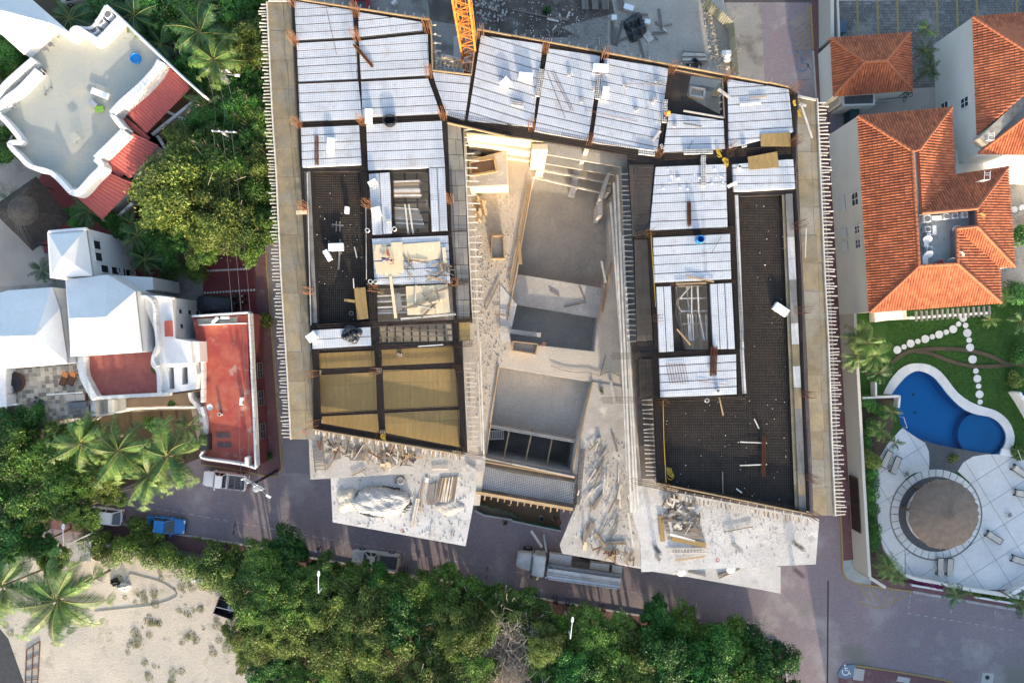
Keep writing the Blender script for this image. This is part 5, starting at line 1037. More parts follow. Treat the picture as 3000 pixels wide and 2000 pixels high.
dk = [(2692,629),(2861,613),(2861,665),(2802,671),(2806,772),(2693,778)]
MB().prism(xy(dk, 7.6), 6.3, 7.6).build('service_deck', mat('grey_roof_coat', (.36,.38,.37), (.27,.27,.24), .5, .7, fine=.15, spots=[((.10,.095,.08), .8, .58, .7), ((.36,.30,.17), .6, .62, .78)]), MH)
MB().prism(xy([r1, r2, (2700,630), (2690,630)], 8.3), 6.4, 8.3).build('valley_gutter', m_concd, MH)
P = xy(dk, 8.55); mb = MB()
for i in range(len(P)): a, b = P[i], P[(i+1)%len(P)]; mb.bar((*a, 8.05), (*b, 8.05), .06, 1.0)
mb.build('deck_upstand', m_grey, MH)
for i, (x, y, m_) in enumerate(((1425,450,0),(1440,545,0),(1608,428,0),(1688,422,0),(1775,415,0),(1455,728,0))):
    ac_unit(g31(x,y), 7.6, .05, ('rusty topped condenser in the corner of the service deck','white condenser beside a white duct box on the service deck','white condenser next to the white duct on the service deck','middle condenser of the row along the tiled gable','grey condenser at the end of the row by the cables','small white condenser among the satellite dishes')[i], None, .8 if i != 0 else 1.0)
for i, (x, y, s1, s2) in enumerate(((1520,442,.95,.4),(1500,552,.32,.85),(1450,620,.35,.8),(1425,680,.4,.5),(1415,825,.5,.9))):
    t = thing('duct_box', ('long white duct box between two condensers on the service deck','upright white duct box near the service deck edge','white duct box under a satellite dish','short white cabinet on the service deck','white cabinet in the deck corner below a dish')[i], 'duct', W(g31(x,y), 7.6), .04); child('casing', MB().box((0,0,.25), (s1,s2,.5)), m_white, t); child('lid', MB().box((0,0,.52), (s1+.04,s2+.04,.03)), m_pvc, t)
def dish(p, z, s, rz, m_, lb):
    t = thing('satellite_dish', lb, 'satellite dish', W(p, z), rz); d = MB().lathe((0,0,0), [(0,0),(.2*s,.03*s),(.36*s,.1*s),(.42*s,.15*s)], 20); R = Euler((.75,0,0)).to_matrix(); d.v = [tuple(R@Vector(v)+Vector((0,0,.7))) for v in d.v]
    child('dish', d, m_, t, True); child('post', MB().tube([(0,0,0),(0,0,.65)], .03, 6), m_grey, t); child('feed_arm', MB().rod((0,-.2,.5), (0,-.45*s,1.15), .02), m_grey, t); return t
for (x, y, s, m_, lb) in ((1905,430,1,m_orangefab,'orange satellite dish at the end of the service deck'),(1698,543,1,m_white,'white satellite dish at the inner corner of the service deck'),(1425,635,.95,m_white,'white satellite dish over a duct box on the service deck'),(1430,772,1,m_white,'white satellite dish above the deck corner cabinet'),(1533,840,.8,mat('pink_dish', (.55,.16,.15), None, 3),'small pink satellite dish on the service deck'),(1635,828,1,m_beige,'cream satellite dish beside the small pink one'),(1715,778,1,m_white,'white satellite dish by the deck edge next to the cream one')):
    dish(g31(x,y), 7.6, s, rnd.uniform(-.8,.4), m_, lb)  # each dish has one even colour, the first orange
A = Vector(W(NW,6.4)[:2]); B = Vector(W(SWc,6.4)[:2]); d = (B-A).normalized(); o = Vector((-abs(d.y), 0)); o = Vector((d.y, -d.x)) if d.y < 0 else Vector((-d.y, d.x)); o = o if o.x < 0 else -o
def onwall(px, z): # distance along the wall of a pixel seen at height z
    q = W(px, z); return (Vector((q.x, q.y))-A).dot(d)
for (y0, y1, za, zb, pn) in ((565,602,4.4,5.7,2),(662,685,4.6,5.6,2),(703,728,4.6,5.6,2)):
    s0, s1 = onwall((2500,y0), 5), onwall((2500,y1), 5); window(MH, tuple(A+d*s0), tuple(A+d*s1), za, zb, m_plaster, tuple(o), pn)
for (y0, y1) in ((573,618),(670,697),(710,735)):
    s0, s1 = onwall((2465,y0), 2.4), onwall((2465,y1), 2.4); vent = MB(); a_, b_ = A+d*s0, A+d*s1
    vent.add([(*(a_+o*.03), 1.6), (*(b_+o*.03), 1.6), (*(b_+o*.03), 3.0), (*(a_+o*.03), 3.0)], [(0,1,2,3)]); v_ = vent.build('louvre_vent', m_grey, MH)
    for k in range(7): MB().bar((*(a_+o*.05), 1.65+k*.2), (*(b_+o*.05), 1.65+k*.2), .06, .1).build('louvre', m_plaster, v_)
for i in range(15):
    q = lerp(g31(1360,1290), g31(2030,1240), i/14); MB().bar(W(q, 3.0), W((q[0]+1, q[1]+30), 3.0), .16, .22).build('pergola_beam', m_grey, MH)
MB().bar(W(g31(1300,1355), 2.8), W(g31(2040,1305), 2.8), .25, .25).build('pergola_beam', m_plaster, MH)
for q in (g31(1330,1350), g31(1690,1325), g31(2030,1305)): p = W(q, 2.7); MB().box((p.x, p.y, 1.3), (.25,.25,2.6)).build('post', m_plaster, MH)
MB().prism(xy(pts(3,1,(980,1300),(1270,1280),(1275,1365),(1095,1375),(985,1390)), 1.2), 0, 1.2).build('planter', m_creamlt, MH)
UH = thing('corner_house', 'terracotta roofed house with a pale valley gutter by the parking court', 'house', W((2950,250), 0))
z0, z1 = 6.5, 8.8; n0, n1, w1 = g30(1880,160), (3300,16), g30(1920,1240)
MB().prism(xy([n0, n1, (3300,470), (2868,452), (2862,395)], 6.4), 0, 6.4).build('wall', m_creamlt, UH)
tiled(UH, [(n0,z0),(n1,z0),((3300,160),z1),((3020,160),z1)]); tiled(UH, [(w1,z0),(n0,z0),((3020,160),z1),((3020,262),z1)]); ridge(UH, n0, z0, (3020,160), z1)
MB().prism(xy([(2868,405),(3030,248),(3060,258),(2890,425)], 7.4), 6.3, 7.4).build('valley_gutter', mat('mossy_gutter', (.44,.40,.33), (.30,.26,.20), 1.5, .9, spots=[((.12,.10,.08), 3, .6, .75)]), UH)
tiled(UH, [((3300,455),z0),(g30(1935,1412),z0),((3060,300),z1),((3300,300),z1)]); ridge(UH, g30(1935,1412), z0, (3060,300), z1)
MB().prism(xy([(2800,440),(2870,420),(3100,430),(3100,520),(2800,520)], 3.2), 0, 3.2).build('balcony', m_creamlt, UH)
mb = MB(); wallline(mb, xy(pts(3,0,(1800,1480),(2100,1440),(2352,1440)), 4.0), 3.0, 4.0, .25); mb.build('balcony_wall', m_plaster, UH)
A2_, B2_ = Vector(W(w1,6.4)[:2]), Vector(W(n0,6.4)[:2]); dd = (B2_-A2_).normalized(); oo = Vector((-dd.y, dd.x)); oo = oo if oo.x < 0 else -oo
L = (B2_-A2_).length; window(UH, tuple(A2_+dd*(L*.28)), tuple(A2_+dd*(L*.28+1.0)), 4.2, 5.4, m_plaster, tuple(oo), 2); window(UH, tuple(A2_+dd*(L*.30)), tuple(A2_+dd*(L*.30+1.4)), 1.0, 2.2, m_plaster, tuple(oo), 2)
def ladder(p, z, lb):
    t = thing('roof_ladder', lb, 'ladder', W(p, z)); 
    for x in (-.28,.28): child('stile', MB().tube([(x,-.5,0),(x,-.5,1.2),(x,.3,1.25)], .03, 6), m_white, t)
    for k in range(5): child('rung', MB().bar((-.28,-.5,.15+k*.25), (.28,-.5,.15+k*.25), .03, .03), m_white, t)
    for k in (.1,.3): child('hoop', MB().bar((-.28,k-.2,1.24), (.28,k-.2,1.24), .03, .03), m_white, t)
ladder(g31(1935,60), 7.6, 'white caged ladder top rising over the shaded tiled wing'); ladder(g30(1975,1270), 6.6, 'white ladder hoops at the foot of the valley gutter')
t = thing('waste_bin', 'blue grey rectangular waste container beside the gate house', 'bin', W(g30(640,290), .03)); child('bin_body', MB().box((0,0,.55), (.78,1.1,1.1), taper=1.05), mat('blue_grey_bin', (.07,.12,.17), None, 3, .6), t); child('lid', MB().box((0,0,1.14), (.84,1.2,.07)), mat('blue_grey_lid', (.09,.14,.19), None, 3, .6), t)
for px_, lb in (((740,1130), 'dark teal utility tank in the yard behind the wall'),):
    t = thing('utility_tank', lb, 'tank', W(g30(740,1130), .05)); child('tank', MB().box((0,0,.7), (1.0,2.6,1.4), taper=.95), mat('teal_tank', (.02,.07,.075), None, 3, .6), t); child('lid', MB().box((0,-.5,1.45), (.7,1.0,.08)), m_black, t)
t = thing('motor_scooter', 'dark bicycle parked by the iron rail in the gate court', 'bicycle', W(g30(1245,880), .05), 1.5)
for x in (-.5,.5): child('wheel', MB().lathe((0,0,0), [(.26,-.02),(.32,0),(.26,.02)], 18), m_rubber, t).location = (x,0,.33)
for o_ in t.children: o_.rotation_euler = (math.pi/2,0,0)
child('frame', MB().bar((-.5,0,.35), (.4,0,.75), .05, .05).bar((.5,0,.35), (.35,0,.95), .04, .04), m_black, t); child('saddle', MB().box((-.2,0,.92), (.25,.14,.06)), m_black, t); child('handlebar', MB().bar((.38,-.28,1.0), (.38,.28,1.0), .03, .03), m_black, t)
mb = MB(); A_, B_ = W(g30(1020,880), 1.0), W(g30(1325,850), 1.0); mb.bar(A_, B_, .05, .05); mb.bar(A_-Vector((0,.45,0)), B_-Vector((0,.45,0)), .05, .05)
for i in range(5): q = A_.lerp(B_, i/4); mb.bar(q, q-Vector((0,.45,0)), .04, .04); mb.bar((q.x,q.y,.04), q, .04, .04)
mb.build('bicycle_rail', m_black, label='black iron rail frame in front of the gate house', cat='rail')
PW = thing('garden_wall', 'long cream garden wall along the street pavement', 'wall', W((2480,1200), 0))
MB().prism(xy([(2424,-900),(2440,-900),(2444,110),(2434,110)], 2.9)+[], 0, 2.9).build('wall_run', m_cream, PW)
def wrun(l, zt, th, m=m_cream):
    mb = MB(); wallline(mb, xy(l, 0), 0, zt, th); return mb.build('wall_run', m, PW)
wrun([(2416,-900),(2416,0),(2424,200),(2426,330)], 2.9, .22); wrun([(2461,905),(2466,1000),(2487,1383),(2499,1586),(2504,1660)], 3.2, .3)
mb = MB(); wallline(mb, xy([(2504,1662),(2548,1690)], 0), 0, 3.2, .3); mb.build('wall_run', m_cream, PW)
mb = MB(); wallline(mb, xy([(2505,1160),(2516,1290)], 0), .0, 3.2, .1); 
gr = MB(); A_, B_ = (2488,1388), (2498,1545)
grl = thing('wall_grille', 'dark slatted metal grille set in the cream street wall', 'grille', W((2491,1450), 0))
Aw, Bw = W((2486.5,1388), 0), W((2496,1545), 0); dn = (Bw-Aw).normalized(); on = Vector((-.25,0,0))
MB().add([Aw+on+Vector((0,0,.5)), Bw+on+Vector((0,0,.5)), Bw+on+Vector((0,0,2.4)), Aw+on+Vector((0,0,2.4))], [(0,1,2,3),(3,2,1,0)]).build('backing', m_black, grl)
nsl = 22
for i in range(nsl): q = Aw.lerp(Bw, (i+.5)/nsl)+on*1.15; MB().bar(q+Vector((0,0,.5)), q+Vector((0,0,2.4)), .07, .1).build('slat', mat('brown_slat', (.16,.10,.085), None, 3) if i == 0 else bpy.data.materials['brown_slat'], grl)
GW = thing('pool_wall', 'low white wall enclosing the planting bed by the pool', 'wall', W(g32(1000,510), 0))
for l in (pts(3,2,(830,512),(1172,498)), pts(3,2,(1165,500),(1155,600)), pts(3,2,(948,370),(950,500))): mb = MB(); wallline(mb, xy(l, 0), 0, 1.0, .2); mb.build('wall_run', m_plaster, GW)
sw = thing('street_garden_wall', 'low white boundary wall between the sun terrace and the street planting', 'wall', W((2800,1715), 0))
for l in (pts(3,3,(1230,560),(1330,595),(1500,625),(1800,690),(2150,745),(2400,785),(2800,850)),): mb = MB(); wallline(mb, xy(l, 0), 0, .7, .3); mb.build('wall_run', m_creamlt, sw)
for l in (pts(3,3,(1300,655),(1590,705)), pts(3,3,(1880,765),(2270,830))): mb = MB(); wallline(mb, xy(l, 0), 0, .45, .2); mb.build('wall_run', m_plaster, sw)
bal = thing('balustrade', 'white balustrade running from the sun terrace steps', 'balustrade', W(g33(2250,680), 0)); A_, B_ = W(g33(2130,745), 0), W(g33(2420,590), 0)
MB().bar(A_+Vector((0,0,1.0)), B_+Vector((0,0,1.0)), .35, .12).build('handrail', m_plaster, bal)
for i in range(14): q = A_.lerp(B_, (i+.5)/14); MB().box((q.x, q.y, .5), (.16,.16,.95)).build('baluster', m_plaster, bal)
mb = MB(); wallline(mb, xy([g32(2215,460), g32(2280,560), g32(2420,800)], 0), 0, 1.6, .3); mb.build('white_wall', m_plaster, label='white angled wall beside the lawn shrubs', cat='wall')
sheet('pool_steps', pts(3,2,(2140,980),(2240,1000),(2250,1060),(2120,1040)), .2, m_plaster, thick=.2, kind='structure')
def crown_mesh(name, seed, m, R=3.0, hgt=1.7, clumps=62, per=350, leaf=.125):
    r = random.Random(seed); v = []; f = []
    cs = []
    for i in range(clumps):
        a = r.uniform(0, 2*math.pi); q = math.sqrt(r.random()); el = math.sqrt(max(0, 1-q*q))
        rr = R*(.9+.22*math.sin(3*a+seed)); cs.append((Vector((math.cos(a)*q*rr, math.sin(a)*q*rr, el*hgt*r.uniform(.35,1.1)+r.uniform(-.3,.25))), r.uniform(.35,.85)*(R/3)))
    for c, cr in cs:
        ax, ay, az = r.uniform(.7,1.7), r.uniform(.7,1.7), r.uniform(.45,.9); rz = r.uniform(0,3.14); ca, sa = math.cos(rz), math.sin(rz)
        for j in range(per):
            d = Vector((r.gauss(0,1), r.gauss(0,1), r.gauss(.45,.9))); d.normalize()
            e = r.uniform(.35,1.0)**.6*(1.35 if r.random() < .12 else 1); x_, y_ = d.x*cr*ax*e, d.y*cr*ay*e; p = c+Vector((x_*ca-y_*sa, x_*sa+y_*ca, d.z*cr*az*e))
            n = (d*.5+Vector((r.gauss(0,.55), r.gauss(0,.55), r.gauss(.6,.5)))).normalized()
            t = n.cross(Vector((r.gauss(0,1), r.gauss(0,1), r.gauss(0,1)))).normalized(); b = n.cross(t)
            s = leaf*r.uniform(.55,1.15); w = s*.55; k = len(v)
            v += [p-t*s, p+b*w-n*s*.12, p+t*s, p-b*w-n*s*.12]; f.append((k, k+1, k+2, k+3))
    me = bpy.data.meshes.new(name); me.from_pydata([tuple(x) for x in v], [], f); me.materials.append(m); me.update(); return me
crA = [crown_mesh('crown', s, m_leafA) for s in (1,2,3)]; crB = [crown_mesh('crown', s, m_leafB, leaf=.105, clumps=70) for s in (4,5)]; crC = [crown_mesh('crown', s, m_leafC, leaf=.13) for s in (6,7)]
def trunk_mesh(seed):
    r = random.Random(seed); mb = MB(); mb.tube([(0,0,0),(.05,.04,1.2),(0,.1,2.4)], [.2,.15,.12], 8)
    for i in range(7):
        a = i*.9+r.uniform(-.3,.3); L = r.uniform(1.2,2.4); p = Vector((0,.1,2.2+.05*i)); q = p+Vector((math.cos(a)*L*.5, math.sin(a)*L*.5, .7)); e = p+Vector((math.cos(a)*L, math.sin(a)*L, r.uniform(1.0,1.9)))
        mb.tube([p,q,e], [.09,.06,.025], 5)
        for k in range(3): b = a+r.uniform(-.9,.9); mb.tube([q, q+Vector((math.cos(b)*.8, math.sin(b)*.8, r.uniform(.4,1)))], [.04,.015], 4)
    return meshof(mb, 'trunk', m_bark)
trk = [trunk_mesh(s) for s in (11,12)]
def tree(px, ztop, rad, kind, label, group, sz=1.0):
    # px = middle of the crown as seen, ztop = height of the crown's top, rad = crown radius in metres
    s = rad/3.0; zc = ztop-1.9*s; q = W(px, zc+.8*s); t = thing('tree', label, 'tree', (q.x, q.y, 0), rnd.uniform(0,6.28), group)
    me = rnd.choice({'A': crA, 'B': crB, 'C': crC}[kind])
    o = bpy.data.objects.new('crown', me); COL.objects.link(o); o.parent = t; o.location = (0,0,zc); o.scale = (s*rnd.uniform(.9,1.1), s*rnd.uniform(.9,1.1), s*rnd.uniform(.9,1.2)); o.rotation_euler = (rnd.uniform(-.12,.12), rnd.uniform(-.12,.12), rnd.uniform(0,6.28))
    k = bpy.data.objects.new('trunk', rnd.choice(trk)); COL.objects.link(k); k.parent = t; k.scale = (s, s, (zc+.6*s)/3.2 if zc > 0 else .5); return t
top = [(560,1640),(640,1610),(740,1612),(890,1565),(930,1620),(1030,1635),(1150,1655),(1190,1700),(1280,1695),(1340,1680),(1400,1725),(1470,1705),(1530,1745),(1640,1785),(1720,1805),(1850,1795),(1930,1768),(2020,1785),(2110,1830),(2200,1855),(2260,1885),(2310,1960)]
def topy(x):
    for a, b in zip(top, top[1:]):
        if a[0] <= x <= b[0]: return a[1]+(b[1]-a[1])*(x-a[0])/(b[0]-a[0])
    return 2000
LB = ['broad bright green tree in the dense belt beside the brick street', 'dark green tree in the belt south of the brick street', 'yellowish green tree at the back of the street tree belt']
for row, (dy, step) in enumerate(((62,88),(165,105),(275,110),(390,120),(510,130))):
    x = 775+row*14
    while x < 2300-row*4:
        y = topy(x)+dy+rnd.uniform(-16,16); rad = rnd.uniform(2.1,2.9) if row == 0 else rnd.uniform(2.6,3.6)
        left = 700+max(0, (y-1700))*.42
        if x > left+20 and not (1380 < x < 1590 and y > 1830 and row > 0):
            kd = rnd.choice('AAAC') if row == 0 else rnd.choice('AABC') if row == 1 else rnd.choice('ABB')
            i = {'A': 0, 'C': 1, 'B': 2}[kd]; tree((x, y), (5.2 if row == 0 else 6.4)+rnd.uniform(-.7,.9), rad, kd, LB[i], 'trees of the street belt')
        x += step*rnd.uniform(.75,1.2)
for px_, zt, rd, kd, lb in (((765,1690),5.5,2.0,'C','round dark tree where the belt meets the sandy lot'), ((700,1860),5.5,1.6,'B','pale small tree on the edge of the sandy lot'), ((730,1935),4.2,1.6,'B','pale scrubby tree at the foot of the belt on the sandy lot'),
    ((530,560),8.5,4.6,'B','large olive green tree beside the red sheet roofs'), ((620,470),8.0,3.2,'A','green tree with bare limbs beside the lane'), ((655,640),7.8,3.6,'B','yellow green tree over the red drive'), ((740,690),7.0,2.5,'A','green tree leaning over the lane by the red drive'), ((590,740),5.8,1.7,'A','bright green tree at the corner of the red drive'),
    ((735,560),6.8,2.6,'A','green tree along the lane beneath the wires'), ((690,440),7.0,2.5,'C','dark tree behind the second utility pole'), ((600,360),6.5,2.4,'C','dark tree between the pergola and the poles'), ((745,330),6.6,2.2,'A','green lane tree by the first utility pole'), ((740,430),6.2,2.1,'C','dark green tree hugging the lane'),
    ((720,130),7.4,3.0,'B','yellow tipped tree by the lane near the palms'), ((745,230),6.5,2.2,'C','deep green tree behind the transformer pole'), ((690,30),7.0,2.6,'C','dark tree at the lane behind the palms'), ((540,40),7.2,3.0,'C','dark dense tree behind the terrace villa'), ((440,50),6.8,2.8,'C','dark tree beside the terrace recess'), ((330,20),6.5,2.4,'C','dark garden tree behind the parapet notch'), ((600,-20),7.0,3.0,'C','dark tree beside the upper palms'), ((30,150),6.0,2.4,'C','dark tree in the gap beside the tent roof'), ((60,200),5.2,2.0,'A','green tree under the tent roof eave'),
    ((20,430),4.5,2.2,'C','dark tree beside the thatched palapa'), ((290,610),3.6,1.7,'C','dark tree between the red sheet roof and the white villa'), ((350,655),3.8,1.8,'C','dark tree in the red courtyard beside the villa wall'), ((225,640),3.0,1.4,'C','low dark tree at the thatched palapa corner'), ((480,755),3.6,1.6,'C','dark tree above the garden steps'), ((460,610),5.0,2.2,'C','dark tree under the olive canopy by the villa wall'), ((440,700),4.5,1.9,'C','dark shrub tree against the white villa wall'), ((520,690),5.0,2.2,'C','deep green tree beside the scalloped dividers'),
    ((30,1330),7.5,3.2,'A','green tree below the slate terrace'), ((120,1370),7.5,3.3,'A','leafy tree in the front garden grove'), ((60,1470),7.6,3.6,'A','tall green tree of the grove by the street'), ((180,1430),7.2,3.0,'A','broad tree in the grove next to the palms'), ((280,1400),6.4,2.3,'B','light yellow green tree beside the palms'), ((200,1300),6.6,2.6,'A','green tree under the palm row'), ((10,1570),7.4,3.0,'C','dark tree on the edge of the lot by the street'), ((110,1590),6.2,2.2,'C','dark tree over the pavement by the shed'), ((230,1490),6.2,2.0,'A','small tree shading the white car'), ((150,1640),4.6,1.7,'A','leafy small tree beside the tin shed'), ((-60,1420),7.5,3.4,'C','dark tree at the grove margin'), ((330,1450),5.0,1.3,'A','low green tree at the street edge of the grove'), ((50,1260),6.5,2.4,'C','dark tree against the slate terrace railing')):
    tree(px_, zt, rd, kd, lb, None)
for i, (x, y) in enumerate(((700,300),(760,380),(690,520),(755,480),(770,620),(700,600),(760,150),(650,260),(560,200),(690,700),(640,560),(600,640),(470,20),(765,60),(520,640),(560,430),(680,380),(1590,1965),(1380,1960),(1600,1890),(1370,1870),(785,1795),(765,1855),(770,1900),(800,1960),(850,1995))):
    tree((x, y), rnd.uniform(5.2,7), rnd.uniform(2.0,2.7), 'CAAB'[i%4], ('deep green tree filling the lane garden', 'mid green tree filling the lane garden', 'mid green tree filling the lane garden', 'yellow green tree filling the lane garden')[i%4] if i < 17 else 'green tree beside the leafless thicket' if i < 21 else 'tree of the belt edge facing the sandy lot', 'trees filling the lane garden' if i < 17 else 'trees round the thicket' if i < 21 else 'trees facing the sandy lot')
def leafmass(name, pts3, label, cat, m, n, leaf, kind=None, group=None, parent=None):
    # pts3: list of (world centre, radius)
    mb_v = []; mb_f = []
    tot = sum(r*r for _, r in pts3)
    for c, r in pts3:
        for j in range(max(8, int(n*r*r/tot))):
            d = Vector((rnd.gauss(0,1), rnd.gauss(0,1), abs(rnd.gauss(.3,.9)))).normalized(); p = Vector(c)+d*r*rnd.uniform(.7,1.08); p.z = max(.03, Vector(c).z+d.z*r*rnd.uniform(.6,1))
            nn = (d+Vector((rnd.gauss(0,.5), rnd.gauss(0,.5), rnd.gauss(.3,.4)))).normalized(); t = nn.cross(Vector((rnd.gauss(0,1), rnd.gauss(0,1), rnd.gauss(0,1)))).normalized(); b = nn.cross(t); s = leaf*rnd.uniform(.6,1.2); k = len(mb_v)
            mb_v += [p-t*s, p+b*s*.6, p+t*s, p-b*s*.6]; mb_f.append((k, k+1, k+2, k+3))
    mb = MB(); mb.v = [tuple(x) for x in mb_v]; mb.f = mb_f; mb.mi = [0]*len(mb_f)
    return mb.build(name, m, parent, label=label, cat=cat, kind=kind, group=group)
def along(line, r, step, z=0, jit=.3):
    L = spline(line, 6); out = []; w = [W(p, 0) for p in L]; d = 0
    for a, b in zip(w, w[1:]):
        n = max(1, int((b-a).length/step))
        for i in range(n): q = a.lerp(b, i/n); out.append(((q.x+rnd.uniform(-jit,jit), q.y+rnd.uniform(-jit,jit), z+rnd.uniform(-.1,.3)), r*rnd.uniform(.7,1.25)))
    return out
def shrub(px, z, r, m, label, n=500, leaf=.12, group=None, cat='shrub', name='shrub'):
    q = W(px, z+r*.5); t = thing(name, label, cat, (q.x, q.y, 0), 0, group)
    leafmass('foliage', [((q.x+rnd.uniform(-.5,.5)*r, q.y+rnd.uniform(-.5,.5)*r, z+r*.3*rnd.random()), r*rnd.uniform(.5,.8)) for _ in range(6)], None, None, m, n, leaf, parent=t)
    MB().tube([(q.x,q.y,0),(q.x,q.y,max(.3,z+r*.4))], [.06,.03], 5).build('stem', m_bark, t); return t
vw = thing('vine_wall', 'garden wall smothered in bright green vines along the pavement of the sandy lot', 'wall', W((500,1620), 0))
mb = MB(); wallline(mb, xy([(300,1572),(420,1598),(560,1640),(690,1680),(720,1720)], 0), 0, 2.0, .25); mb.build('wall_run', m_conc, vw)
leafmass('vine', along([(300,1575),(360,1600),(430,1602),(560,1640),(650,1668),(700,1700),(720,1730)], 1.15, .42, 1.5, .7)+along([(320,1570),(480,1612),(640,1665)], .55, .5, 1.0, .6), None, None, m_leafA, 26000, .09, parent=vw)
leafmass('vine', along([(640,1600),(690,1640),(720,1660),(735,1700)], .9, .4, 1.8, .6), None, None, m_leafA, 5000, .12, parent=vw)
shrub((405,1545), .8, 1.2, m_leafA, 'leafy shrub overhanging the kerb between the two parked cars', 1500, .15); shrub((455,1565), .8, .9, m_leafB, 'yellow green shrub beside the blue car', 900, .14); shrub((390,1590), .8, 1.1, m_leafB, 'yellow green shrub on the vine wall behind the kerb', 1000, .13)
leafmass('verge_grass', along([(570,1572),(640,1588),(700,1598)], .22, .25, .1, .1), 'thin strip of green weeds growing over the kerb', 'weeds', m_leafB, 900, .07, 'stuff')
shrub((620,1705), .3, 1.0, m_leafB, 'olive shrub beside the white block on the sandy lot', 900, .12); shrub((690,1650), 1.0, 1.6, m_leafA, 'green shrub where the vines meet the tree belt', 1500, .15)
wd = []
for c, n, sp in (((430,1760),9,55),((540,1740),10,60),((450,1830),12,45),((390,1875),9,40),((570,1780),8,30),((350,1720),6,50),((440,1950),6,50),((630,1850),8,60),((640,1900),5,40),((560,1870),6,35),((30,1840),5,30),((500,1985),6,45),((470,1700),6,60),((650,1720),6,50)):
    for _ in range(n): q = W((c[0]+rnd.gauss(0,sp*.5), c[1]+rnd.gauss(0,sp*.4)), 0); wd.append(((q.x, q.y, -.08), rnd.uniform(.2,.6)))
wdo = leafmass('weeds', wd, 'low dry green weeds dotted over the sandy lot', 'weeds', mat('dry_weed', (.12,.14,.045), (.17,.17,.065), 2, .9), 15000, .05, 'stuff'); wdo.scale.z = .5
hd = thing('hedge', 'clipped green hedge between the garden wall and the pool terrace', 'hedge', W((2545,1490), 0)); leafmass('foliage', along([(2541,1375),(2545,1450),(2548,1530),(2556,1600)], .75, .35, .5, .25), None, None, m_leafC, 7000, .08, parent=hd)
mb = MB(); [mb.tube([(*W((2543+i*2,1385+i*42),0)[:2],0),(*W((2543+i*2,1385+i*42),0)[:2],.8)], .04, 5) for i in range(6)]; mb.build('stem', m_bark, hd)
shrub((2557,1345), .6, 1.15, m_leafB, 'rounded light green bush at the corner of the pool terrace', 3500, .08); shrub((2548,1180), .4, .9, m_leafC, 'dark shrub behind the pool wall', 1200, .1); shrub((2560,1250), .3, .9, m_leafC, 'dark planting under the pool palms', 1200, .1); shrub((2580,1205), .4, .9, m_leafC, 'leafy shrub beside the low pool wall', 1200, .1); shrub((2535,1300), .2, .8, m_leafC, 'dark shrub along the garden wall above the round bush', 800, .1)
shrub((2795,1345), .1, .55, m_leafB, 'small reddish yellow plant in the gravel bed', 220, .12); shrub((2982,1110), .2, .9, m_leafB, 'yellow green shrub beside the angled white wall', 800, .12); shrub((2995,1040), .4, 1.0, m_leafC, 'dark shrub at the lawn margin', 900, .12); shrub((2985,860), .6, 1.5, m_leafC, 'dark tree shrub behind the tiled house', 1600, .13); shrub((2990,690), .4, 1.2, m_leafC, 'dark shrub at the lawn near the round stones', 1000, .13); shrub((2990,1330), .2, .8, m_leafA, 'green shrub beside the pool steps rail', 700, .1)
m_boug = leafmat('magenta_bracts', (.14,.008,.07), (.22,.012,.12), (.30,.03,.16), .2)
bg_ = leafmass('bougainvillea', along([g33(1310,610), g33(1450,650), g33(1640,700)], .3, .25, .2, .1), 'magenta bougainvillea along the street planting strip', 'flowers', m_boug, 1400, .06, 'stuff')
leafmass('strip_planting', along([g33(1700,700), g33(1950,745), g33(2300,800), g33(2600,850)], .35, .3, .15, .1), 'low green planting along the street boundary wall', 'plants', m_leafA, 2200, .08, 'stuff')
shrub((775,940), .4, .8, m_leafB, 'small round green bush at the corner of the red roofed building', 1100, .09); shrub((785,1335), .3, .5, m_leafC, 'small dark bush by the street corner', 400, .09)
shrub((560,800), .9, 1.5, m_leafA, 'clipped bright green hedge bush beside the drive steps', 2600, .09); shrub((500,790), .8, 1.4, m_leafA, 'low green hedge along the garden steps', 2200, .09); shrub((430,1120), 3.1, .45, m_leafB, 'potted yellow green plant on the red tiled terrace', 350, .08, cat='plant'); shrub((448,1085), 5.5, .4, m_leafB, 'small potted plant by the curved parapet of the red terrace', 250, .07, cat='plant'); shrub((437,1245), .5, .8, m_leafC, 'dark round shrub in the villa courtyard', 900, .09); shrub((500,1185), 3.0, .5, m_leafC, 'row of small plants along the patio wall', 350, .08, cat='plant')
shrub((1600,30), 0, .5, m_leafC, 'lone green weed growing in the dirt yard', 250, .1, cat='weed')
def twigs(px, z, r, n, lb):
    q = W(px, z); t = thing('bare_bush', lb, 'bush', (q.x, q.y, 0)); mb = MB()
    for i in range(n):
        a = rnd.uniform(0, 6.28); p = Vector((q.x+rnd.gauss(0,r*.3), q.y+rnd.gauss(0,r*.3), z*.2)); L = rnd.uniform(.5,1)*r
        for k in range(4):
            b = a+rnd.gauss(0,.5); e = p+Vector((math.cos(b)*L*.4, math.sin(b)*L*.4, rnd.uniform(.1,.9)*z/3.2)); mb.rod(p, e, .042-.007*k); p = e
            if k: s = e+Vector((rnd.gauss(0,.45), rnd.gauss(0,.45), rnd.uniform(-.1,.4))); mb.rod(e, s, .022)
    mb.build('twigs', m_twig, t); MB().tube([(q.x,q.y,0),(q.x+.1,q.y,z*.5)], [.14,.06], 6).build('trunk', m_bark, t)
twigs((1480,1930), 5.6, 3.4, 1000, 'big leafless thicket of pale twigs in the tree belt'); twigs((1195,1890), 5.4, 1.6, 60, 'small leafless grey bush among the belt trees'); twigs((640,480), 7.6, 2.0, 50, 'bare pale limbs showing through the olive tree'); twigs((2230,1880), 5.2, 1.2, 40, 'small bare twig clump at the end of the tree belt')
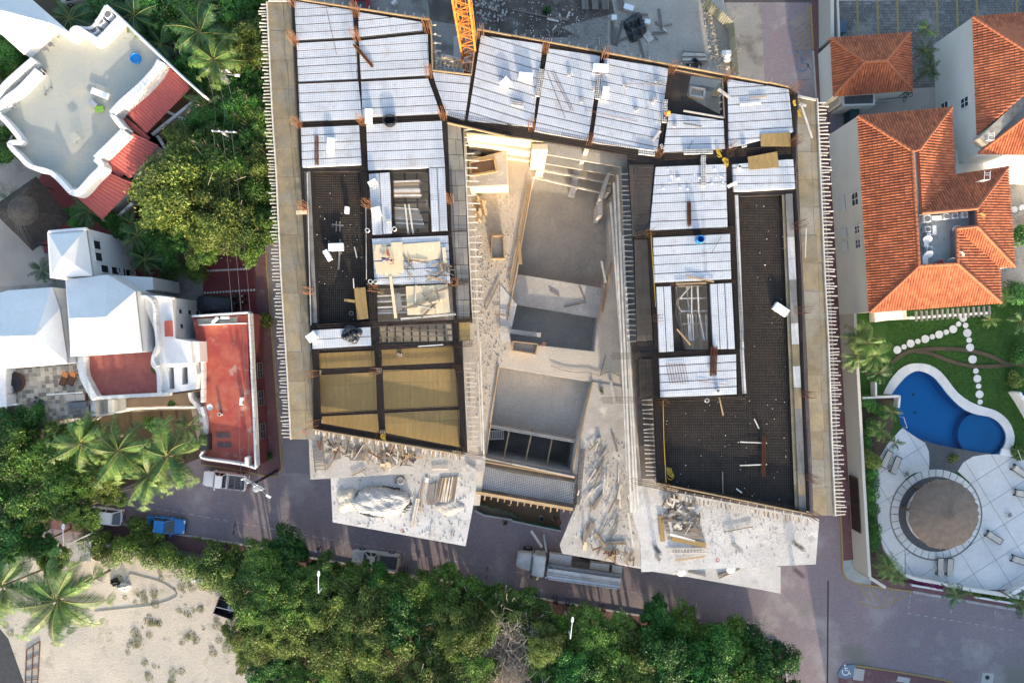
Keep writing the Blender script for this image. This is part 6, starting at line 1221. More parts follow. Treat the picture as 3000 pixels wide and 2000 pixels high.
def frond_mesh(seed, m, droop, n=44, width=.26, name='frond'):
    r = random.Random(seed); mb = MB(); P = []
    for i in range(9): t = i/8; P.append(Vector((t*(1-.12*droop*t), .03*math.sin(t*3+seed), .16*math.sin(t*2.2)*(1-.3*droop)-droop*.55*t*t)))
    mb.tube(P, [.014*(1-.8*i/8)+.002 for i in range(9)], 4, 1)
    for i in range(n):
        t = .1+.88*i/(n-1); x = t*8; k = min(7, int(x)); p = P[k].lerp(P[k+1], x-k); d = (P[k+1]-P[k]).normalized()
        ln = width*(math.sin(min(1, (t-.03)*1.25)*math.pi)**.6 if t < .83 else .78*(1-t)/.17+.14)*r.uniform(.85,1.1)
        for s in (-1, 1):
            o = Vector((d.x*.55, s*.83, -.28-.25*droop)).normalized(); e = p+o*ln+Vector((0,0,-ln*.25)); w = d*.0062; mid = p.lerp(e, .5)+Vector((0,0,.02))
            mb.add([p-w, p+w, mid+w*1.3, mid-w*1.3], [(0,1,2,3)]); mb.add([mid-w*1.3, mid+w*1.3, e], [(0,1,2)])
    return meshof(mb, name, [m, m_rach])
fr = {'L': [frond_mesh(s, m_palm, d_) for s, d_ in ((1,.35),(2,.7),(3,1.0))], 'D': [frond_mesh(s, m_palmd, d_, 38, .3) for s, d_ in ((4,.3),(5,.7),(6,1.0))], 'S': [frond_mesh(s, m_palm, d_, 32, .36) for s, d_ in ((7,.4),(8,.8),(9,1.1))]}
def palm(px, z, L, kind, n, label, group=None, coco=False):
    # px = growing point as seen, z = its height, L = frond length in metres
    q = W(px, z); t = thing('palm_tree', label, 'palm', (q.x, q.y, 0), 0, group); b = Vector((q.x+rnd.uniform(-.4,.4), q.y+rnd.uniform(-.4,.4), 0)) if z > 2 else Vector((q.x, q.y, 0))
    MB().tube([b, b.lerp(q, .5)+Vector((.1,0,0)), q], [.17,.13,.11] if L > 2 else [.1,.08,.07], 8).build('trunk', m_trunkp, t)
    a = rnd.uniform(0, 6.28)
    for i in range(n):
        a += 2.4+rnd.uniform(-.25,.25); lvl = i/n; v = 0 if lvl > .66 else 1 if lvl > .33 else 2
        local('frond', fr[kind][v], t, q, (rnd.uniform(-.6,.6), -rnd.uniform(-.15,.4)-.8*max(0, lvl-.6), a), (L*rnd.uniform(.82,1.08),)*3)
    if coco:
        c = MB()
        for i in range(7): e = i*.9; c.box((q.x+.25*math.cos(e), q.y+.25*math.sin(e), z-.25), (.2,.2,.24), taper=.7)
        c.build('coconut', m_orangefab, t)
    return t
for px_, z, L, kd, n, lb in (((239,1296),8.5,3.2,'L',16,'coconut palm below the slate terrace, first of the row'), ((348,1322),8.8,3.7,'L',17,'tall coconut palm in the middle of the palm row by the villas'), ((491,1335),8.6,3.9,'L',18,'coconut palm beside the worn red roof'), ((438,1388),7.8,3.7,'L',16,'coconut palm leaning over the brick street'), ((552,1245),6.0,1.7,'D',10,'small dark palm against the red roof wall'),
    ((168,1755),8.2,5.0,'L',20,'large coconut palm spreading over the sandy lot'), ((8,1715),7.8,4.2,'L',16,'coconut palm with browned fronds at the edge of the sandy lot'), ((585,95),9.0,3.6,'D',17,'dark coconut palm above the lane garden'), ((628,178),9.2,3.0,'L',16,'sunlit yellow palm near the transformer pole'), ((205,55),6.5,3.0,'D',14,'dark palm behind the terrace villa'), ((395,45),7.0,2.8,'D',14,'dark palm beside the terrace recess'), ((600,310),6.0,2.4,'D',14,'dark palm beside the white pergola'), ((470,130),6.2,2.4,'D',12,'dark palm by the small red awning'),
    ((402,690),4.5,2.0,'D',12,'dark palm against the blank white villa wall'), ((425,760),4.0,2.2,'D',12,'dark palm beside the villa windows'), ((262,620),4.0,2.4,'D',13,'dark palm in the red courtyard by the thatch'), ((385,660),4.2,2.0,'D',12,'dark palm near the red sheet roof corner'), ((122,790),2.5,1.7,'D',12,'small palm at the corner of the beige court'), ((20,330),3.5,2.0,'D',10,'dark palm beside the curved parapet'), ((40,600),3.0,1.8,'D',10,'dark palm behind the thatched palapa'),
    ((2525,985),4.5,2.0,'S',15,'dense garden palm beside the cream wall, near the pergola'), ((2560,1040),4.6,2.1,'S',15,'dense garden palm beside the pool coping'), ((2510,1040),4.2,1.9,'S',14,'dense garden palm leaning over the cream wall'), ((2545,1005),5.0,1.9,'S',14,'tallest palm of the dense garden clump'), ((2575,1090),3.4,1.5,'D',12,'low dark palm under the garden clump'),
    ((2610,1205),2.6,1.2,'S',12,'small palm by the pool rail'), ((2578,1258),2.6,1.3,'S',12,'yellow tipped palm behind the pool wall'), ((2622,1295),2.2,1.1,'D',11,'small palm over the terrace corner'), ((2600,1662),3.4,1.7,'S',15,'yellow green palm at the street corner of the garden'), ((2632,1690),2.4,1.2,'S',12,'low palm beside the magenta flowers'), ((2800,1742),3.2,1.5,'D',14,'green palm on the pavement strip by the white kerb'), ((2985,1768),3.2,1.5,'D',14,'green palm on the pavement strip near the balustrade'),
    ((2712,85),4.8,1.3,'D',11,'thin leaning palm over the parking court'), ((2712,150),4.0,1.3,'D',14,'bushy palm beside the gate house roof'), ((2722,205),3.6,1.4,'D',14,'bushy palm between the gate house and the cream wall'), ((2945,870),1.6,1.2,'S',12,'small palm at the end of the pergola'), ((2900,935),1.2,1.1,'S',10,'pale young palm on the lawn below the pergola'), ((2990,940),2.2,1.5,'D',12,'dark palm at the lawn edge behind the house')):
    palm(px_, z, L, kd, n, lb)
PL = thing('round_palapa', 'large round brown thatched palapa ringed by dark gravel', 'palapa', W(cpal, 0))
zc_ = 3.0; C0 = W((2764,1505), zc_); R0 = 102*kz(zc_); tm = MB(); n = 110; prof = [(1.0,0),(.985,.14),(.6,.62),(.25,.98),(.04,1.2)]
for i, (f1, h1_) in enumerate(prof):
    for k in range(n): a = 2*math.pi*k/n; j = rnd.uniform(-.03,.025) if i < 2 else rnd.uniform(-.006,.006); tm.v.append((C0.x+math.cos(a)*R0*(f1+j), C0.y+math.sin(a)*R0*(f1+j), zc_+h1_-rnd.uniform(0,.03)))
for i in range(len(prof)-1):
    for k in range(n): tm.f.append((i*n+k, i*n+(k+1)%n, (i+1)*n+(k+1)%n, (i+1)*n+k)); tm.mi.append(0)
tm.f.append(tuple(4*n+k for k in range(n))); tm.mi.append(0); tm.build('thatch', m_thatcht, PL, smooth=True)
for i in range(6): a = i*math.pi/3; MB().tube([(C0.x+math.cos(a)*R0*.72, C0.y+math.sin(a)*R0*.72, 0), (C0.x+math.cos(a)*R0*.72, C0.y+math.sin(a)*R0*.72, 3.15)], .13, 8).build('post', m_bark, PL)
MB().lathe((W(cpal,0).x, W(cpal,0).y, .05), [(3.05,0),(3.05,.5),(3.3,.5),(3.3,0)], 30, 0, math.radians(120), math.radians(250)).build('seat_wall', m_plaster, PL)
for (x, y, r, nm) in ((1790,1355,34,0),(1748,1408,24,1),(1812,1421,25,1),(1698,1455,36,0),(1828,1490,37,0),(1635,1482,24,1),(1570,1503,36,0),(1507,1525,24,1),(1443,1545,36,0),(1844,1555,25,1),(1374,1567,24,1),(1308,1587,36,0),(1247,1617,24,1),(1185,1645,36,0),(1853,1623,36,0),(1876,1732,38,0),(1906,1838,25,1),(1920,1908,35,0),(1931,1977,24,1),(1940,2052,36,0),(1945,2122,24,1),(2260,358,30,0),(2328,337,25,1)):
    q = W(g31(x,y), .03); mm = MB(); mm.lathe((q.x,q.y,.02), [(0,.10),(r*.0118,.10),(r*.012,.085),(r*.012,0)], 20)
    mm.build('stepping_stone', m_stone, label=('large round pale stepping stone set in the lawn', 'small round pale stepping stone between larger ones in the lawn')[nm], cat='stepping stone', group='stepping stones across the lawn')
def lounger(p, rz, lb, up=.35):
    t = thing('sun_lounger', lb, 'sun lounger', W(p, .065), rz)
    child('bed', MB().box((.3,0,.34), (1.2,.6,.06)), m_beige, t); child('backrest', MB().box((-.58,0,.34+.3*math.sin(up)), (.72,.6,.06), (0,up,0)), m_beige, t)
    fr_ = MB()
    for y in (-.33,.33): fr_.tube([(-.95,y,.33),(.95,y,.33)], .045, 6)
    for x in (-.95,.95): fr_.tube([(x,-.33,.33),(x,.33,.33)], .045, 6)
    child('frame', fr_, m_black, t)
    for x in (-.7,.7):
        for y in (-.32,.32): child('leg', MB().tube([(x,y,0),(x,y,.3)], .025, 6), m_black, t)
    for y in (-.33,.33): child('wheel', MB().lathe((-.85,y,.0), [(.02,.1),(.1,.1),(.1,.05)], 10), m_black, t)
    return t
lounger(g33(1568,490), math.radians(88), 'beige lounger of the side by side pair below the palapa, nearer the hedge'); lounger(g33(1655,495), math.radians(86), 'beige lounger of the side by side pair below the palapa, further from the hedge'); lounger(g33(2060,225), math.radians(-32), 'beige lounger slanting beside the round palapa'); lounger(g33(2300,435), math.radians(-17), 'beige lounger at the open side of the sun terrace'); lounger(g32(1160,1130), math.radians(68), 'beige lounger with black frame at the pool terrace table'); lounger(g32(1075,1075), math.radians(62), 'beige lounger half under the rounded bush'); lounger(g32(2300,1190), math.radians(-35), 'beige lounger by the pool steps'); lounger(g32(2330,1395), math.radians(-12), 'beige lounger at the sun terrace edge near the pool steps')
for p, lb in ((g32(1095,1145),'small dark side table between two loungers'), (g32(1255,1210),'square dark garden chair beside the palapa ring'), (g33(2195,15),'folded dark square table on the sun terrace slabs')):
    t = thing('side_table', lb, 'side table', W(p, .065), .3); child('table_top', MB().box((0,0,.45), (.42,.42,.04)), m_grey, t); [child('leg', MB().box((x,y,.22), (.03,.03,.44)), m_black, t) for x in (-.18,.18) for y in (-.18,.18)]
for p, q, lb in ((g32(1205,690), g32(1235,785),'white handrail of the pool ladder by the palms'), (g32(2240,985), g32(2275,1080),'white handrail at the pool steps')):
    A, B = W(p,0), W(q,0); mb = MB(); mb.tube([(A.x,A.y,0),(A.x,A.y,.9),(B.x,B.y,.9),(B.x,B.y,0)], .03, 6); mb.build('handrail', m_white, label=lb, cat='handrail')
def wheel_part(t, x, y, r, w):
    wh = child('wheel', MB().lathe((0,0,0), [(r*.6,-w/2),(r,-w/2),(r,w/2),(r*.6,w/2)], 18), m_rubber, t); wh.location = (x,y,r); wh.rotation_euler = (math.pi/2,0,0)
    rm = bpy.data.objects.new('rim', meshof(MB().lathe((0,0,0), [(0,-w*.4),(r*.6,-w*.45),(r*.6,w*.45),(0,w*.4)], 14), 'rim', m_steel)); COL.objects.link(rm); rm.parent = wh
def loft(secs, n=10):
    # secs: (x, half width, z bottom, z top, roundness); closed rounded-box cross sections along x
    mb = MB(); ring = []
    for x, hw, zb, zt, rd in secs:
        r = []
        for k in range(n+1):                     # over the top from one side to the other
            a = math.pi*k/n; cx = math.copysign(abs(math.cos(a))**rd, math.cos(a)); sz = abs(math.sin(a))**rd; r.append((x, hw*cx, zb+(zt-zb)*sz))
        ring.append(r)
    m = n+1
    for r in ring: mb.v += r
    for i in range(len(ring)-1):
        for k in range(n): a = i*m+k; mb.f.append((a, a+1, a+1+m, a+m)); mb.mi.append(0)
    mb.f.append(tuple(range(m))); mb.f.append(tuple((len(ring)-1)*m+k for k in range(m))[::-1]); mb.mi += [0,0]; return mb
def car(p, rz, paint, lb, L=4.3, w=1.76, style='sedan', rack=False):
    q = W(p, .01); t = thing('parked_car' if style != 'pickup' else 'pickup_truck', lb, 'car' if style != 'pickup' else 'pickup', q, rz); h = L/2; hw = w/2
    body = loft([(-h,hw*.80,.38,.72,.25),(-h+.12,hw*.95,.28,.86,.22),(-h+.7,hw,.25,.92,.2),(0,hw,.25,.92,.2),(h*.35,hw,.25,.92,.2),(h*.55,hw*.99,.25,.88,.22),(h*.82,hw*.95,.27,.80,.25),(h-.1,hw*.84,.32,.68,.3),(h,hw*.68,.38,.58,.3)])
    child('body', body, paint, t, True)
    if style == 'pickup':
        c0, c1, r0, r1 = -.15, h*.50, -.02, h*.28
        bed = MB(); bed.box((-h*.55,0,.925), (h*.72,w*.80,.02)); child('bed_floor', bed, m_grey, t)
        for y in (-hw*.88, hw*.88): child('bed_side', MB().box((-h*.55,y,1.05), (h*.8,.1,.3)), paint, t)
        child('tailgate', MB().box((-h*.95,0,1.05), (.08,w*.85,.3)), paint, t)
        ribs = MB(); [ribs.box((-h*.55,(k-3)*.17,.945), (h*.7,.05,.03)) for k in range(7)]; child('bed_liner', ribs, m_black, t)
        if rack:
            for x in (-h*.85,-h*.55,-h*.25): child('rack_bar', MB().box((x,0,1.5), (.05,w*.85,.05)), m_grey, t)
            for y in (-hw*.8,hw*.8): child('rack_rail', MB().box((-h*.55,y,1.5), (h*.7,.05,.05)), m_grey, t)
    elif style == 'hatch': c0, c1, r0, r1 = -h*.93, h*.52, -h*.66, h*.14
    else: c0, c1, r0, r1 = -h*.72, h*.50, -h*.40, h*.12
    def fr_(x0, x1, y0, y1, za, zb, xa, xb, ya):  # greenhouse frustum
        return MB().add([(x0,-y0,za),(x1,-y1,za),(x1,y1,za),(x0,y0,za),(xa,-ya,zb),(xb,-ya,zb),(xb,ya,zb),(xa,ya,zb)], [(0,1,5,4),(2,3,7,6),(4,5,6,7)])
    zt = 1.44 if style != 'pickup' else 1.68; ya = hw*.74
    child('side_window', fr_(c0,c1,hw*.90,hw*.90,.88,zt,r0,r1,ya), m_glass, t)
    child('windscreen', MB().add([(c1+.01,-hw*.84,.89),(c1+.01,hw*.84,.89),(r1+.01,ya*.93,zt),(r1+.01,-ya*.93,zt)], [(0,1,2,3)]), m_glass, t); child('rear_window', MB().add([(c0-.01,hw*.82,.9),(c0-.01,-hw*.82,.9),(r0-.01,-ya*.9,zt),(r0-.01,ya*.9,zt)], [(0,1,2,3)]), m_glass, t)
    rf = loft([(r0-.04,ya*.98,zt-.02,zt+.02,.3),(r0+.15,ya*1.03,zt-.02,zt+.06,.25),(r1-.2,ya*1.03,zt-.02,zt+.06,.25),(r1+.05,ya*.98,zt-.02,zt+.02,.3)]); child('roof', rf, paint, t, True)
    for s in (-1,1):
        for a, b in (((c0,hw*.88*s,.9),(r0,ya*s,zt)), ((c1,hw*.88*s,.9),(r1,ya*s,zt)), (((c0+c1)/2,hw*.9*s,.9),((r0+r1)/2,ya*s,zt))): child('pillar', MB().bar(a, b, .08, .07), paint, t)
        child('mirror', MB().box((c1-.25,(hw+.1)*s,1.0), (.14,.22,.14)), paint, t)
        child('headlight', MB().box((h-.14,hw*.62*s,.62), (.2,.34,.14)), m_pvc, t); child('tail_light', MB().box((-h+.06,hw*.68*s,.72), (.1,.3,.16)), m_shirtr, t)
    for x in (-h*.62,h*.62):
        for y in (-hw+.08,hw-.08): wheel_part(t, x, y, .32 if style != 'pickup' else .37, .2)
    return t
car((494,1533), math.radians(-6), m_carb, 'bright blue sedan parked at the kerb beside the vine wall', 4.25, 1.72, 'sedan')
car((313,1506), math.radians(174), m_carw, 'white car parked at the kerb under the grove trees', 4.3, 1.75, 'hatch')
car((668,1403), math.radians(174), m_carw, 'white pickup with a bar rack parked by the street corner', 4.9, 1.8, 'pickup', True)
car((1104,1634), math.radians(173), mat('cream_truck_paint', (.62,.60,.55), None, 1, .35), 'cream white pickup half hidden under the belt trees', 5.2, 1.85, 'pickup')
car((178,1478), math.radians(173), m_carw, 'pale car mostly hidden under the dark grove trees', 4.3, 1.75, 'sedan')
car((243,-10), math.radians(10), m_steel, 'silver car just showing behind the terrace villa', 4.3, 1.75, 'sedan')
car((1058,4), math.radians(92), mat('red_car_paint', (.42,.02,.03), None, 1, .3), 'red pickup parked in the yard behind the foam deck', 5.0, 1.85, 'pickup')
t = thing('covered_car', 'car under a dark tarpaulin on the red drive', 'car', W((640,893), .12), math.radians(-3)); cv = loft([(-2.15,.45,0,.55,.5),(-1.9,.82,0,.95,.4),(-1.0,.95,0,1.35,.38),(0,.96,0,1.5,.38),(.8,.96,0,1.25,.4),(1.6,.9,0,.95,.4),(2.1,.55,0,.6,.5)], 16); cv.v = [(v[0]+rnd.gauss(0,.015), v[1]+rnd.gauss(0,.02), max(0,v[2]+rnd.gauss(0,.02))) for v in cv.v]; child('tarpaulin', cv, m_tarp, t); [wheel_part(t, x, y, .3, .2) for x in (-1.3,1.3) for y in (-.78,.78)]
def moto(p, z, rz, lb, col=m_black):
    t = thing('motorcycle', lb, 'motorcycle', W(p, z), rz)
    for x in (-.62,.62): wheel_part(t, x, 0, .3, .12)
    child('frame', MB().box((0,0,.5), (.9,.2,.3), taper=.8), m_grey, t); child('fuel_tank', loft([(.05,.1,.6,.75,.5),(.2,.16,.6,.86,.5),(.5,.1,.62,.8,.5)]), col, t, True); child('saddle', MB().box((-.3,0,.78), (.65,.24,.1)), m_black, t); child('handlebar', MB().tube([(.45,-.35,1.02),(.5,0,.95),(.45,.35,1.02)], .02, 5), m_steel, t); child('headlight', MB().box((.68,0,.85), (.12,.16,.16)), m_pvc, t)
moto(G(0,1)(2195,1158), .12, .05, 'dark motorcycle parked by the dome divider on the red drive'); moto(G(0,1)(2200,1218), .12, .1, 'motorcycle with chrome bars beside the covered car'); moto((812,1612), .02, 1.4, 'black motorcycle parked under the belt trees by the road', m_black)
TR = thing('pump_truck', 'white concrete pump truck with folded boom parked beside the slab', 'truck', W(g23(500,455), .01), math.radians(172.5)); f_ = 36*.0
child('hood', loft([(4.0,1.0,.9,1.95,.25),(4.6,.95,.8,1.9,.25),(5.2,.85,.75,1.75,.3),(5.5,.7,.75,1.5,.3)]), m_dirtywhite, TR, True); child('cab', loft([(2.5,1.1,.8,2.75,.12),(2.7,1.15,.8,2.85,.12),(3.7,1.12,.8,2.8,.12),(3.95,1.05,.8,2.35,.15)]), m_dirtywhite, TR, True)
child('windscreen', MB().add([(4.02,-.95,2.0),(4.02,.95,2.0),(3.86,.9,2.68),(3.86,-.9,2.68)], [(0,1,2,3)]), m_glass, TR); child('exhaust', MB().tube([(2.3,1.0,1.0),(2.3,1.0,3.1)], .09, 8), m_steel, TR); child('chassis', MB().box((-1.2,0,.95), (8.2,1.0,.3)), m_grey, TR)
child('deck', MB().box((.9,-.55,1.5), (2.4,1.4,.7)), m_concw, TR); child('tank', MB().box((-3.4,.1,1.5), (2.0,1.9,.7)), m_dirtywhite, TR)
for k, (y, z, w_, m_) in enumerate(((.35,2.6,.55,m_dirtywhite),(-.15,2.45,.4,m_grey),(.9,2.7,.28,m_steel))): child('boom_section', MB().bar((2.2,y,z), (-5.6,y+.1,z), w_, .34), m_, TR)
child('boom_pipe', MB().tube([(2.0,1.15,2.85),(-5.4,1.2,2.9)], .085, 8), m_steel, TR); child('boom_pipe', MB().tube([(2.2,.62,2.9),(-5.5,.72,2.9)], .07, 8), m_dirtywhite, TR); child('slewing_post', MB().lathe((1.9,.2,1.2), [(.5,0),(.45,1.4),(.3,1.6)], 14), m_grey, TR); child('hopper', MB().box((-5.3,.1,1.2), (.9,1.5,.8), taper=1.2), m_dirtywhite, TR)
for a, b in (((2.4,-1.0,1.0),(2.9,-2.8,.3)), ((2.6,1.1,1.0),(3.0,2.2,.3)), ((-1.2,1.1,1.0),(-3.4,2.0,.5))): child('outrigger', MB().bar(a, b, .2, .22), m_dirtywhite, TR)
for x in (4.4,-1.8,-3.2):
    for y in (-.98,.98): wheel_part(TR, x, y, .5, .36)
for s in (-1,1): child('headlight', MB().box((5.45,.6*s,1.1), (.1,.25,.2)), m_pvc, TR); child('mirror', MB().box((3.8,1.4*s,2.2), (.1,.25,.4)), m_black, TR)
CR = thing('tower_crane', 'orange lattice mast of a tower crane rising behind the foam deck', 'crane', (-3.85, 26.2, 0)); cx, cy, hw = -3.85, 26.2, .62
for sx in (-1,1):
    for sy in (-1,1): MB().bar((cx+hw*sx, cy+hw*sy, 0), (cx+hw*sx, cy+hw*sy, 44), .16, .16).build('chord', m_orange, CR)
mb = MB(); z = 0; k = 0
while z < 43:
    for (a, b) in (((-1,-1),(1,-1)), ((1,-1),(1,1)), ((1,1),(-1,1)), ((-1,1),(-1,-1))):
        A = (cx+hw*a[0], cy+hw*a[1]); B = (cx+hw*b[0], cy+hw*b[1]); mb.bar((*A, z), (*B, z+1.0), .075, .075); mb.bar((*B, z+1.0), (*A, z+2.0), .075, .075); mb.bar((*A, z), (*B, z), .075, .075)
    z += 2.0
mb.build('lattice_brace', m_orange, CR); mb = MB()
for i in range(100): mb.bar((cx-.22, cy+.35, .4+i*.42), (cx+.22, cy+.35, .4+i*.42), .03, .03)
for x in (-.22,.22): mb.bar((cx+x, cy+.35, 0), (cx+x, cy+.35, 43), .04, .04)
mb.build('ladder', m_orange, CR); MB().box((cx, cy, .4), (3.0,3.0,.8)).build('foundation', m_concd, CR)
MB().box((cx, cy+1.0, 45), (2.0,2.2,2.2)).build('cabin', m_orange, CR); mb = MB()
for i in range(20):
    y = cy-4+i*2.2
    for x in (-.6,.6): mb.bar((cx+x,y,46.3), (cx+x,y+2.2,46.3), .12, .12); mb.bar((cx+x,y,46.3), (cx,y+1.1,47.4), .07, .07); mb.bar((cx+x,y+2.2,46.3), (cx,y+1.1,47.4), .07, .07)
    mb.bar((cx,y,47.4), (cx,y+2.2,47.4), .12, .12)
mb.build('jib', m_orange, CR)
def lamp(base, head_dir, h, lb, arm=1.7):
    q = W(base, 0); t = thing('street_lamp', lb, 'street lamp', q); d = Vector((*head_dir, 0)).normalized()
    child('pole', MB().tube([(0,0,0),(0,0,h)], [.09,.055], 8), m_white, t); child('arm', MB().tube([(0,0,h),d*arm*.5+Vector((0,0,h+.12)),d*arm+Vector((0,0,h+.15))], .045, 6), m_white, t)
    hd_ = loft([(0,.05,0,.08,.6),(.15,.13,0,.14,.6),(.42,.15,0,.15,.6),(.6,.06,0,.08,.6)]); a = math.atan2(d.y, d.x); R = Matrix.Rotation(a, 3, 'Z'); hd_.v = [tuple(R@Vector(v)+d*arm*.95+Vector((0,0,h+.08))) for v in hd_.v]; child('lamp_head', hd_, m_white, t, True)
lamp((303,1545), (0,1), 6.6, 'white street lamp over the tin shed by the sandy lot'); lamp((989,1663), (.02,1), 7.4, 'white street lamp rising from the belt beside the cream pickup'); lamp((1655,1788), (.1,1), 7.0, 'white street lamp among the belt trees beyond the pump truck'); lamp((2590,2003), (-.7,.8), 6.5, 'grey street lamp leaning over the blue wheelchair ramp')
def pole(base, h, lb, ang, n=2, trafo=False, m_=m_concw):
    q = W(base, 0); t = thing('utility_pole', lb, 'utility pole', q, ang); child('pole', MB().tube([(0,0,0),(0,0,h)], [.17,.12], 8), m_, t)
    for k in range(n):
        child('crossarm', MB().box((.1,.14,h-.25-k*.5), (2.4,.12,.14)), m_steel, t)
        for x in (-1.0,-.35,.4,1.1): child('insulator', MB().lathe((x,.14,h-.18-k*.5), [(.05,0),(.09,.08),(.05,.12),(.08,.2),(0,.24)], 8), m_pvc, t)
    if trafo:
        child('transformer', MB().lathe((.45,-.35,h-1.9), [(0,1.05),(.33,1.0),(.35,.95),(.35,.05),(0,0)], 14), m_steel, t); child('lamp_arm', MB().tube([(.2,0,h-.9),(1.8,-.2,h-.5)], .04, 6), m_steel, t); child('lamp_head', MB().box((2.0,-.22,h-.48), (.5,.22,.12)), m_white, t)
    return q
ptop = []
for base, h, lb, an, tf in (((728,296),8.5,'concrete utility pole with transformer and double crossarms above the lane trees',-.05,True), ((744,455),8.2,'second utility pole with paired crossarms among the lane trees',-.05,False), ((812,1378),7.8,'dark utility pole with crossarms standing over the white pickup',-.5,True), ((705,85),8.5,'leaning pale pole beside the lane near the upper palms',.2,False)):
    q = pole(base, h, lb, an, 2 if tf else 1, tf, m_black if base[0] > 800 else m_concw); ptop.append((q, h))
for k, x in enumerate((-.9,0,.9)):
    for (a, ha), (b, hb) in ((ptop[0], ptop[1]), (ptop[1], ptop[2])):
        A = Vector((a.x+x, a.y, ha)); B = Vector((b.x+x, b.y, hb)); P = [A.lerp(B, i/16)-Vector((0,0,1.2*4*(i/16)*(1-i/16))) for i in range(17)]
        mb = MB(); mb.tube(P, .017, 4); mb.build('power_line', m_grey, label='thin overhead power line strung along the lane between utility poles', cat='wire', group='power lines over the lane')
bd_me = {}
def board(a, b, z, w, h, m, label, group, name='timber_board', cat='board', tilt=0.0, z2=None):
    # one loose board from pixel a to pixel b, lying at height z (z2 at the other end)
    A = W(a, z); B = W(b, z if z2 is None else z2); d = B-A; key = m.name
    if key not in bd_me: bd_me[key] = meshof(MB().box((0,0,.5), (1,1,1)), 'timber_board', m)
    o = bpy.data.objects.new(name, bd_me[key]); COL.objects.link(o); o.location = A.lerp(B, .5); o.rotation_euler = (tilt, -math.atan2(d.z, math.hypot(d.x, d.y)), math.atan2(d.y, d.x)); o.scale = (max(.05,d.length), w, h)
    return setp(o, label, cat, group)
WM = [m_wood, m_woodtan, m_wood, m_plyg]
def heap(poly, z, n, lr, wr, label, group, mats=WM, ang=None, spread=3.2, zr=.35, h=.045):
    x0, x1 = min(p[0] for p in poly), max(p[0] for p in poly); y0, y1 = min(p[1] for p in poly), max(p[1] for p in poly); k = 0; tries = 0
    while k < n and tries < 4000:
        tries += 1; c = (rnd.uniform(x0,x1), rnd.uniform(y0,y1))
        if not inside(c, poly): continue
        a = rnd.uniform(0, math.pi) if ang is None else rnd.gauss(ang, spread if ang is None else .35); L = rnd.uniform(*lr)/kz(z)/2; dx, dy = math.cos(a)*L, math.sin(a)*L; zz = z+rnd.uniform(0,zr)
        board((c[0]-dx,c[1]-dy), (c[0]+dx,c[1]+dy), zz, rnd.uniform(*wr), h, rnd.choice(mats), label, group, 'heap_board', z2=zz+rnd.uniform(-.12,.12)*min(1,zr*3)); k += 1  # name covers every loose board and panel of a heap, not offcuts alone
def row(p0, p1, q0, q1, n, z, w, m, label, group, jit=3, cat='plank', name='scaffold_plank', layers=1):
    for i in range(n):
        t = i/(n-1); a, b = lerp(p0,q0,t), lerp(p1,q1,t); board((a[0]+rnd.uniform(-jit,jit), a[1]), (b[0]+rnd.uniform(-jit,jit), b[1]), z+rnd.uniform(0,.06), w, .05, m if not isinstance(m, list) else rnd.choice(m), label, group, name, cat)
row(g11(1232,105), g11(1500,95), g11(1240,242), g11(1515,240), 12, 14.62, .16, [m_wood, m_woodpale, m_woodtan], 'grey plank in the stack across the upper stair opening', 'planks across the upper opening')
row(g11(1262,335), g11(1490,350), g11(1252,515), g11(1560,528), 19, 14.62, .17, [m_wood, m_woodpale, m_plyg], 'grey plank in the wide stack across the lower stair opening', 'planks across the lower opening')
for a, b in ((g11(1370,310), g11(1400,580)), (g11(1405,310), g11(1445,580))): board(a, b, 14.85, .14, .08, m_woodpale, 'long pale batten laid across the wide plank stack', 'battens on the plank stack', 'batten', 'batten')
board(g11(1565,270), g11(1610,410), 14.8, .12, .08, m_wood, 'grey batten slanting at the edge of the lower opening', None, 'batten', 'batten')
row(g21(1615,1315), g21(1620,1560), g21(1790,1320), g21(1800,1560), 13, 14.3, .1, [m_woodpale, m_woodtan, m_wood], 'pale pole leaning in the dark stair opening of the second wing', 'poles in the dark opening', 9, 'pole', 'timber_pole')
for a, b in ((g21(1515,1455), g21(1640,1600)), (g21(1600,968), g21(1855,1020)), (g21(1505,1042), g21(1785,1030))): board(a, b, 15.1, .13, .05, m_woodtan, 'tan board lying beside the dark stair opening', 'boards beside the dark opening')
for i, (q, z, lb) in enumerate(((pts(1,1,(1072,680),(1200,672),(1205,940),(1100,955)), 15.06, 'fresh plywood sheet under the crouching worker'), (pts(1,1,(1150,700),(1280,690),(1310,960),(1182,965)), 15.10, 'fresh plywood sheet with the coiled red cord'), (pts(1,1,(1235,660),(1345,655),(1360,935),(1310,940)), 15.13, 'fresh plywood sheet overlapping the worker\'s sheet'), (pts(1,1,(1350,675),(1690,650),(1705,800),(1610,820),(1348,800)), 15.08, 'broad pale plywood sheet with swirling grain'), (pts(1,1,(1420,800),(1700,785),(1702,808),(1440,845)), 15.04, 'lower plywood sheet showing under the broad pale one'), (pts(1,1,(1376,1062),(1640,1050),(1645,1320),(1392,1325)), 15.02, 'pale plywood sheet beside the joists of the opening'), (pts(1,1,(1640,1050),(1762,1040),(1783,1300),(1650,1318)), 15.05, 'pale plywood sheet beside the column bars'), (pts(1,1,(900,1080),(1005,1070),(1032,1358),(930,1370)), 14.95, 'brown plywood sheet lying over the dark rebar tray'), (pts(3,0,(-70,1232),(205,1215),(208,1345),(-65,1345)), 15.1, 'golden plywood sheet on the foam by the outer walkway'), ([(2190,460),(2277,444),(2282,490),(2196,498)], 15.1, 'golden plywood sheet bridging the wide beam'))):
    m_ = m_plynew if i < 7 else m_plybox; MB().prism(xy(q, z), z-.03, z).build('plywood_sheet', m_, label=lb, cat='plywood')
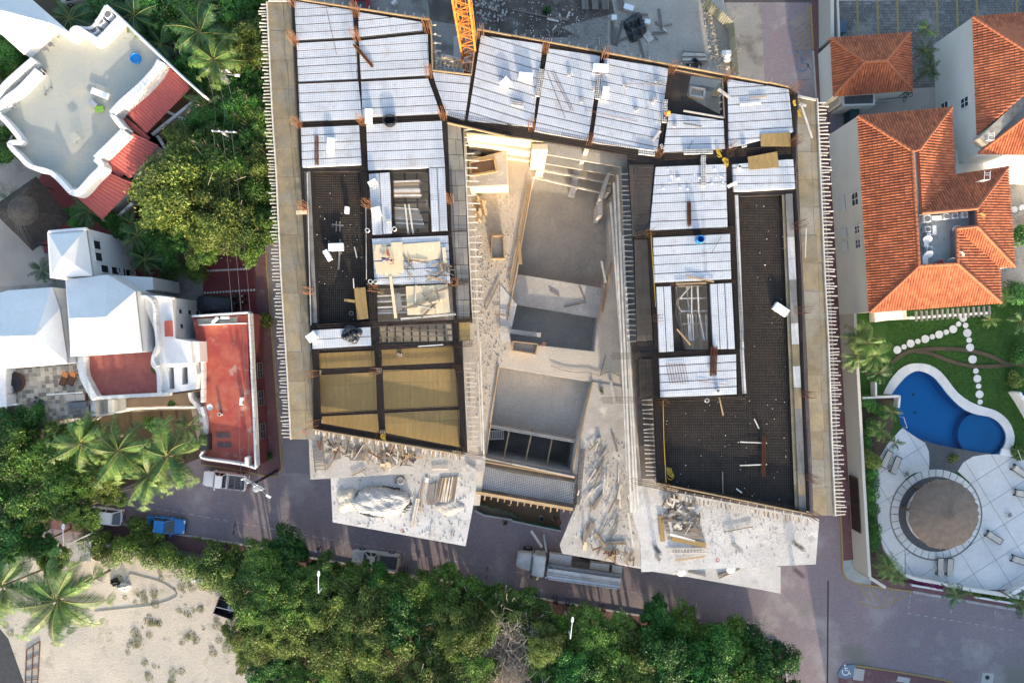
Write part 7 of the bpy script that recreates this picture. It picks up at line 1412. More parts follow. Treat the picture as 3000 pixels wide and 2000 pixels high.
heap([g11(1380,820), g11(1780,860), g11(1780,1030), g11(1380,990)], 15.08, 22, (.5,1.8), (.07,.16), 'short board in the offcuts beside the pale plywood', 'offcuts beside the pale plywood', zr=.12); heap([g11(1400,1100), g11(1750,1080), g11(1760,1300), g11(1410,1310)], 15.1, 11, (.8,2.4), (.08,.2), 'board lying on the pale plywood sheets', 'boards on the plywood', [m_woodpale, m_wood, m_plynew], zr=.06)
for a, b, w_, m_, lb in ((g11(1235,965), g11(1285,1355), .26, m_plynew, 'long fresh plank spanning the joist opening'), (g11(1725,705), g11(1740,860), .34, m_plynew, 'short fresh plank at the deck edge by the rebar'), (g11(1300,1125), g11(1320,1285), .5, m_plyg, 'grey board lying across the open joists'), (g11(812,1188), g11(910,1200), .24, m_plybox, 'short golden plank poking out of the brown plywood'), (g11(775,630), g11(760,910), .16, m_grey, 'dark steel section lying in the rebar tray'), (g11(905,700), g11(928,800), .1, m_woodpale, 'thin pale batten in the rebar tray'), (g11(895,990), g11(900,1080), .08, m_woodpale, 'thin white batten beside the brown plywood'), (g11(370,385), g11(468,382), .34, m_plynew, 'short fresh plank resting on the outer walkway'), (g11(698,495), g11(805,505), .12, m_grey, 'short grey board across the rebar tray'), (g11(740,465), g11(738,560), .1, m_wood, 'short batten crossing the grey board in the tray'), (g11(772,465), g11(772,560), .1, m_wood, 'twin of the short batten crossing the tray board'), (g31(350,535), g31(342,795), .06, m_woodpale, 'long thin batten on the second walkway'), (g30(300,950), g30(405,1270), .16, m_woodpale, 'grey plank lying along the second walkway'), (g30(290,955), g30(350,975), .2, m_woodpale, 'short plank across the top of the walkway plank'), (g12(1490,45), g12(1720,30), .08, m_pvc, 'white batten on the beam above the golden plywood'), (g22(1900,500), g22(1940,680), .12, m_woodtan, 'bright tan board hanging into the big rebar tray'), (g22(2225,710), g22(2268,800), .09, m_woodpale, 'pale batten in the big rebar tray'), (g22(2095,922), g22(2340,932), .1, m_woodpale, 'upper pale batten carrying the rust bundle in the tray'), (g22(2092,1138), g22(2340,1128), .1, m_woodpale, 'lower pale batten carrying the rust bundle in the tray'), (g22(1933,1195), g22(1938,1395), .08, m_wood, 'upright thin batten in the shadowed tray corner'), (g22(2060,1350), g22(2112,1388), .12, m_woodpale, 'short pale board near the tray rim'), (g20(1895,820), g20(2000,900), .26, m_woodpale, 'pale plank bridging the shaft edge to the foam'), (g20(1290,1300), g20(1365,1205), .22, m_woodpale, 'short pale plank across the beam near the worker'), (g20(2095,965), g20(2285,950), .2, m_pvc, 'pale board lying on the corner foam bay'), (g20(1575,1135), g20(1740,1160), .14, m_grey, 'dark grey board on the foam under the shaft'), (g20(2180,905), g20(2340,885), .08, m_woodtan, 'tan batten on the corner foam bay'), (g21(1980,150), g21(2065,110), .3, m_pvc, 'white foam strip across the beam of the second wing'), (g31(40,1400), g31(30,1400), .1, m_wood, 'tiny batten end on the tray')):
    board(a, b, 15.08 if lb.find('tray') < 0 else 14.42, w_, .05, m_, lb, None)
for x, y, c_, r_, s1, s2, rz, lb, z in ((1040,1075,1,0,.62,1.25,0,'white foam block on the wide beam beside the hose coil',15.05),(692,1345,1,0,.62,1.3,-.05,'white foam block with a grey stain on the lower foam bay',15.05),(2295,775,1,0,.85,.8,.75,'square white foam block tilted on the middle bay',15.05),(1075,115,1,1,.75,.42,.5,'small white foam block at the head of the stair bay',15.05),(1112,385,1,1,.8,.85,.25,'white foam block with a board across it',15.05),(842,368,1,1,.36,.6,-.1,'small white foam block in the dark rebar tray',14.4),(742,705,1,1,1.3,.66,.03,'large white foam block in the dark rebar tray',14.4),(665,780,1,1,.42,1.0,.5,'slanted narrow white foam block in the rebar tray',14.4),(125,715,2,0,1.25,.65,-.1,'long white foam block on the middle bay',15.05),(812,635,2,0,1.35,.62,-.05,'bluish white foam block over the beam blocks',15.05),(855,862,2,0,.58,1.0,-.12,'upright white foam block next to the block row',15.05),(108,1275,3,1,1.35,.7,-.58,'white foam block lying aslant in the big rebar tray',14.4),(1068,85,2,0,1.1,.6,-.3,'white foam block beside the yard planks',.05),(1965,500,2,0,1.05,.55,.05,'upper white foam block by the yellow fence',.5),(1985,545,2,0,1.15,.6,.05,'lower white foam block by the yellow fence',.05),(935,178,2,0,.55,.55,0,'white foam cube on the stacked yard planks',.3),(520,1525,1,1,.85,.7,.6,'white foam block with slots at the deck edge',15.05),(1240,215,2,0,.6,.5,-.2,'small white foam offcut beside the black tarpaulin',.05)):
    q = W(G(c_,r_)(x,y), z); mb = MB(); mb.box((0,0,.22), (s1,s2,.44)); o = bpy.data.objects.new('foam_block', meshof(mb, 'foam_block', m_foambox)); COL.objects.link(o); o.location = q; o.rotation_euler = (rnd.uniform(-.03,.03), 0, rz); setp(o, lb, 'foam block'); bv = o.modifiers.new('round', 'BEVEL'); bv.width = .03; bv.segments = 2
bk = MB(); Lb, Wb, Hb = .40, .20, .19
bk.prism([(-Lb/2,-Wb/2),(Lb/2,-Wb/2),(Lb/2,Wb/2),(-Lb/2,Wb/2)], 0, Hb, 0, [[(-.16,-.065),(-.03,-.065),(-.03,.065),(-.16,.065)], [(.03,-.065),(.16,-.065),(.16,.065),(.03,.065)]]); bk_me = meshof(bk, 'concrete_block', m_block)
def blk(p, z, rz, lb, gr): o = bpy.data.objects.new('concrete_block', bk_me); COL.objects.link(o); o.location = W(p, z); o.rotation_euler = (0,0,rz+rnd.gauss(0,.06)); setp(o, lb, 'concrete block', gr)
def blkrow(a, b, n, z, rz, lb, gr, cols=1, dx=14):
    for i in range(n):
        for c in range(cols): p = lerp(a, b, i/max(1,n-1)); blk((p[0]+c*dx+rnd.uniform(-1,1), p[1]), z, rz, lb, gr)
ly = 'hollow concrete block standing in a row along the foam deck beam'
blkrow(g20(270,655), g20(235,880), 13, 15.04, -.1, ly, 'block rows on the beams'); blkrow(g20(808,685), g20(785,905), 13, 15.04, -.1, ly, 'block rows on the beams'); blkrow(g20(1405,935), g20(1395,1120), 9, 15.04, -.1, ly, 'block rows on the beams'); blkrow(g20(1175,1400), g20(1295,1415), 7, 15.04, 1.5, ly, 'block rows on the beams'); blkrow(g20(1590,1400), g20(1830,1395), 13, 15.04, 1.5, ly, 'block rows on the beams'); blkrow(g20(1755,1445), g21(1752,130), 12, 15.04, 0, ly, 'block rows on the beams'); blkrow(g20(5,950), g20(95,965), 6, 15.04, 1.4, ly, 'block rows on the beams')
for x, y in ((530,682),(1040,800),(1335,750),(1335,772),(750,820),(640,925),(1310,915),(1290,940),(1140,1015),(1500,1155),(2130,1345),(1375,1350)): blk(g20(x,y), 15.04, rnd.uniform(0,3), 'single hollow concrete block lying loose on the foam bays', 'loose blocks on the foam')
for x, y in ((1215,465),): blk(g11(x,y), 15.04, .3, 'tan hollow block beside the wide plank stack', None)
for x, y in ((1320,120),): blk(g12(x,y), 14.05, -.3, 'hollow block lying on the golden plywood floor', None)
for x, y in ((800,893),(1280,785)): blk(g22(x,y), 6.6 if x < 1000 else 9.5, .3, 'hollow block on the dusty court slab edge', 'blocks on the court edge')
for x, y in ((2030,1310),(2075,1325),(2115,1350),(2140,1330),(2180,1345),(2230,1400)): blk(g10(x,y), 8.65, rnd.uniform(0,3), 'grey block in the small rubble pile by the sunlit formwork', 'rubble blocks by the sunlit formwork')
def bundle(a, b, z, n, w, label, m=m_rust, name='rebar_bundle', r=.02):
    A = W(a, z); B = W(b, z); d = (B-A).normalized(); s = Vector((-d.y,d.x,0)); mb = MB()
    for i in range(n): o = s*(i/(n-1)-.5)*w+Vector((0,0,rnd.uniform(.02,.14))); e = rnd.uniform(-.12,.12); mb.rod(A+o+d*e, B+o+d*rnd.uniform(-.15,.15), r)
    return mb.build(name, m, label=label, cat='rebar')
m_rustd = mat('deep_rust', (.15,.055,.028), (.10,.04,.024), 5, .85)
bundle(g10(905,415), g10(1070,610), 15.06, 14, .28, 'rust brown rebar bundle lying aslant over the foam bay'); bundle(g10(560,1250), g10(560,1520), 15.06, 9, .34, 'straight dark red bundle on the lower foam bay', m_rustd); bundle(g21(1625,290), g21(1628,508), 15.06, 16, .34, 'dark rust bundle on the second wing foam', m_rustd); bundle(g22(1855,45), g22(1845,310), 15.1, 22, .6, 'broad rust bundle crossing the beam of the second wing', m_rustd); bundle(g22(2312,862), g22(2310,1232), 14.55, 16, .36, 'long rust bundle across the big rebar tray', m_rustd)
for i in range(7):
    x = 1430+i*24; z = 15.07; mb = MB(); a, b = W(g22(x,205), z), W(g22(x+34,385), z); n_ = Vector((.11,.02,0)); mb.tube([a-n_, a+n_, b+n_, b-n_, a-n_], .018, 4); mb.build('stirrup', m_rustd, label='long closed rebar stirrup lying on the foam of the second wing', cat='stirrup', group='stirrups on the foam')
for a, b in ((g20(320,660), g20(490,1090)), (g20(355,650), g20(545,1020)), (g20(380,650), g20(565,1020)), (g20(670,1010), g20(1150,1115)), (g20(1040,770), g20(1400,775)), (g10(640,50), g10(740,500)), (g20(1240,700), g20(1420,770)), (g22(1700,360), g22(1990,400)), (g21(1830,760), g21(1925,600)), (g20(1660,1290), g20(1600,1410))):
    A, B = W(a, 15.06), W(b, 15.06); mb = MB(); mb.rod(A, B, .02); mb.build('steel_rod', m_rustd, label='thin loose rebar rod lying across the foam deck', cat='rod', group='loose rods on the foam')
def torus(c, R, r, n=28, k=8, turns=1, dz=.05):
    mb = MB()
    for t in range(turns):
        P = [(c[0]+math.cos(2*math.pi*i/n)*(R+t*.02), c[1]+math.sin(2*math.pi*i/n)*(R-t*.03), c[2]+r+t*dz) for i in range(n+1)]; mb.tube(P, r, k, caps=False)
    return mb
torus(W(g10(1232,1112), 15.05), .52, .06, turns=4, dz=.09).build('hose_coil', m_black, label='thick black hose coil lying over the wide beam', cat='hose')
def squiggle(c, z, s, m, lb, n=26, name='rope', r=.022):
    q = W(c, z); P = []; 
    for i in range(n): a = i*1.1; P.append((q.x+s*math.cos(a)*rnd.uniform(.4,1), q.y+s*1.3*math.sin(a*.9)*rnd.uniform(.4,1)-i*.01, z+.03+.01*(i%3)))
    MB().tube(spline(P, 4), r, 5).build(name, m, label=lb, cat='rope')
squiggle(g22(1445,1190), 14.6, .42, m_rope, 'tangled yellow rope at the corner of the rebar tray'); squiggle(g12(1170,875), 15.0, .3, m_rope, 'yellow rope tangle over the slanting rim beam'); squiggle(g20(1900,1395), 15.1, .3, m_rope, 'yellow rope tangle beside the block row'); squiggle(g20(1960,1475), 15.1, .3, m_rope, 'yellow rope tangle on the beam corner'); squiggle(g30(240,935), 15.1, .18, m_rope, 'small yellow rope loop at the corner column'); squiggle(g30(285,1030), 14.7, .2, m_rope, 'small yellow rope loop on the second walkway'); squiggle(g11(1210,745), 15.15, .2, m_marker, 'coiled red cord on the fresh plywood', name='cord'); squiggle(g22(820,440), 6.6, .28, mat('olive_hose', (.10,.10,.05), None, 4), 'olive hose tangle on the court slab', name='hose')
MB().tube([W(g21(1275,560), 15.2), W(g21(1290,800), 15.2), W(g21(1320,1250), 15.2)], .025, 5).build('rope', m_rope, label='long yellow rope stretched along the inner beam of the second wing', cat='rope'); MB().tube([W(g22(1388,540), 15.1), W(g22(1395,900), 15.1), W(g22(1415,1290), 15.1)], .025, 5).build('rope', m_rope, label='long yellow rope along the edge of the big rebar tray', cat='rope')
P = [W(p, 6.63) for p in spline(pts(2,2,(355,225),(470,265),(580,285),(700,285),(800,315),(860,285),(920,280),(980,320)), 5)]; MB().tube(P, .035, 6).build('hose', m_grey, label='long grey hose winding over the court slab', cat='hose')
P = [W(p, .06) for p in spline(pts(0,3,(1160,610),(1200,565),(1300,590),(1450,630),(1550,680),(1620,740),(1590,790),(1400,850),(1150,880),(870,910)), 5)]; MB().tube(P, .03, 6).build('hose', mat('grey_green_hose', (.17,.19,.16), None, 4), label='long grey green hose looping over the sandy lot', cat='hose')
for x, y, c_, r_, z, lb in ((1028,552,1,1,15.0,'white pipe sleeve at the edge of the rebar tray'),(1275,540,1,1,15.0,'white pipe sleeve beside the wide plank stack'),(1055,1020,1,1,15.0,'white pipe sleeve of a pair by the beam crossing'),(1103,1022,1,1,15.0,'second white pipe sleeve of the pair by the beam crossing'),(880,1310,1,1,14.5,'grey pipe sleeve standing in the rebar tray'),(1240,1457,1,1,14.6,'grey pipe sleeve in the timber filled opening'),(1785,540,2,2,14.6,'white pipe ring at the head of the big rebar tray'),(1885,450,2,2,15.0,'black hole sleeve in the lower foam bay'),(2085,1535,2,0,15.0,'white ringed hole in the foam beside the golden sheet')):
    q = W(G(c_,r_)(x,y), z); mb = MB(); mb.lathe((q.x,q.y,z), [(.19,0),(.19,.3),(.15,.3),(.15,0)], 20); mb.build('pipe_sleeve', m_pvc if 'grey' not in lb else m_grey, label=lb, cat='pipe'); 
t = thing('plastic_drum', 'open bright blue plastic drum standing on the second wing foam', 'drum', W(g21(1712,640), 15.05)); child('drum_wall', MB().lathe((0,0,0), [(.3,0),(.33,.3),(.32,.5),(.33,.88),(.29,.9),(.28,.1),(0,.08)], 24), m_bluepl, t, True); child('ring', MB().lathe((0,0,.6), [(.335,0),(.35,.03),(.335,.06)], 24), m_bluepl, t)
def crumple(c, z, rx, ry, h, m, lb, name='tarpaulin', seed=0, n=22, amp=.16, sq=2.0):
    q = W(c, z); r = random.Random(seed); mb = MB(); ph = [r.uniform(0,6) for _ in range(8)]
    for i in range(n+1):
        for j in range(n+1):
            u, v = i/n*2-1, j/n*2-1; e = max(0, 1-(abs(u)**sq+abs(v)**sq)); zz = h*e**.45+amp*h*(math.sin(5*u+ph[0]+2*v)+math.sin(7*v+ph[1]-3*u)+.6*math.sin(13*u+9*v+ph[2])+r.gauss(0,.25))*(.25+e)
            bx = 1-.12*math.sin(4*math.atan2(v,u)+ph[3]); mb.v.append((q.x+u*rx*bx+r.gauss(0,rx*.02), q.y+v*ry*bx+r.gauss(0,ry*.02), z+max(.015, zz)))
    keep_ = lambda i, j: abs(i/n*2-1)**sq+abs(j/n*2-1)**sq < 1.15
    for i in range(n):
        for j in range(n):
            if keep_(i+.5,j+.5): a = i*(n+1)+j; mb.f.append((a, a+n+1, a+n+2, a+1)); mb.mi.append(0)
    return mb.build(name, m, label=lb, cat='tarpaulin')
crumple(g11(880,1500), 15.05, .85, .75, .45, m_tarp, 'crumpled black tarpaulin on the short foam bay', seed=3, amp=.3); crumple(g20(1130,255), .05, 1.15, 1.5, .5, m_tarp, 'crumpled black tarpaulin on the dirt yard', seed=5, amp=.3)
crumple(g12(1150,1465), 6.62, 2.65, 1.35, .75, mat('dusty_white_tarp', (.50,.485,.46), (.42,.405,.385), 1.5, .8, bump=.6, bscale=4, fine=.1), 'wrinkled white tarpaulin over a pile on the lower terrace', seed=8, n=44, amp=.045, sq=5.0)
crumple(g12(1150,1470), 6.6, 2.75, 1.42, .2, m_tarp, 'black plastic edge showing around the white covered pile', seed=9, n=30, amp=.2, sq=4.0); crumple(g12(840,1455), 6.62, 1.0, 1.2, .35, mat('sand_heap', (.62,.56,.44), (.54,.48,.38), 2, .95, bump=.8, bscale=6), 'low heap of pale sand on the lower terrace', 'sand_heap', 12, amp=.06); crumple(g12(1780,1520), 6.62, 1.3, .8, .16, m_conc, 'spilled heap of pale cement on the lower terrace', 'cement_heap', 13, amp=.07)
crumple((1180,1500), 10.05, .1, .1, .05, m_conc, 'small cement lump on the upper terrace', 'cement_lump', 14)
lt = 'grey timber offcut in the heap under the slanting rim of the upper terrace'
heap([g12(560,900), g12(1000,960), g12(1650,1080), g12(1500,1110), g12(1050,1080), g12(850,1050), g12(560,1000)], 10.05, 42, (.5,1.8), (.06,.16), lt, 'offcut heap of the upper terrace', [m_wood, m_woodtan, m_wood, m_woodpale, m_rustd], zr=.5)
heap([g12(1000,960), g12(1600,1060), g12(1540,1100), g12(1050,1070)], 10.05, 30, (.3,1.3), (.05,.12), lt, 'offcut heap of the upper terrace', [m_wood, m_woodtan, m_rustd], zr=.6)
for a, b, w_, m_, lb in ((g12(860,1055), g12(1000,1055), .75, m_plyg, 'wide grey panel in front of the offcut heap'), (g12(905,1000), g12(965,1000), .5, m_plyg, 'dark square panel above the wide grey panel'), (g12(715,1050), g12(775,1040), .75, m_plyg, 'square tan panel on the upper terrace'), (g12(1360,1050), g12(1420,1045), .4, m_plynew, 'yellow square board on the offcut heap'), (g12(1435,1075), g12(1470,1070), .75, m_plyg, 'upright grey panel beside the yellow board'), (g12(650,1170), g12(770,1000), .2, m_wood, 'long plank slanting over the upper terrace'), (g12(880,1230), g12(1000,1175), .12, m_wood, 'thin plank near the terrace lip'), (g12(1220,1180), g12(1310,1135), .1, m_woodpale, 'pale plank lying across the upper terrace'), (g12(1930,1135), g12(2020,1190), .28, m_concw, 'blue grey plank at the terrace corner'), (g12(1620,1175), g12(1770,1170), .12, m_woodpale, 'pale batten on the bare terrace'), (g12(1340,1130), g12(1440,1140), .1, m_grey, 'dark steel strip on the terrace'), (g12(1130,1120), g12(1185,1190), .12, m_woodtan, 'tan batten beside the yellow blocks')):
    board(a, b, 10.1, w_, .06, m_, lb, None)
for x, y in ((1165,1130),(1215,1115),(1222,1140)): board(g12(x-22,y), g12(x+22,y+4), 10.1, .24, .12, m_plynew, 'yellow timber block in the cluster on the upper terrace', 'yellow blocks on the upper terrace', 'timber_block', 'block')
def ladderthing(a, b, z, w, n, lb, m=m_wood):
    A, B = W(a, z), W(b, z); d = (B-A).normalized(); s = Vector((-d.y,d.x,0))*w/2; t = thing('ladder', lb, 'ladder', A.lerp(B,.5))
    for e in (-1,1): MB().bar(A+s*e, B+s*e, .08, .08).build('stile', m, t)
    for i in range(n): q = A.lerp(B, (i+.5)/n); MB().bar(q-s, q+s, .07, .06).build('rung', m, t)
ladderthing(g12(570,950), g12(590,1190), 10.2, .95, 7, 'wide timber ladder frame at the corner of the upper terrace'); ladderthing(g12(1135,990), g12(1150,1100), 10.4, .5, 4, 'short timber ladder in the offcut heap'); ladderthing(g12(2130,860), g12(2280,855), 5.0, .85, 9, 'pale ladder lying at the rim of the deep pit', m_woodpale); ladderthing(g23(1445,355), g23(1790,350), 10.75, .42, 12, 'pale ladder frame on the lower corner terrace', m_woodpale)
row(g12(1700,1250), g12(1660,1470), g12(1860,1240), g12(1820,1480), 16, 6.65, .11, [m_wood, m_woodpale, m_woodtan, m_rustd], 'long pole in the stack on the lower terrace', 'pole stack on the lower terrace', 2, 'pole', 'timber_pole')
row(g12(1600,1310), g12(1580,1500), g12(1660,1290), g12(1635,1500), 4, 6.65, .2, [m_plyg, m_wood], 'grey board beside the pole stack of the lower terrace', 'boards beside the pole stack', 2)
row(g12(1475,1440), g13(1425,130), g12(1500,1440), g13(1450,130), 3, 6.65, .13, [m_woodpale], 'straight pale plank of the trio beside the covered pile', 'pale plank trio', 0); board(g12(1545,1300), g12(1515,1440), 6.7, .14, .06, m_woodtan, 'orange tan plank beside the pale plank trio', None); board(g12(1530,1450), g12(1510,1560), 6.7, .14, .06, m_woodtan, 'lower orange tan plank beside the plank trio', None); board(g12(1575,1250), g12(1570,1290), 6.7, .3, .2, m_pvc, 'white sack lying by the pole stack', None, 'cement_sack', 'sack')
for a, b in ((g13(1600,250), g13(1620,90)), (g13(1800,265), g13(1805,180))): board(a, b, 6.63, .12, .06, m_concw, 'pale edge batten on the lower terrace lip', 'edge battens of the lower terrace')
t = thing('wheelbarrow', 'wheelbarrow full of grey mortar on the lower terrace', 'wheelbarrow', W(g12(1335,1262), 6.62), 3.7); child('tray', MB().lathe((0,0,.3), [(.2,0),(.42,.28),(.45,.3),(.3,.26),(0,.26)], 16), m_grey, t, True)
for y in (-.22,.22): child('handle', MB().bar((-.2,y,.35), (-.95,y*1.2,.5), .04, .04), m_wood, t)
child('wheel', MB().lathe((.5,0,.05), [(0,.15),(.17,.15),(.17,0)], 14), m_rubber, t); [child('leg', MB().bar((-.25,y,0), (-.2,y,.35), .04, .04), m_grey, t) for y in (-.2,.2)]
heap([(1700,1310),(1790,1300),(1840,1480),(1790,1600),(1680,1580)], 6.62, 34, (.5,2.2), (.06,.2), 'loose board on the dusty slab beside the long rails', 'loose boards beside the long rails', [m_wood, m_plyg, m_concw, m_woodpale], ang=-1.2, zr=.15)
heap([(1730,1600),(1850,1620),(1860,1655),(1800,1650)], 6.62, 30, (.3,1.3), (.06,.14), 'splintered board in the heap at the slab corner above the truck', 'splintered heap above the truck', [m_woodtan, m_wood, m_rustd], zr=.3)
for a, b, w_, m_, lb in ((g23(745,100), g23(650,260), .5, m_wood, 'broad weathered timber leaning over the slab end'), (g23(760,190), g23(855,315), .24, m_woodtan, 'tan plank slanting at the slab end'), (g23(670,270), g23(668,345), .36, m_plynew, 'short yellow board at the slab end'), (g23(865,290), g23(1050,285), .16, m_woodtan, 'tan plank along the slab end'), (g23(860,265), g23(1030,262), .14, m_grey, 'grey plank behind the tan one at the slab end'), (g22(835,1380), g22(745,1540), .3, m_wood, 'long grey plank on the dusty slab'), (g22(905,350), g22(945,565), .3, m_concw, 'pale plank beside the long rails'), (g22(860,125), g22(810,310), .08, m_grey, 'thin grey steel angle on the court slab'), (g22(920,850), g22(965,1010), .2, m_plyg, 'grey plank in the court rubble'), (g22(980,1330), g22(995,1530), .18, m_woodpale, 'pale plank lying along the rails'), (g22(1265,1380), g22(1175,1560), .4, m_woodtan, 'wide tan plank over the second wing terrace'), (g11(2240,1010), g11(2110,1280), .12, m_wood, 'long thin board on the sunlit court slab'), (g11(2190,1315), g11(2330,1330), .16, m_wood, 'dark board at the pit edge of the court'), (g12(2320,1500), g12(2340,1500), .1, m_wood, 'short stub by the street wall'), (g21(820,830), g21(860,1030), .2, m_concw, 'pale frame board by the pit rim'), (g21(480,1250), g21(680,1210), .1, m_wood, 'thin board on the grey bridge slab'), (g21(345,1100), g21(435,1150), .12, m_wood, 'short board on the grey bridge slab'), (g21(615,1060), g21(670,1190), .07, m_wood, 'slanting thin board on the grey bridge slab'), (g21(-130,1460), g21(265,1510), .45, m_conc, 'broad pale plank across the lower pit'), (g21(60,650), g21(80,860), .34, m_woodtan, 'formwork panel on the pit edge')):
    board(a, b, 6.62 if g21(0,0)[1] > 0 and 'pit' not in lb and 'bridge' not in lb else (5.45 if 'bridge' in lb else 6.7), w_, .06, m_, lb, None)
heap([(1380,580),(1425,590),(1425,640),(1385,640)], 6.6, 22, (.6,1.6), (.12,.3), 'fresh yellow formwork board in the sunlit stack', 'sunlit formwork boards', [m_plynew, m_woodtan, m_plynew], ang=1.4, zr=.5)
heap([(1365,440),(1395,440),(1400,470),(1368,472)], 8.7, 9, (.8,1.2), (.3,.4), 'pale panel stacked beside the formwork box', 'panels by the formwork box', [m_concw, m_plyg], ang=0, zr=.3)
lz = 'grey board in the big jumbled pile on the corner terrace'
heap([g22(1390,1440), g22(1680,1450), (2060,1560), (1960,1545), (1945,1480)], 10.65, 60, (.4,1.3), (.08,.3), lz, 'jumbled pile of the corner terrace', [m_wood, m_plyg, m_wood, m_woodpale], zr=.6)
row(g23(1425,90), g23(1720,100), g23(1440,230), g23(1740,250), 9, 10.7, .26, [m_woodpale, m_wood, m_plyg, m_grey], 'long plank at the edge of the corner terrace pile', 'long planks of the corner terrace', 10)
for a, b, w_, m_, lb in ((g23(1365,30), g23(1385,265), .42, m_plybox, 'upright tan plank beside the corner terrace pile'), (g23(1450,200), g23(1680,265), .22, m_pvc, 'white pipe lying on the corner terrace pile'), (g23(1470,240), g23(1780,300), .45, m_plybox, 'wide olive plank at the pile foot'), (g23(1320,390), g23(1360,440), .3, m_plyg, 'small grey board by the column bars'), (g23(1500,440), g23(1770,405), .12, m_woodtan, 'thin tan plank below the ladder frame'), (g23(1950,180), g23(2210,130), .06, m_wood, 'thin batten lying on the corner terrace'), (g23(1890,580), g23(2090,515), .22, m_wood, 'grey plank on the lowest pale terrace'), (g23(1900,605), g23(2060,530), .12, m_wood, 'narrow plank beside the grey one on the lowest terrace'), (g23(1620,540), g23(1780,580), .2, m_plyg, 'plank bundle end on the lowest terrace')):
    board(a, b, 10.72 if 'lowest' not in lb else 6.25, w_, .07, m_, lb, None)
for c, z in ((g23(1555,545), 6.3), (g23(2010,515), 6.3)): q = W(c, z); MB().lathe((q.x,q.y,z), [(0,.2),(.42,.18),(.5,0)], 24).build('cable_reel', m_pvc, label='round cream reel at the edge of the lowest terrace', cat='reel', group='reels on the lowest terrace')
def grit(name, poly, z, n, s, m, lb):
    x0, x1 = min(p[0] for p in poly), max(p[0] for p in poly); y0, y1 = min(p[1] for p in poly), max(p[1] for p in poly); mb = MB()
    for _ in range(n):
        c = (rnd.uniform(x0,x1), rnd.uniform(y0,y1))
        if not inside(c, poly): continue
        q = W(c, z); e = s*rnd.uniform(.4,1.4); mb.box((q.x,q.y,z+e*.3), (e*rnd.uniform(.6,1.8), e, e*.6), (0,0,rnd.uniform(0,3)), taper=.7)
    mb.build(name, m, label=lb, cat='debris', kind='stuff')
court_p = [(1690,1300),(1850,1280),(1860,1650),(1660,1600)]
grit('debris', court_p, 6.57, 420, .05, m_conc, 'pale rubble chips strewn over the court slab'); grit('debris', court_p, 6.57, 350, .06, m_concd, 'dark rubble chips strewn over the court slab'); grit('debris', [(1390,560),(1510,560),(1490,1000),(1400,1300),(1390,1000)], 6.52, 700, .07, m_conc, 'small stones over the sunlit court slab')
grit('debris', [g12(500,900), g12(2000,1060), g12(2090,1190), g12(520,1250)], 10.02, 400, .05, m_conc, 'fine rubble over the upper terrace'); grit('debris', [(1990,1470),(2380,1530),(2380,1640),(1900,1660)], 10.62, 450, .05, m_conc, 'fine rubble over the corner terrace'); grit('debris', [(1990,1470),(2380,1530),(2380,1600),(2000,1560)], 10.62, 130, .05, m_rustd, 'rust coloured scraps over the corner terrace')
grit('debris', hm2, 14.33, 120, .055, m_pvc, 'white foam crumbs in the big rebar tray'); grit('debris', hm1, 14.28, 45, .05, m_pvc, 'white foam crumbs in the first rebar tray'); grit('debris', [g20(840,700), g20(1420,700), g20(1330,1300), g20(760,1250)], 15.02, 60, .07, m_block, 'broken block chips on the foam deck'); grit('debris', [(1925,490),(2120,490),(2120,560),(1920,560)], 15.02, 22, .13, m_foambox, 'broken foam pieces on the second wing'); grit('debris', [g12(700,1250), g12(2000,1210), g13(1900,290), g13(720,80)], 6.61, 500, .08, m_conc, 'fine rubble over the lower terrace')
sheet('dust_ground', [(1780,-60),(2110,-60),(2160,230),(2120,262),(1900,225),(1780,200)], .02, mat('pale_dust', (.46,.42,.36), (.38,.35,.30), .3, .95, bump=.7, bscale=6, fine=.2, fscale=5, spots=[((.54,.50,.43), .5, .55, .75)]))
sheet('oily_ground', [(1250,-40),(1780,-60),(1800,40),(1640,80),(1700,110),(1560,110),(1260,60)], .024, mat('oily_dirt', (.085,.07,.058), (.14,.12,.10), .5, .95, bump=.8, bscale=6, fine=.25, spots=[((.22,.20,.175), .7, .52, .7)]))
fz = thing('site_fence', 'pale yellow corrugated sheet fence along the dusty yard', 'fence', W((2130,120), 0)); fl = xy([g20(1790,-30), g20(2040,210), g20(2065,450), g20(2085,690)], 2)
for a, b in zip(fl, fl[1:]):
    n = max(2, int(math.dist(a,b)/.95)); 
    for i in range(n):
        p, q = lerp(a,b,i/n), lerp(a,b,(i+.97)/n); mb = MB(); dx, dy = (q[0]-p[0])/8, (q[1]-p[1])/8; L = math.hypot(dx,dy); nx, ny = -dy/L*.03, dx/L*.03
        for k in range(8): s0, s1 = (1 if k%2 else -1), (-1 if k%2 else 1); mb.add([(p[0]+dx*k+nx*s0, p[1]+dy*k+ny*s0, 0), (p[0]+dx*(k+1)+nx*s1, p[1]+dy*(k+1)+ny*s1, 0), (p[0]+dx*(k+1)+nx*s1, p[1]+dy*(k+1)+ny*s1, 2.0), (p[0]+dx*k+nx*s0, p[1]+dy*k+ny*s0, 2.0)], [(0,1,2,3),(3,2,1,0)])
        mb.build('fence_sheet', bpy.data.materials.get('yellow_sheet') or mat('yellow_sheet', (.66,.62,.46), (.58,.55,.42), 1, .6, var=.1), fz)
for i in range(6): q = fl[min(3, i//2)]; 
for p in ((2150,60),(2158,160)): q = W(p, 0); MB().bar((q.x-.8,q.y-.5,.1), (q.x,q.y,1.8), .08, .08).build('prop', m_wood, fz)
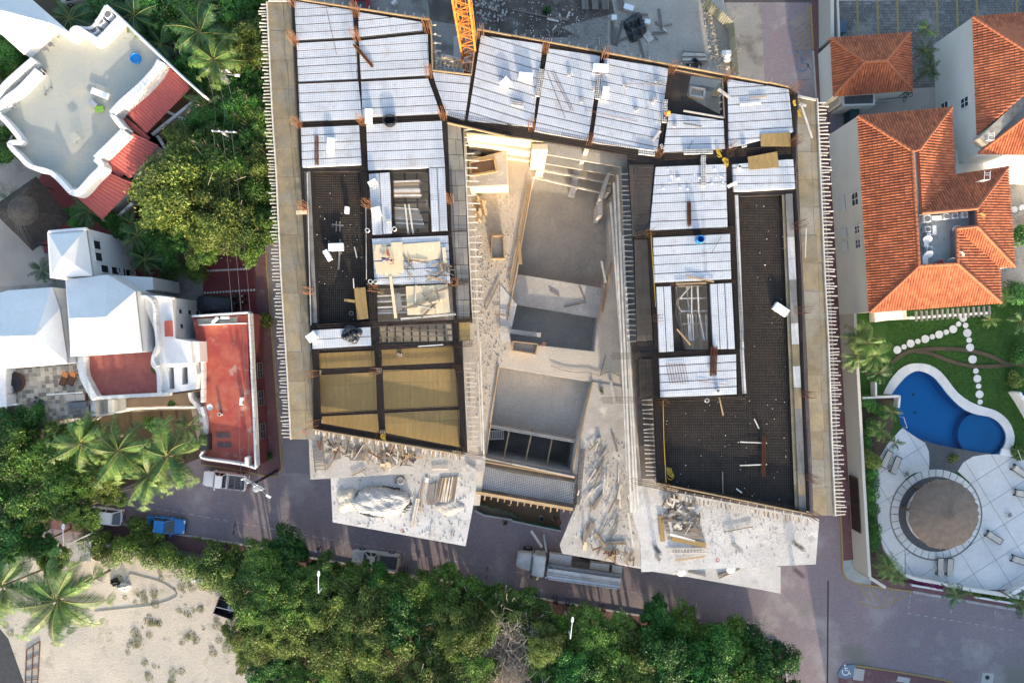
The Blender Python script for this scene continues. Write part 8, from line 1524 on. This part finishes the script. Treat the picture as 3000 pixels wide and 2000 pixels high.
for i in range(4): row(g20(645+i*92+(40 if i == 3 else 0),-40), g20(650+i*92+(50 if i == 3 else 0),90), g20(690+i*95+(40 if i == 3 else 0),-40), g20(695+i*95+(50 if i == 3 else 0),90), 5, .3, .17, [m_wood, m_plyg], 'grey plank in the stacks along the back of the yard', 'plank stacks at the back of the yard', 1)
ly2 = 'loose plank on the dirt yard behind the foam deck'
for a, b, w_ in ((g20(920,190), g20(915,400), .26), (g20(945,250), g20(925,400), .14), (g20(965,255), g20(945,390), .14), (g20(1025,185), g20(965,425), .12), (g20(1010,190), g20(950,420), .1), (g20(920,410), g20(1065,340), .2), (g20(1165,360), g20(1210,525), .22), (g20(1350,85), g20(1375,275), .3), (g20(1110,130), g20(1250,140), .26), (g20(1220,300), g20(1280,380), .8), (g20(1290,300), g20(1440,300), .14), (g20(1280,320), g20(1400,310), .1), (g20(435,130), g20(450,190), .2), (g20(530,110), g20(500,180), .2), (g20(320,175), g20(430,200), .24), (g20(370,285), g20(410,240), .16), (g20(390,300), g20(450,230), .16), (g20(425,330), g20(440,260), .14), (g20(0,90), g20(420,180), .14), (g20(400,165), g20(520,185), .3), (g20(1320,200), g20(1340,240), .2), (g20(1380,260), g20(1440,310), .16), (g20(1310,340), g20(1340,370), .16), (g20(1400,240), g20(1470,225), .14), (g20(800,350), g20(805,425), .08), (g20(385,0), g20(410,50), .5)):
    board(a, b, .06, w_, .06, rnd.choice([m_wood, m_plyg, m_woodpale]), ly2, 'loose planks of the yard')
row(g20(1570,480), g20(1775,490), g20(1560,580), g20(1790,570), 8, .3, .2, [m_wood, m_woodpale], 'plank in the neat stack beside the rubble strip', 'neat stack by the rubble strip', 4); crumple(g20(1680,580), .1, .9, .5, .4, m_tarp, 'small black plastic heap beside the neat plank stack', seed=21, amp=.3)
grit('rubble', [g20(1740,0), g20(1800,40), g20(1880,330), g20(2000,500), g20(1990,650), g20(1850,640), g20(1800,380)], .02, 900, .16, mat('limestone_rubble', (.58,.51,.40), (.50,.44,.35), 2, .95, island=.2), 'pale limestone rubble strip along the yellow fence'); grit('rubble', [(1350,-10),(1500,-10),(1480,60),(1420,70)], .02, 260, .2, m_conc, 'grey rubble beside the crane mast'); grit('debris', [(1500,0),(1700,20),(1700,120),(1500,110)], .03, 200, .09, m_pvc, 'white scraps over the dark yard'); grit('debris', [(1700,20),(1900,40),(1900,200),(1720,150)], .03, 350, .09, m_conc, 'stones on the dusty yard')
t = thing('plastic_chair', 'white plastic garden chair in the yard near the crane', 'chair', W(g10(1275,45), .03), 2.4); child('seat', MB().box((0,0,.42), (.48,.48,.04)), m_white, t); child('backrest', MB().box((-.25,0,.68), (.05,.46,.5)), m_white, t); [child('arm', MB().box((0,y,.62), (.45,.05,.05)), m_white, t) for y in (-.26,.26)]; [child('leg', MB().box((x,y,.2), (.05,.05,.42)), m_white, t) for x in (-.2,.2) for y in (-.2,.2)]
MB().prism(xy(pts(1,0,(1815,335),(1885,330),(1890,530),(1815,530)), 9), 8.7, 9).build('concrete_slab', m_kerb, label='upright grey concrete slab beside the crane mast', cat='slab')
nf = thing('green_net_fence', 'teal green shade net fence in front of the bridge strip', 'fence', W((1520,1520), 0))
fp = xy([g12(2010,1490), g12(2200,1545), g12(2352,1590), g23(100,90), g23(440,160)], .9)
for a, b in zip(fp, fp[1:]):
    mb = MB(); n = 8
    for i in range(n):
        p, q = lerp(a,b,i/n), lerp(a,b,(i+1)/n); o0, o1 = .12*math.sin(i*1.7), .12*math.sin((i+1)*1.7); mb.add([(p[0],p[1]+o0*.3,0), (q[0],q[1]+o1*.3,0), (q[0],q[1]+.25+o1,1.5), (p[0],p[1]+.25+o0,1.5)], [(0,1,2,3),(3,2,1,0)])
    mb.build('net_panel', m_teal, nf); MB().tube([(a[0],a[1],0),(a[0],a[1]+.25,1.7)], .04, 6).build('post', m_wood, nf)
mb = MB(); wallline(mb, xy([g12(2010,1545), g13(2100,20), g13(2352,60), g23(0,70), g23(450,165)], 0), 0, .45, .18); mb.build('low_kerb_wall', m_kerb, label='low grey kerb wall below the green net', cat='wall')
sheet('trench_ground', [(1390,1450),(1640,1490),(1640,1560),(1400,1500)], .018, mat('brown_trench', (.17,.13,.09), (.13,.10,.075), .8, .95))
t = thing('steel_drum', 'open grey steel drum beside the green net fence', 'drum', W((1586,1515), 0)); child('drum_wall', MB().lathe((0,0,0), [(.3,0),(.3,.85),(.27,.85),(.27,.1),(0,.1)], 20), m_grey, t); child('ring', MB().lathe((0,0,.5), [(.3,0),(.32,.03),(.3,.06)], 20), m_grey, t)
t = thing('skip_box', 'open black metal waste trailer full of scrap by the sandy lot', 'trailer', W(g03(2115,850), .03), -.35); 
for x, y, sx, sy in ((0,-.85,2.2,.08),(0,.85,2.2,.08),(-1.1,0,.08,1.75),(1.1,0,.08,1.75)): child('side', MB().box((x,y,.75), (sx,sy,.9)), m_black, t)
child('floor', MB().box((0,0,.35), (2.2,1.7,.08)), m_black, t); child('crossbar', MB().bar((-1.1,-.1,1.22), (1.1,.15,1.22), .06, .06), m_steel, t)
for i in range(7): child('scrap', MB().box((rnd.uniform(-.8,.8), rnd.uniform(-.6,.6), .55), (rnd.uniform(.3,.8), rnd.uniform(.15,.4), .25), (0,0,rnd.uniform(0,3))), rnd.choice([m_grey, m_dark, m_shirtp, m_steel]), t)
for y in (-.9,.9): wheel_part(t, 0, y, .32, .16)
sg = thing('steel_gate_frame', 'rust red steel gate frame lying on the sandy lot', 'gate', W(g03(300,1390), .03))
ga, gb_, gc, gd = g03(245,1265), g03(368,1185), g03(345,1600), g03(230,1600)
for a, b in ((ga,gb_),(gb_,gc),(gc,gd),(gd,ga),(lerp(ga,gb_,.5),lerp(gd,gc,.5))): MB().bar(W(a,.12), W(b,.12), .07, .07).build('frame_bar', m_rustd, sg)
for i in (1,2,3): MB().bar(W(lerp(ga,gd,i/3.6),.12), W(lerp(gb_,gc,i/3.6),.12), .06, .06).build('frame_bar', m_rustd, sg)
mb = MB(); P = [W(p, .06) for p in (ga,gb_,gc,gd)]; mb.add(P, [(0,3,2,1)]); mb.build('mesh_panel', mat('pale_sheet', (.42,.40,.34), None, 2), sg)
crumple(g03(1145,680), .02, .7, .5, .45, mat('white_rock', (.70,.68,.64), (.5,.48,.45), 3, .9), 'big white rock lying on the sandy lot', 'rock', 31, 16, .12); crumple(g03(1060,640), .02, .5, .45, .3, m_black, 'dark junk heap beside the white rock', 'junk_heap', 32, 14, .35)
t = thing('electric_cabinet', 'white square cabinet at the foot of the vine wall', 'cabinet', W(g03(1868,570), .02)); child('casing', MB().box((0,0,.7), (1.15,.6,1.4)), m_plaster, t); child('base', MB().box((0,-.1,.1), (1.5,1.0,.2)), m_conc, t); child('lid', MB().box((0,0,1.43), (1.2,.66,.06)), m_white, t)
ts = thing('tin_shed', 'small shed with a dented grey tin roof under the lamp by the lot', 'shed', W(g03(740,350), 0)); sp = pts(0,3,(640,280),(835,265),(830,420),(760,470),(650,400)); MB().prism(xy(sp, 2.3), 0, 2.3).build('wall', m_conc, ts); ribbed(ts, [g03(630,270), g03(840,260), g03(832,455), g03(640,440)], (2.7,2.7,2.4,2.4), .25, mat('dented_tin', (.42,.44,.46), (.30,.31,.33), 1.5, .45, metal=.5), amp=.02); MB().prism(xy(pts(0,3,(840,255),(948,262),(945,420),(900,450),(838,420)), 1.9), 0, 1.9).build('lean_to', m_wicker, ts)
board(g23(175,165), g23(275,315), 1.2, .26, .2, m_woodpale, 'pale timber leaning against the pump truck', None)
mb = MB(); wallline(mb, xy([(1182,1681),(1230,1690)], 0), 0, .35, .3); mb.build('concrete_bench', m_kerb, label='short concrete block at the kerb where people sit', cat='block'); mb = MB(); wallline(mb, xy([(1388,1716),(1418,1722)], 0), 0, .35, .3); mb.build('concrete_bench', m_kerb, label='lone concrete block at the kerb under the belt', cat='block')
for c, z in ((g13(1343,168), 6.605), (g11(2320,902), 6.505), (g22(295,25), 6.505), (g12(445,832), 14.63), (g23(1890,440), 10.605)):
    q = W(c, z); mb = MB(); mb.lathe((q.x,q.y,z), [(.12,.004),(.19,.004)], 20); mb.f = [f[::-1] for f in mb.f]; mb.build('survey_mark', m_marker, BLD)
def person(p, z, rz, pose, shirt, trousers, lb, hat=None, hair=m_hair, s=1.0):
    J = {}; E = []
    def jt(n, v, r, par=None):
        J[n] = (Vector(v), r)
        if par: E.append((par, n))
    if pose == 'stand' or pose == 'walk':
        st = .22 if pose == 'walk' else .0
        jt('pel', (0,0,.93), .145); jt('chest', (0,0,1.28), .15, 'pel'); jt('neck', (0,0,1.47), .055, 'chest'); jt('head', (.02,0,1.58), .085, 'neck'); jt('crown', (.01,0,1.70), .07, 'head')
        for q, y in (('l',1),('r',-1)):
            jt('sh'+q, (0,.19*y,1.40), .06, 'chest'); jt('el'+q, (-.03+st*y*-.4,.26*y,1.13), .045, 'sh'+q); jt('wr'+q, (.10,.26*y,.90), .033, 'el'+q); jt('hp'+q, (0,.09*y,.86), .095, 'pel'); jt('kn'+q, (.03+st*y*.5,.10*y,.50), .065, 'hp'+q); jt('an'+q, (-.02+st*y,.10*y,.09), .045, 'kn'+q); jt('to'+q, (.14+st*y,.11*y,.04), .035, 'an'+q)
    elif pose == 'sit':
        jt('pel', (0,0,.50), .145); jt('chest', (.06,0,.86), .15, 'pel'); jt('neck', (.09,0,1.04), .055, 'chest'); jt('head', (.14,0,1.14), .085, 'neck'); jt('crown', (.14,0,1.26), .07, 'head')
        for q, y in (('l',1),('r',-1)):
            jt('sh'+q, (.06,.19*y,.97), .06, 'chest'); jt('el'+q, (.2,.25*y,.72), .045, 'sh'+q); jt('wr'+q, (.4,.16*y,.62), .033, 'el'+q); jt('hp'+q, (.02,.1*y,.47), .095, 'pel'); jt('kn'+q, (.44,.15*y,.50), .065, 'hp'+q); jt('an'+q, (.46,.15*y,.09), .045, 'kn'+q); jt('to'+q, (.62,.16*y,.04), .035, 'an'+q)
    else:                                        # crouched forward over the work, one leg stretched back
        jt('pel', (0,0,.46), .14); jt('chest', (.36,.02,.58), .15, 'pel'); jt('neck', (.55,.03,.62), .055, 'chest'); jt('head', (.66,.03,.60), .085, 'neck'); jt('crown', (.77,.03,.58), .07, 'head')
        for q, y in (('l',1),('r',-1)): jt('sh'+q, (.45,.19*y,.56), .06, 'chest'); jt('el'+q, (.55,.28*y,.28), .045, 'sh'+q); jt('wr'+q, (.78,.2*y,.08), .033, 'el'+q)
        jt('hpl', (-.02,.1,.42), .095, 'pel'); jt('knl', (.2,.2,.12), .065, 'hpl'); jt('anl', (-.2,.22,.08), .045, 'knl'); jt('tol', (-.32,.22,.05), .035, 'anl'); jt('hpr', (-.04,-.1,.42), .095, 'pel'); jt('knr', (-.45,-.14,.28), .065, 'hpr'); jt('anr', (-.85,-.16,.09), .045, 'knr'); jt('tor', (-.95,-.17,.04), .035, 'anr')
    for q, y in (('l',1),('r',-1)):
        a, b = J['el'+q][0], J['wr'+q][0]; d = (b-a).normalized(); sd = d.cross(Vector((1,0,0))).normalized() if abs(d.x) < .9 else Vector((0,1,0)); jt('pm'+q, b+d*.06, .034, 'wr'+q)
        for f in range(4): o = sd*(f-1.5)*.021; jt(f'f{f}a'+q, b+d*.11+o, .011, 'pm'+q); jt(f'f{f}b'+q, b+d*(.165+.012*(f in (1,2)))+o*1.1+Vector((.012,0,-.008)), .009, f'f{f}a'+q)
        jt('tha'+q, b+d*.06+sd*.05*y+Vector((.02,0,0)), .012, 'pm'+q); jt('thb'+q, b+d*.1+sd*.06*y+Vector((.03,0,0)), .010, 'tha'+q)
    names = list(J); me = bpy.data.meshes.new('person'); me.from_pydata([tuple(J[n][0]) for n in names], [(names.index(a), names.index(b)) for a, b in E], [])
    o = bpy.data.objects.new('tmp', me); COL.objects.link(o); sk_ = o.modifiers.new('skin', 'SKIN'); o.modifiers.new('sub', 'SUBSURF').levels = 1
    for i, n in enumerate(names): me.skin_vertices[0].data[i].radius = (J[n][1],)*2; me.skin_vertices[0].data[i].use_root = (n == 'pel')
    bpy.context.view_layer.update(); dg = bpy.context.evaluated_depsgraph_get(); body = bpy.data.meshes.new_from_object(o.evaluated_get(dg)); bpy.data.objects.remove(o); body.name = 'person'
    body.materials.clear(); [body.materials.append(m_) for m_ in (m_skin, shirt, trousers, m_black)]
    seg = []
    for a, b in E:
        k = 2 if a[:2] in ('pe','hp','kn') and b[:2] in ('hp','kn','an') else 3 if b[:2] == 'to' else 1 if b[:2] in ('ch','sh') or (b[:2] == 'el') else 0; seg.append((J[a][0], J[b][0], k))
    for f in body.polygons:
        c = f.center; best = (9, 0)
        for a, b, k in seg:
            ab = b-a; t = max(0, min(1, (c-a).dot(ab)/max(1e-6, ab.length_squared))); dd_ = (c-(a+ab*t)).length
            if dd_ < best[0]: best = (dd_, k)
        f.material_index = best[1]; f.use_smooth = True
    r = bpy.data.objects.new('person', body); COL.objects.link(r); r.location = W(p, z); r.rotation_euler = (0,0,rz); r.scale = (s,)*3; setp(r, lb, 'person')
    hd_, cw = J['head'][0], J['crown'][0]; ax = (cw-hd_).normalized(); mb = MB(); mb.lathe((0,0,0), [(.098,0),(.105,.03),(.09,.09),(.05,.125),(0,.135)] if not hat else [(.155,0),(.125,.01),(.125,.05),(.1,.11),(.05,.145),(0,.15)], 16)
    Rm = Vector((0,0,1)).rotation_difference(ax).to_matrix(); mb.v = [tuple(Rm@Vector(v)+hd_+ax*.045) for v in mb.v]; h_ = bpy.data.objects.new('helmet' if hat else 'hair', meshof(mb, 'helmet' if hat else 'hair', hat or hair, True)); COL.objects.link(h_); h_.parent = r
    f_ = Vector((1,0,0)) if pose != 'crouch' else Vector((.2,0,-1)).normalized(); sdv = Vector((0,1,0)); fm = MB(); fm.box(hd_+f_*.095+ax*.03, (.03,.025,.04)); n_ = bpy.data.objects.new('nose', meshof(fm, 'nose', m_skin)); COL.objects.link(n_); n_.parent = r
    for y in (-1,1): fm = MB(); fm.box(hd_+f_*.083+sdv*.035*y+ax*.055, (.015,.022,.015)); e_ = bpy.data.objects.new('eye', meshof(fm, 'eye', m_black)); COL.objects.link(e_); e_.parent = r; fm = MB(); fm.box(hd_+sdv*.09*y+ax*.03, (.04,.02,.06)); e_ = bpy.data.objects.new('ear', meshof(fm, 'ear', m_skin)); COL.objects.link(e_); e_.parent = r
    return r
person(g20(1400,1090), 15.05, 1.2, 'stand', m_vest, m_dark, 'person in an orange vest and yellow helmet standing on the foam deck', m_helmy)
person(g11(1175,825), 15.12, -.12, 'crouch', m_shirtp, m_jean, 'person in jeans crouching over the fresh plywood sheets')
person(g13(590,318), .02, 2.0, 'stand', m_dark, m_dark, 'person in dark clothes standing by the road beside the belt, further along', mat('white_cap', (.7,.7,.7), None, 3)); person(g13(690,325), .02, 2.4, 'stand', m_dark, m_dark, 'person in dark clothes and white cap standing on the road by the belt', mat('white_cap_b', (.7,.7,.7), None, 3))
person(g13(1380,548), .02, 1.6, 'sit', m_shirtr, m_dark, 'person in red sitting at the end of the kerb block'); person(g13(1522,588), .02, 1.5, 'sit', m_dark, m_dark, 'person in dark clothes sitting on the kerb'); person(g13(1592,578), .02, 1.6, 'sit', m_shirtp, m_jean, 'person in a pale shirt sitting on the kerb between two others'); person(g13(1770,590), .02, 1.4, 'sit', m_shirtr, m_jean, 'person in a bright red shirt sitting by the belt trees')
person(g23(400,815), .1, 1.7, 'sit', m_dark, m_dark, 'person sitting on the kerb opposite the truck'); person(g23(505,832), .1, 1.3, 'sit', m_dark, m_jean, 'second person sitting on the kerb opposite the truck'); person(g23(832,885), .1, 1.6, 'sit', m_shirtr, m_dark, 'person with reddish shirt sitting alone on the kerb')
person(g13(2290,75), .02, 1.9, 'walk', m_dark, m_jean, 'person walking along the road below the green net'); person(g23(432,62), .02, .5, 'stand', m_shirtr, m_dark, 'person in red standing beside the slab column'); person(g23(392,40), .02, 2.5, 'stand', m_dark, m_dark, 'person in dark green standing by the rubble under the bridge')
AB = thing('apartment_block', 'cream apartment block across the street that shades the pool garden', 'building', (66, -56, 0))
MB().box((66,-56,5.5), (54,14,11)).build('wall', m_cream, AB); MB().box((66,-56,11.15), (54.8,14.8,.3)).build('roof', m_concw, AB)
for f in range(3):
    for i in range(13): window(AB, (42+i*4,-49), (44+i*4,-49), 1.2+f*3.4, 2.8+f*3.4, m_plaster, (0,1), 2)
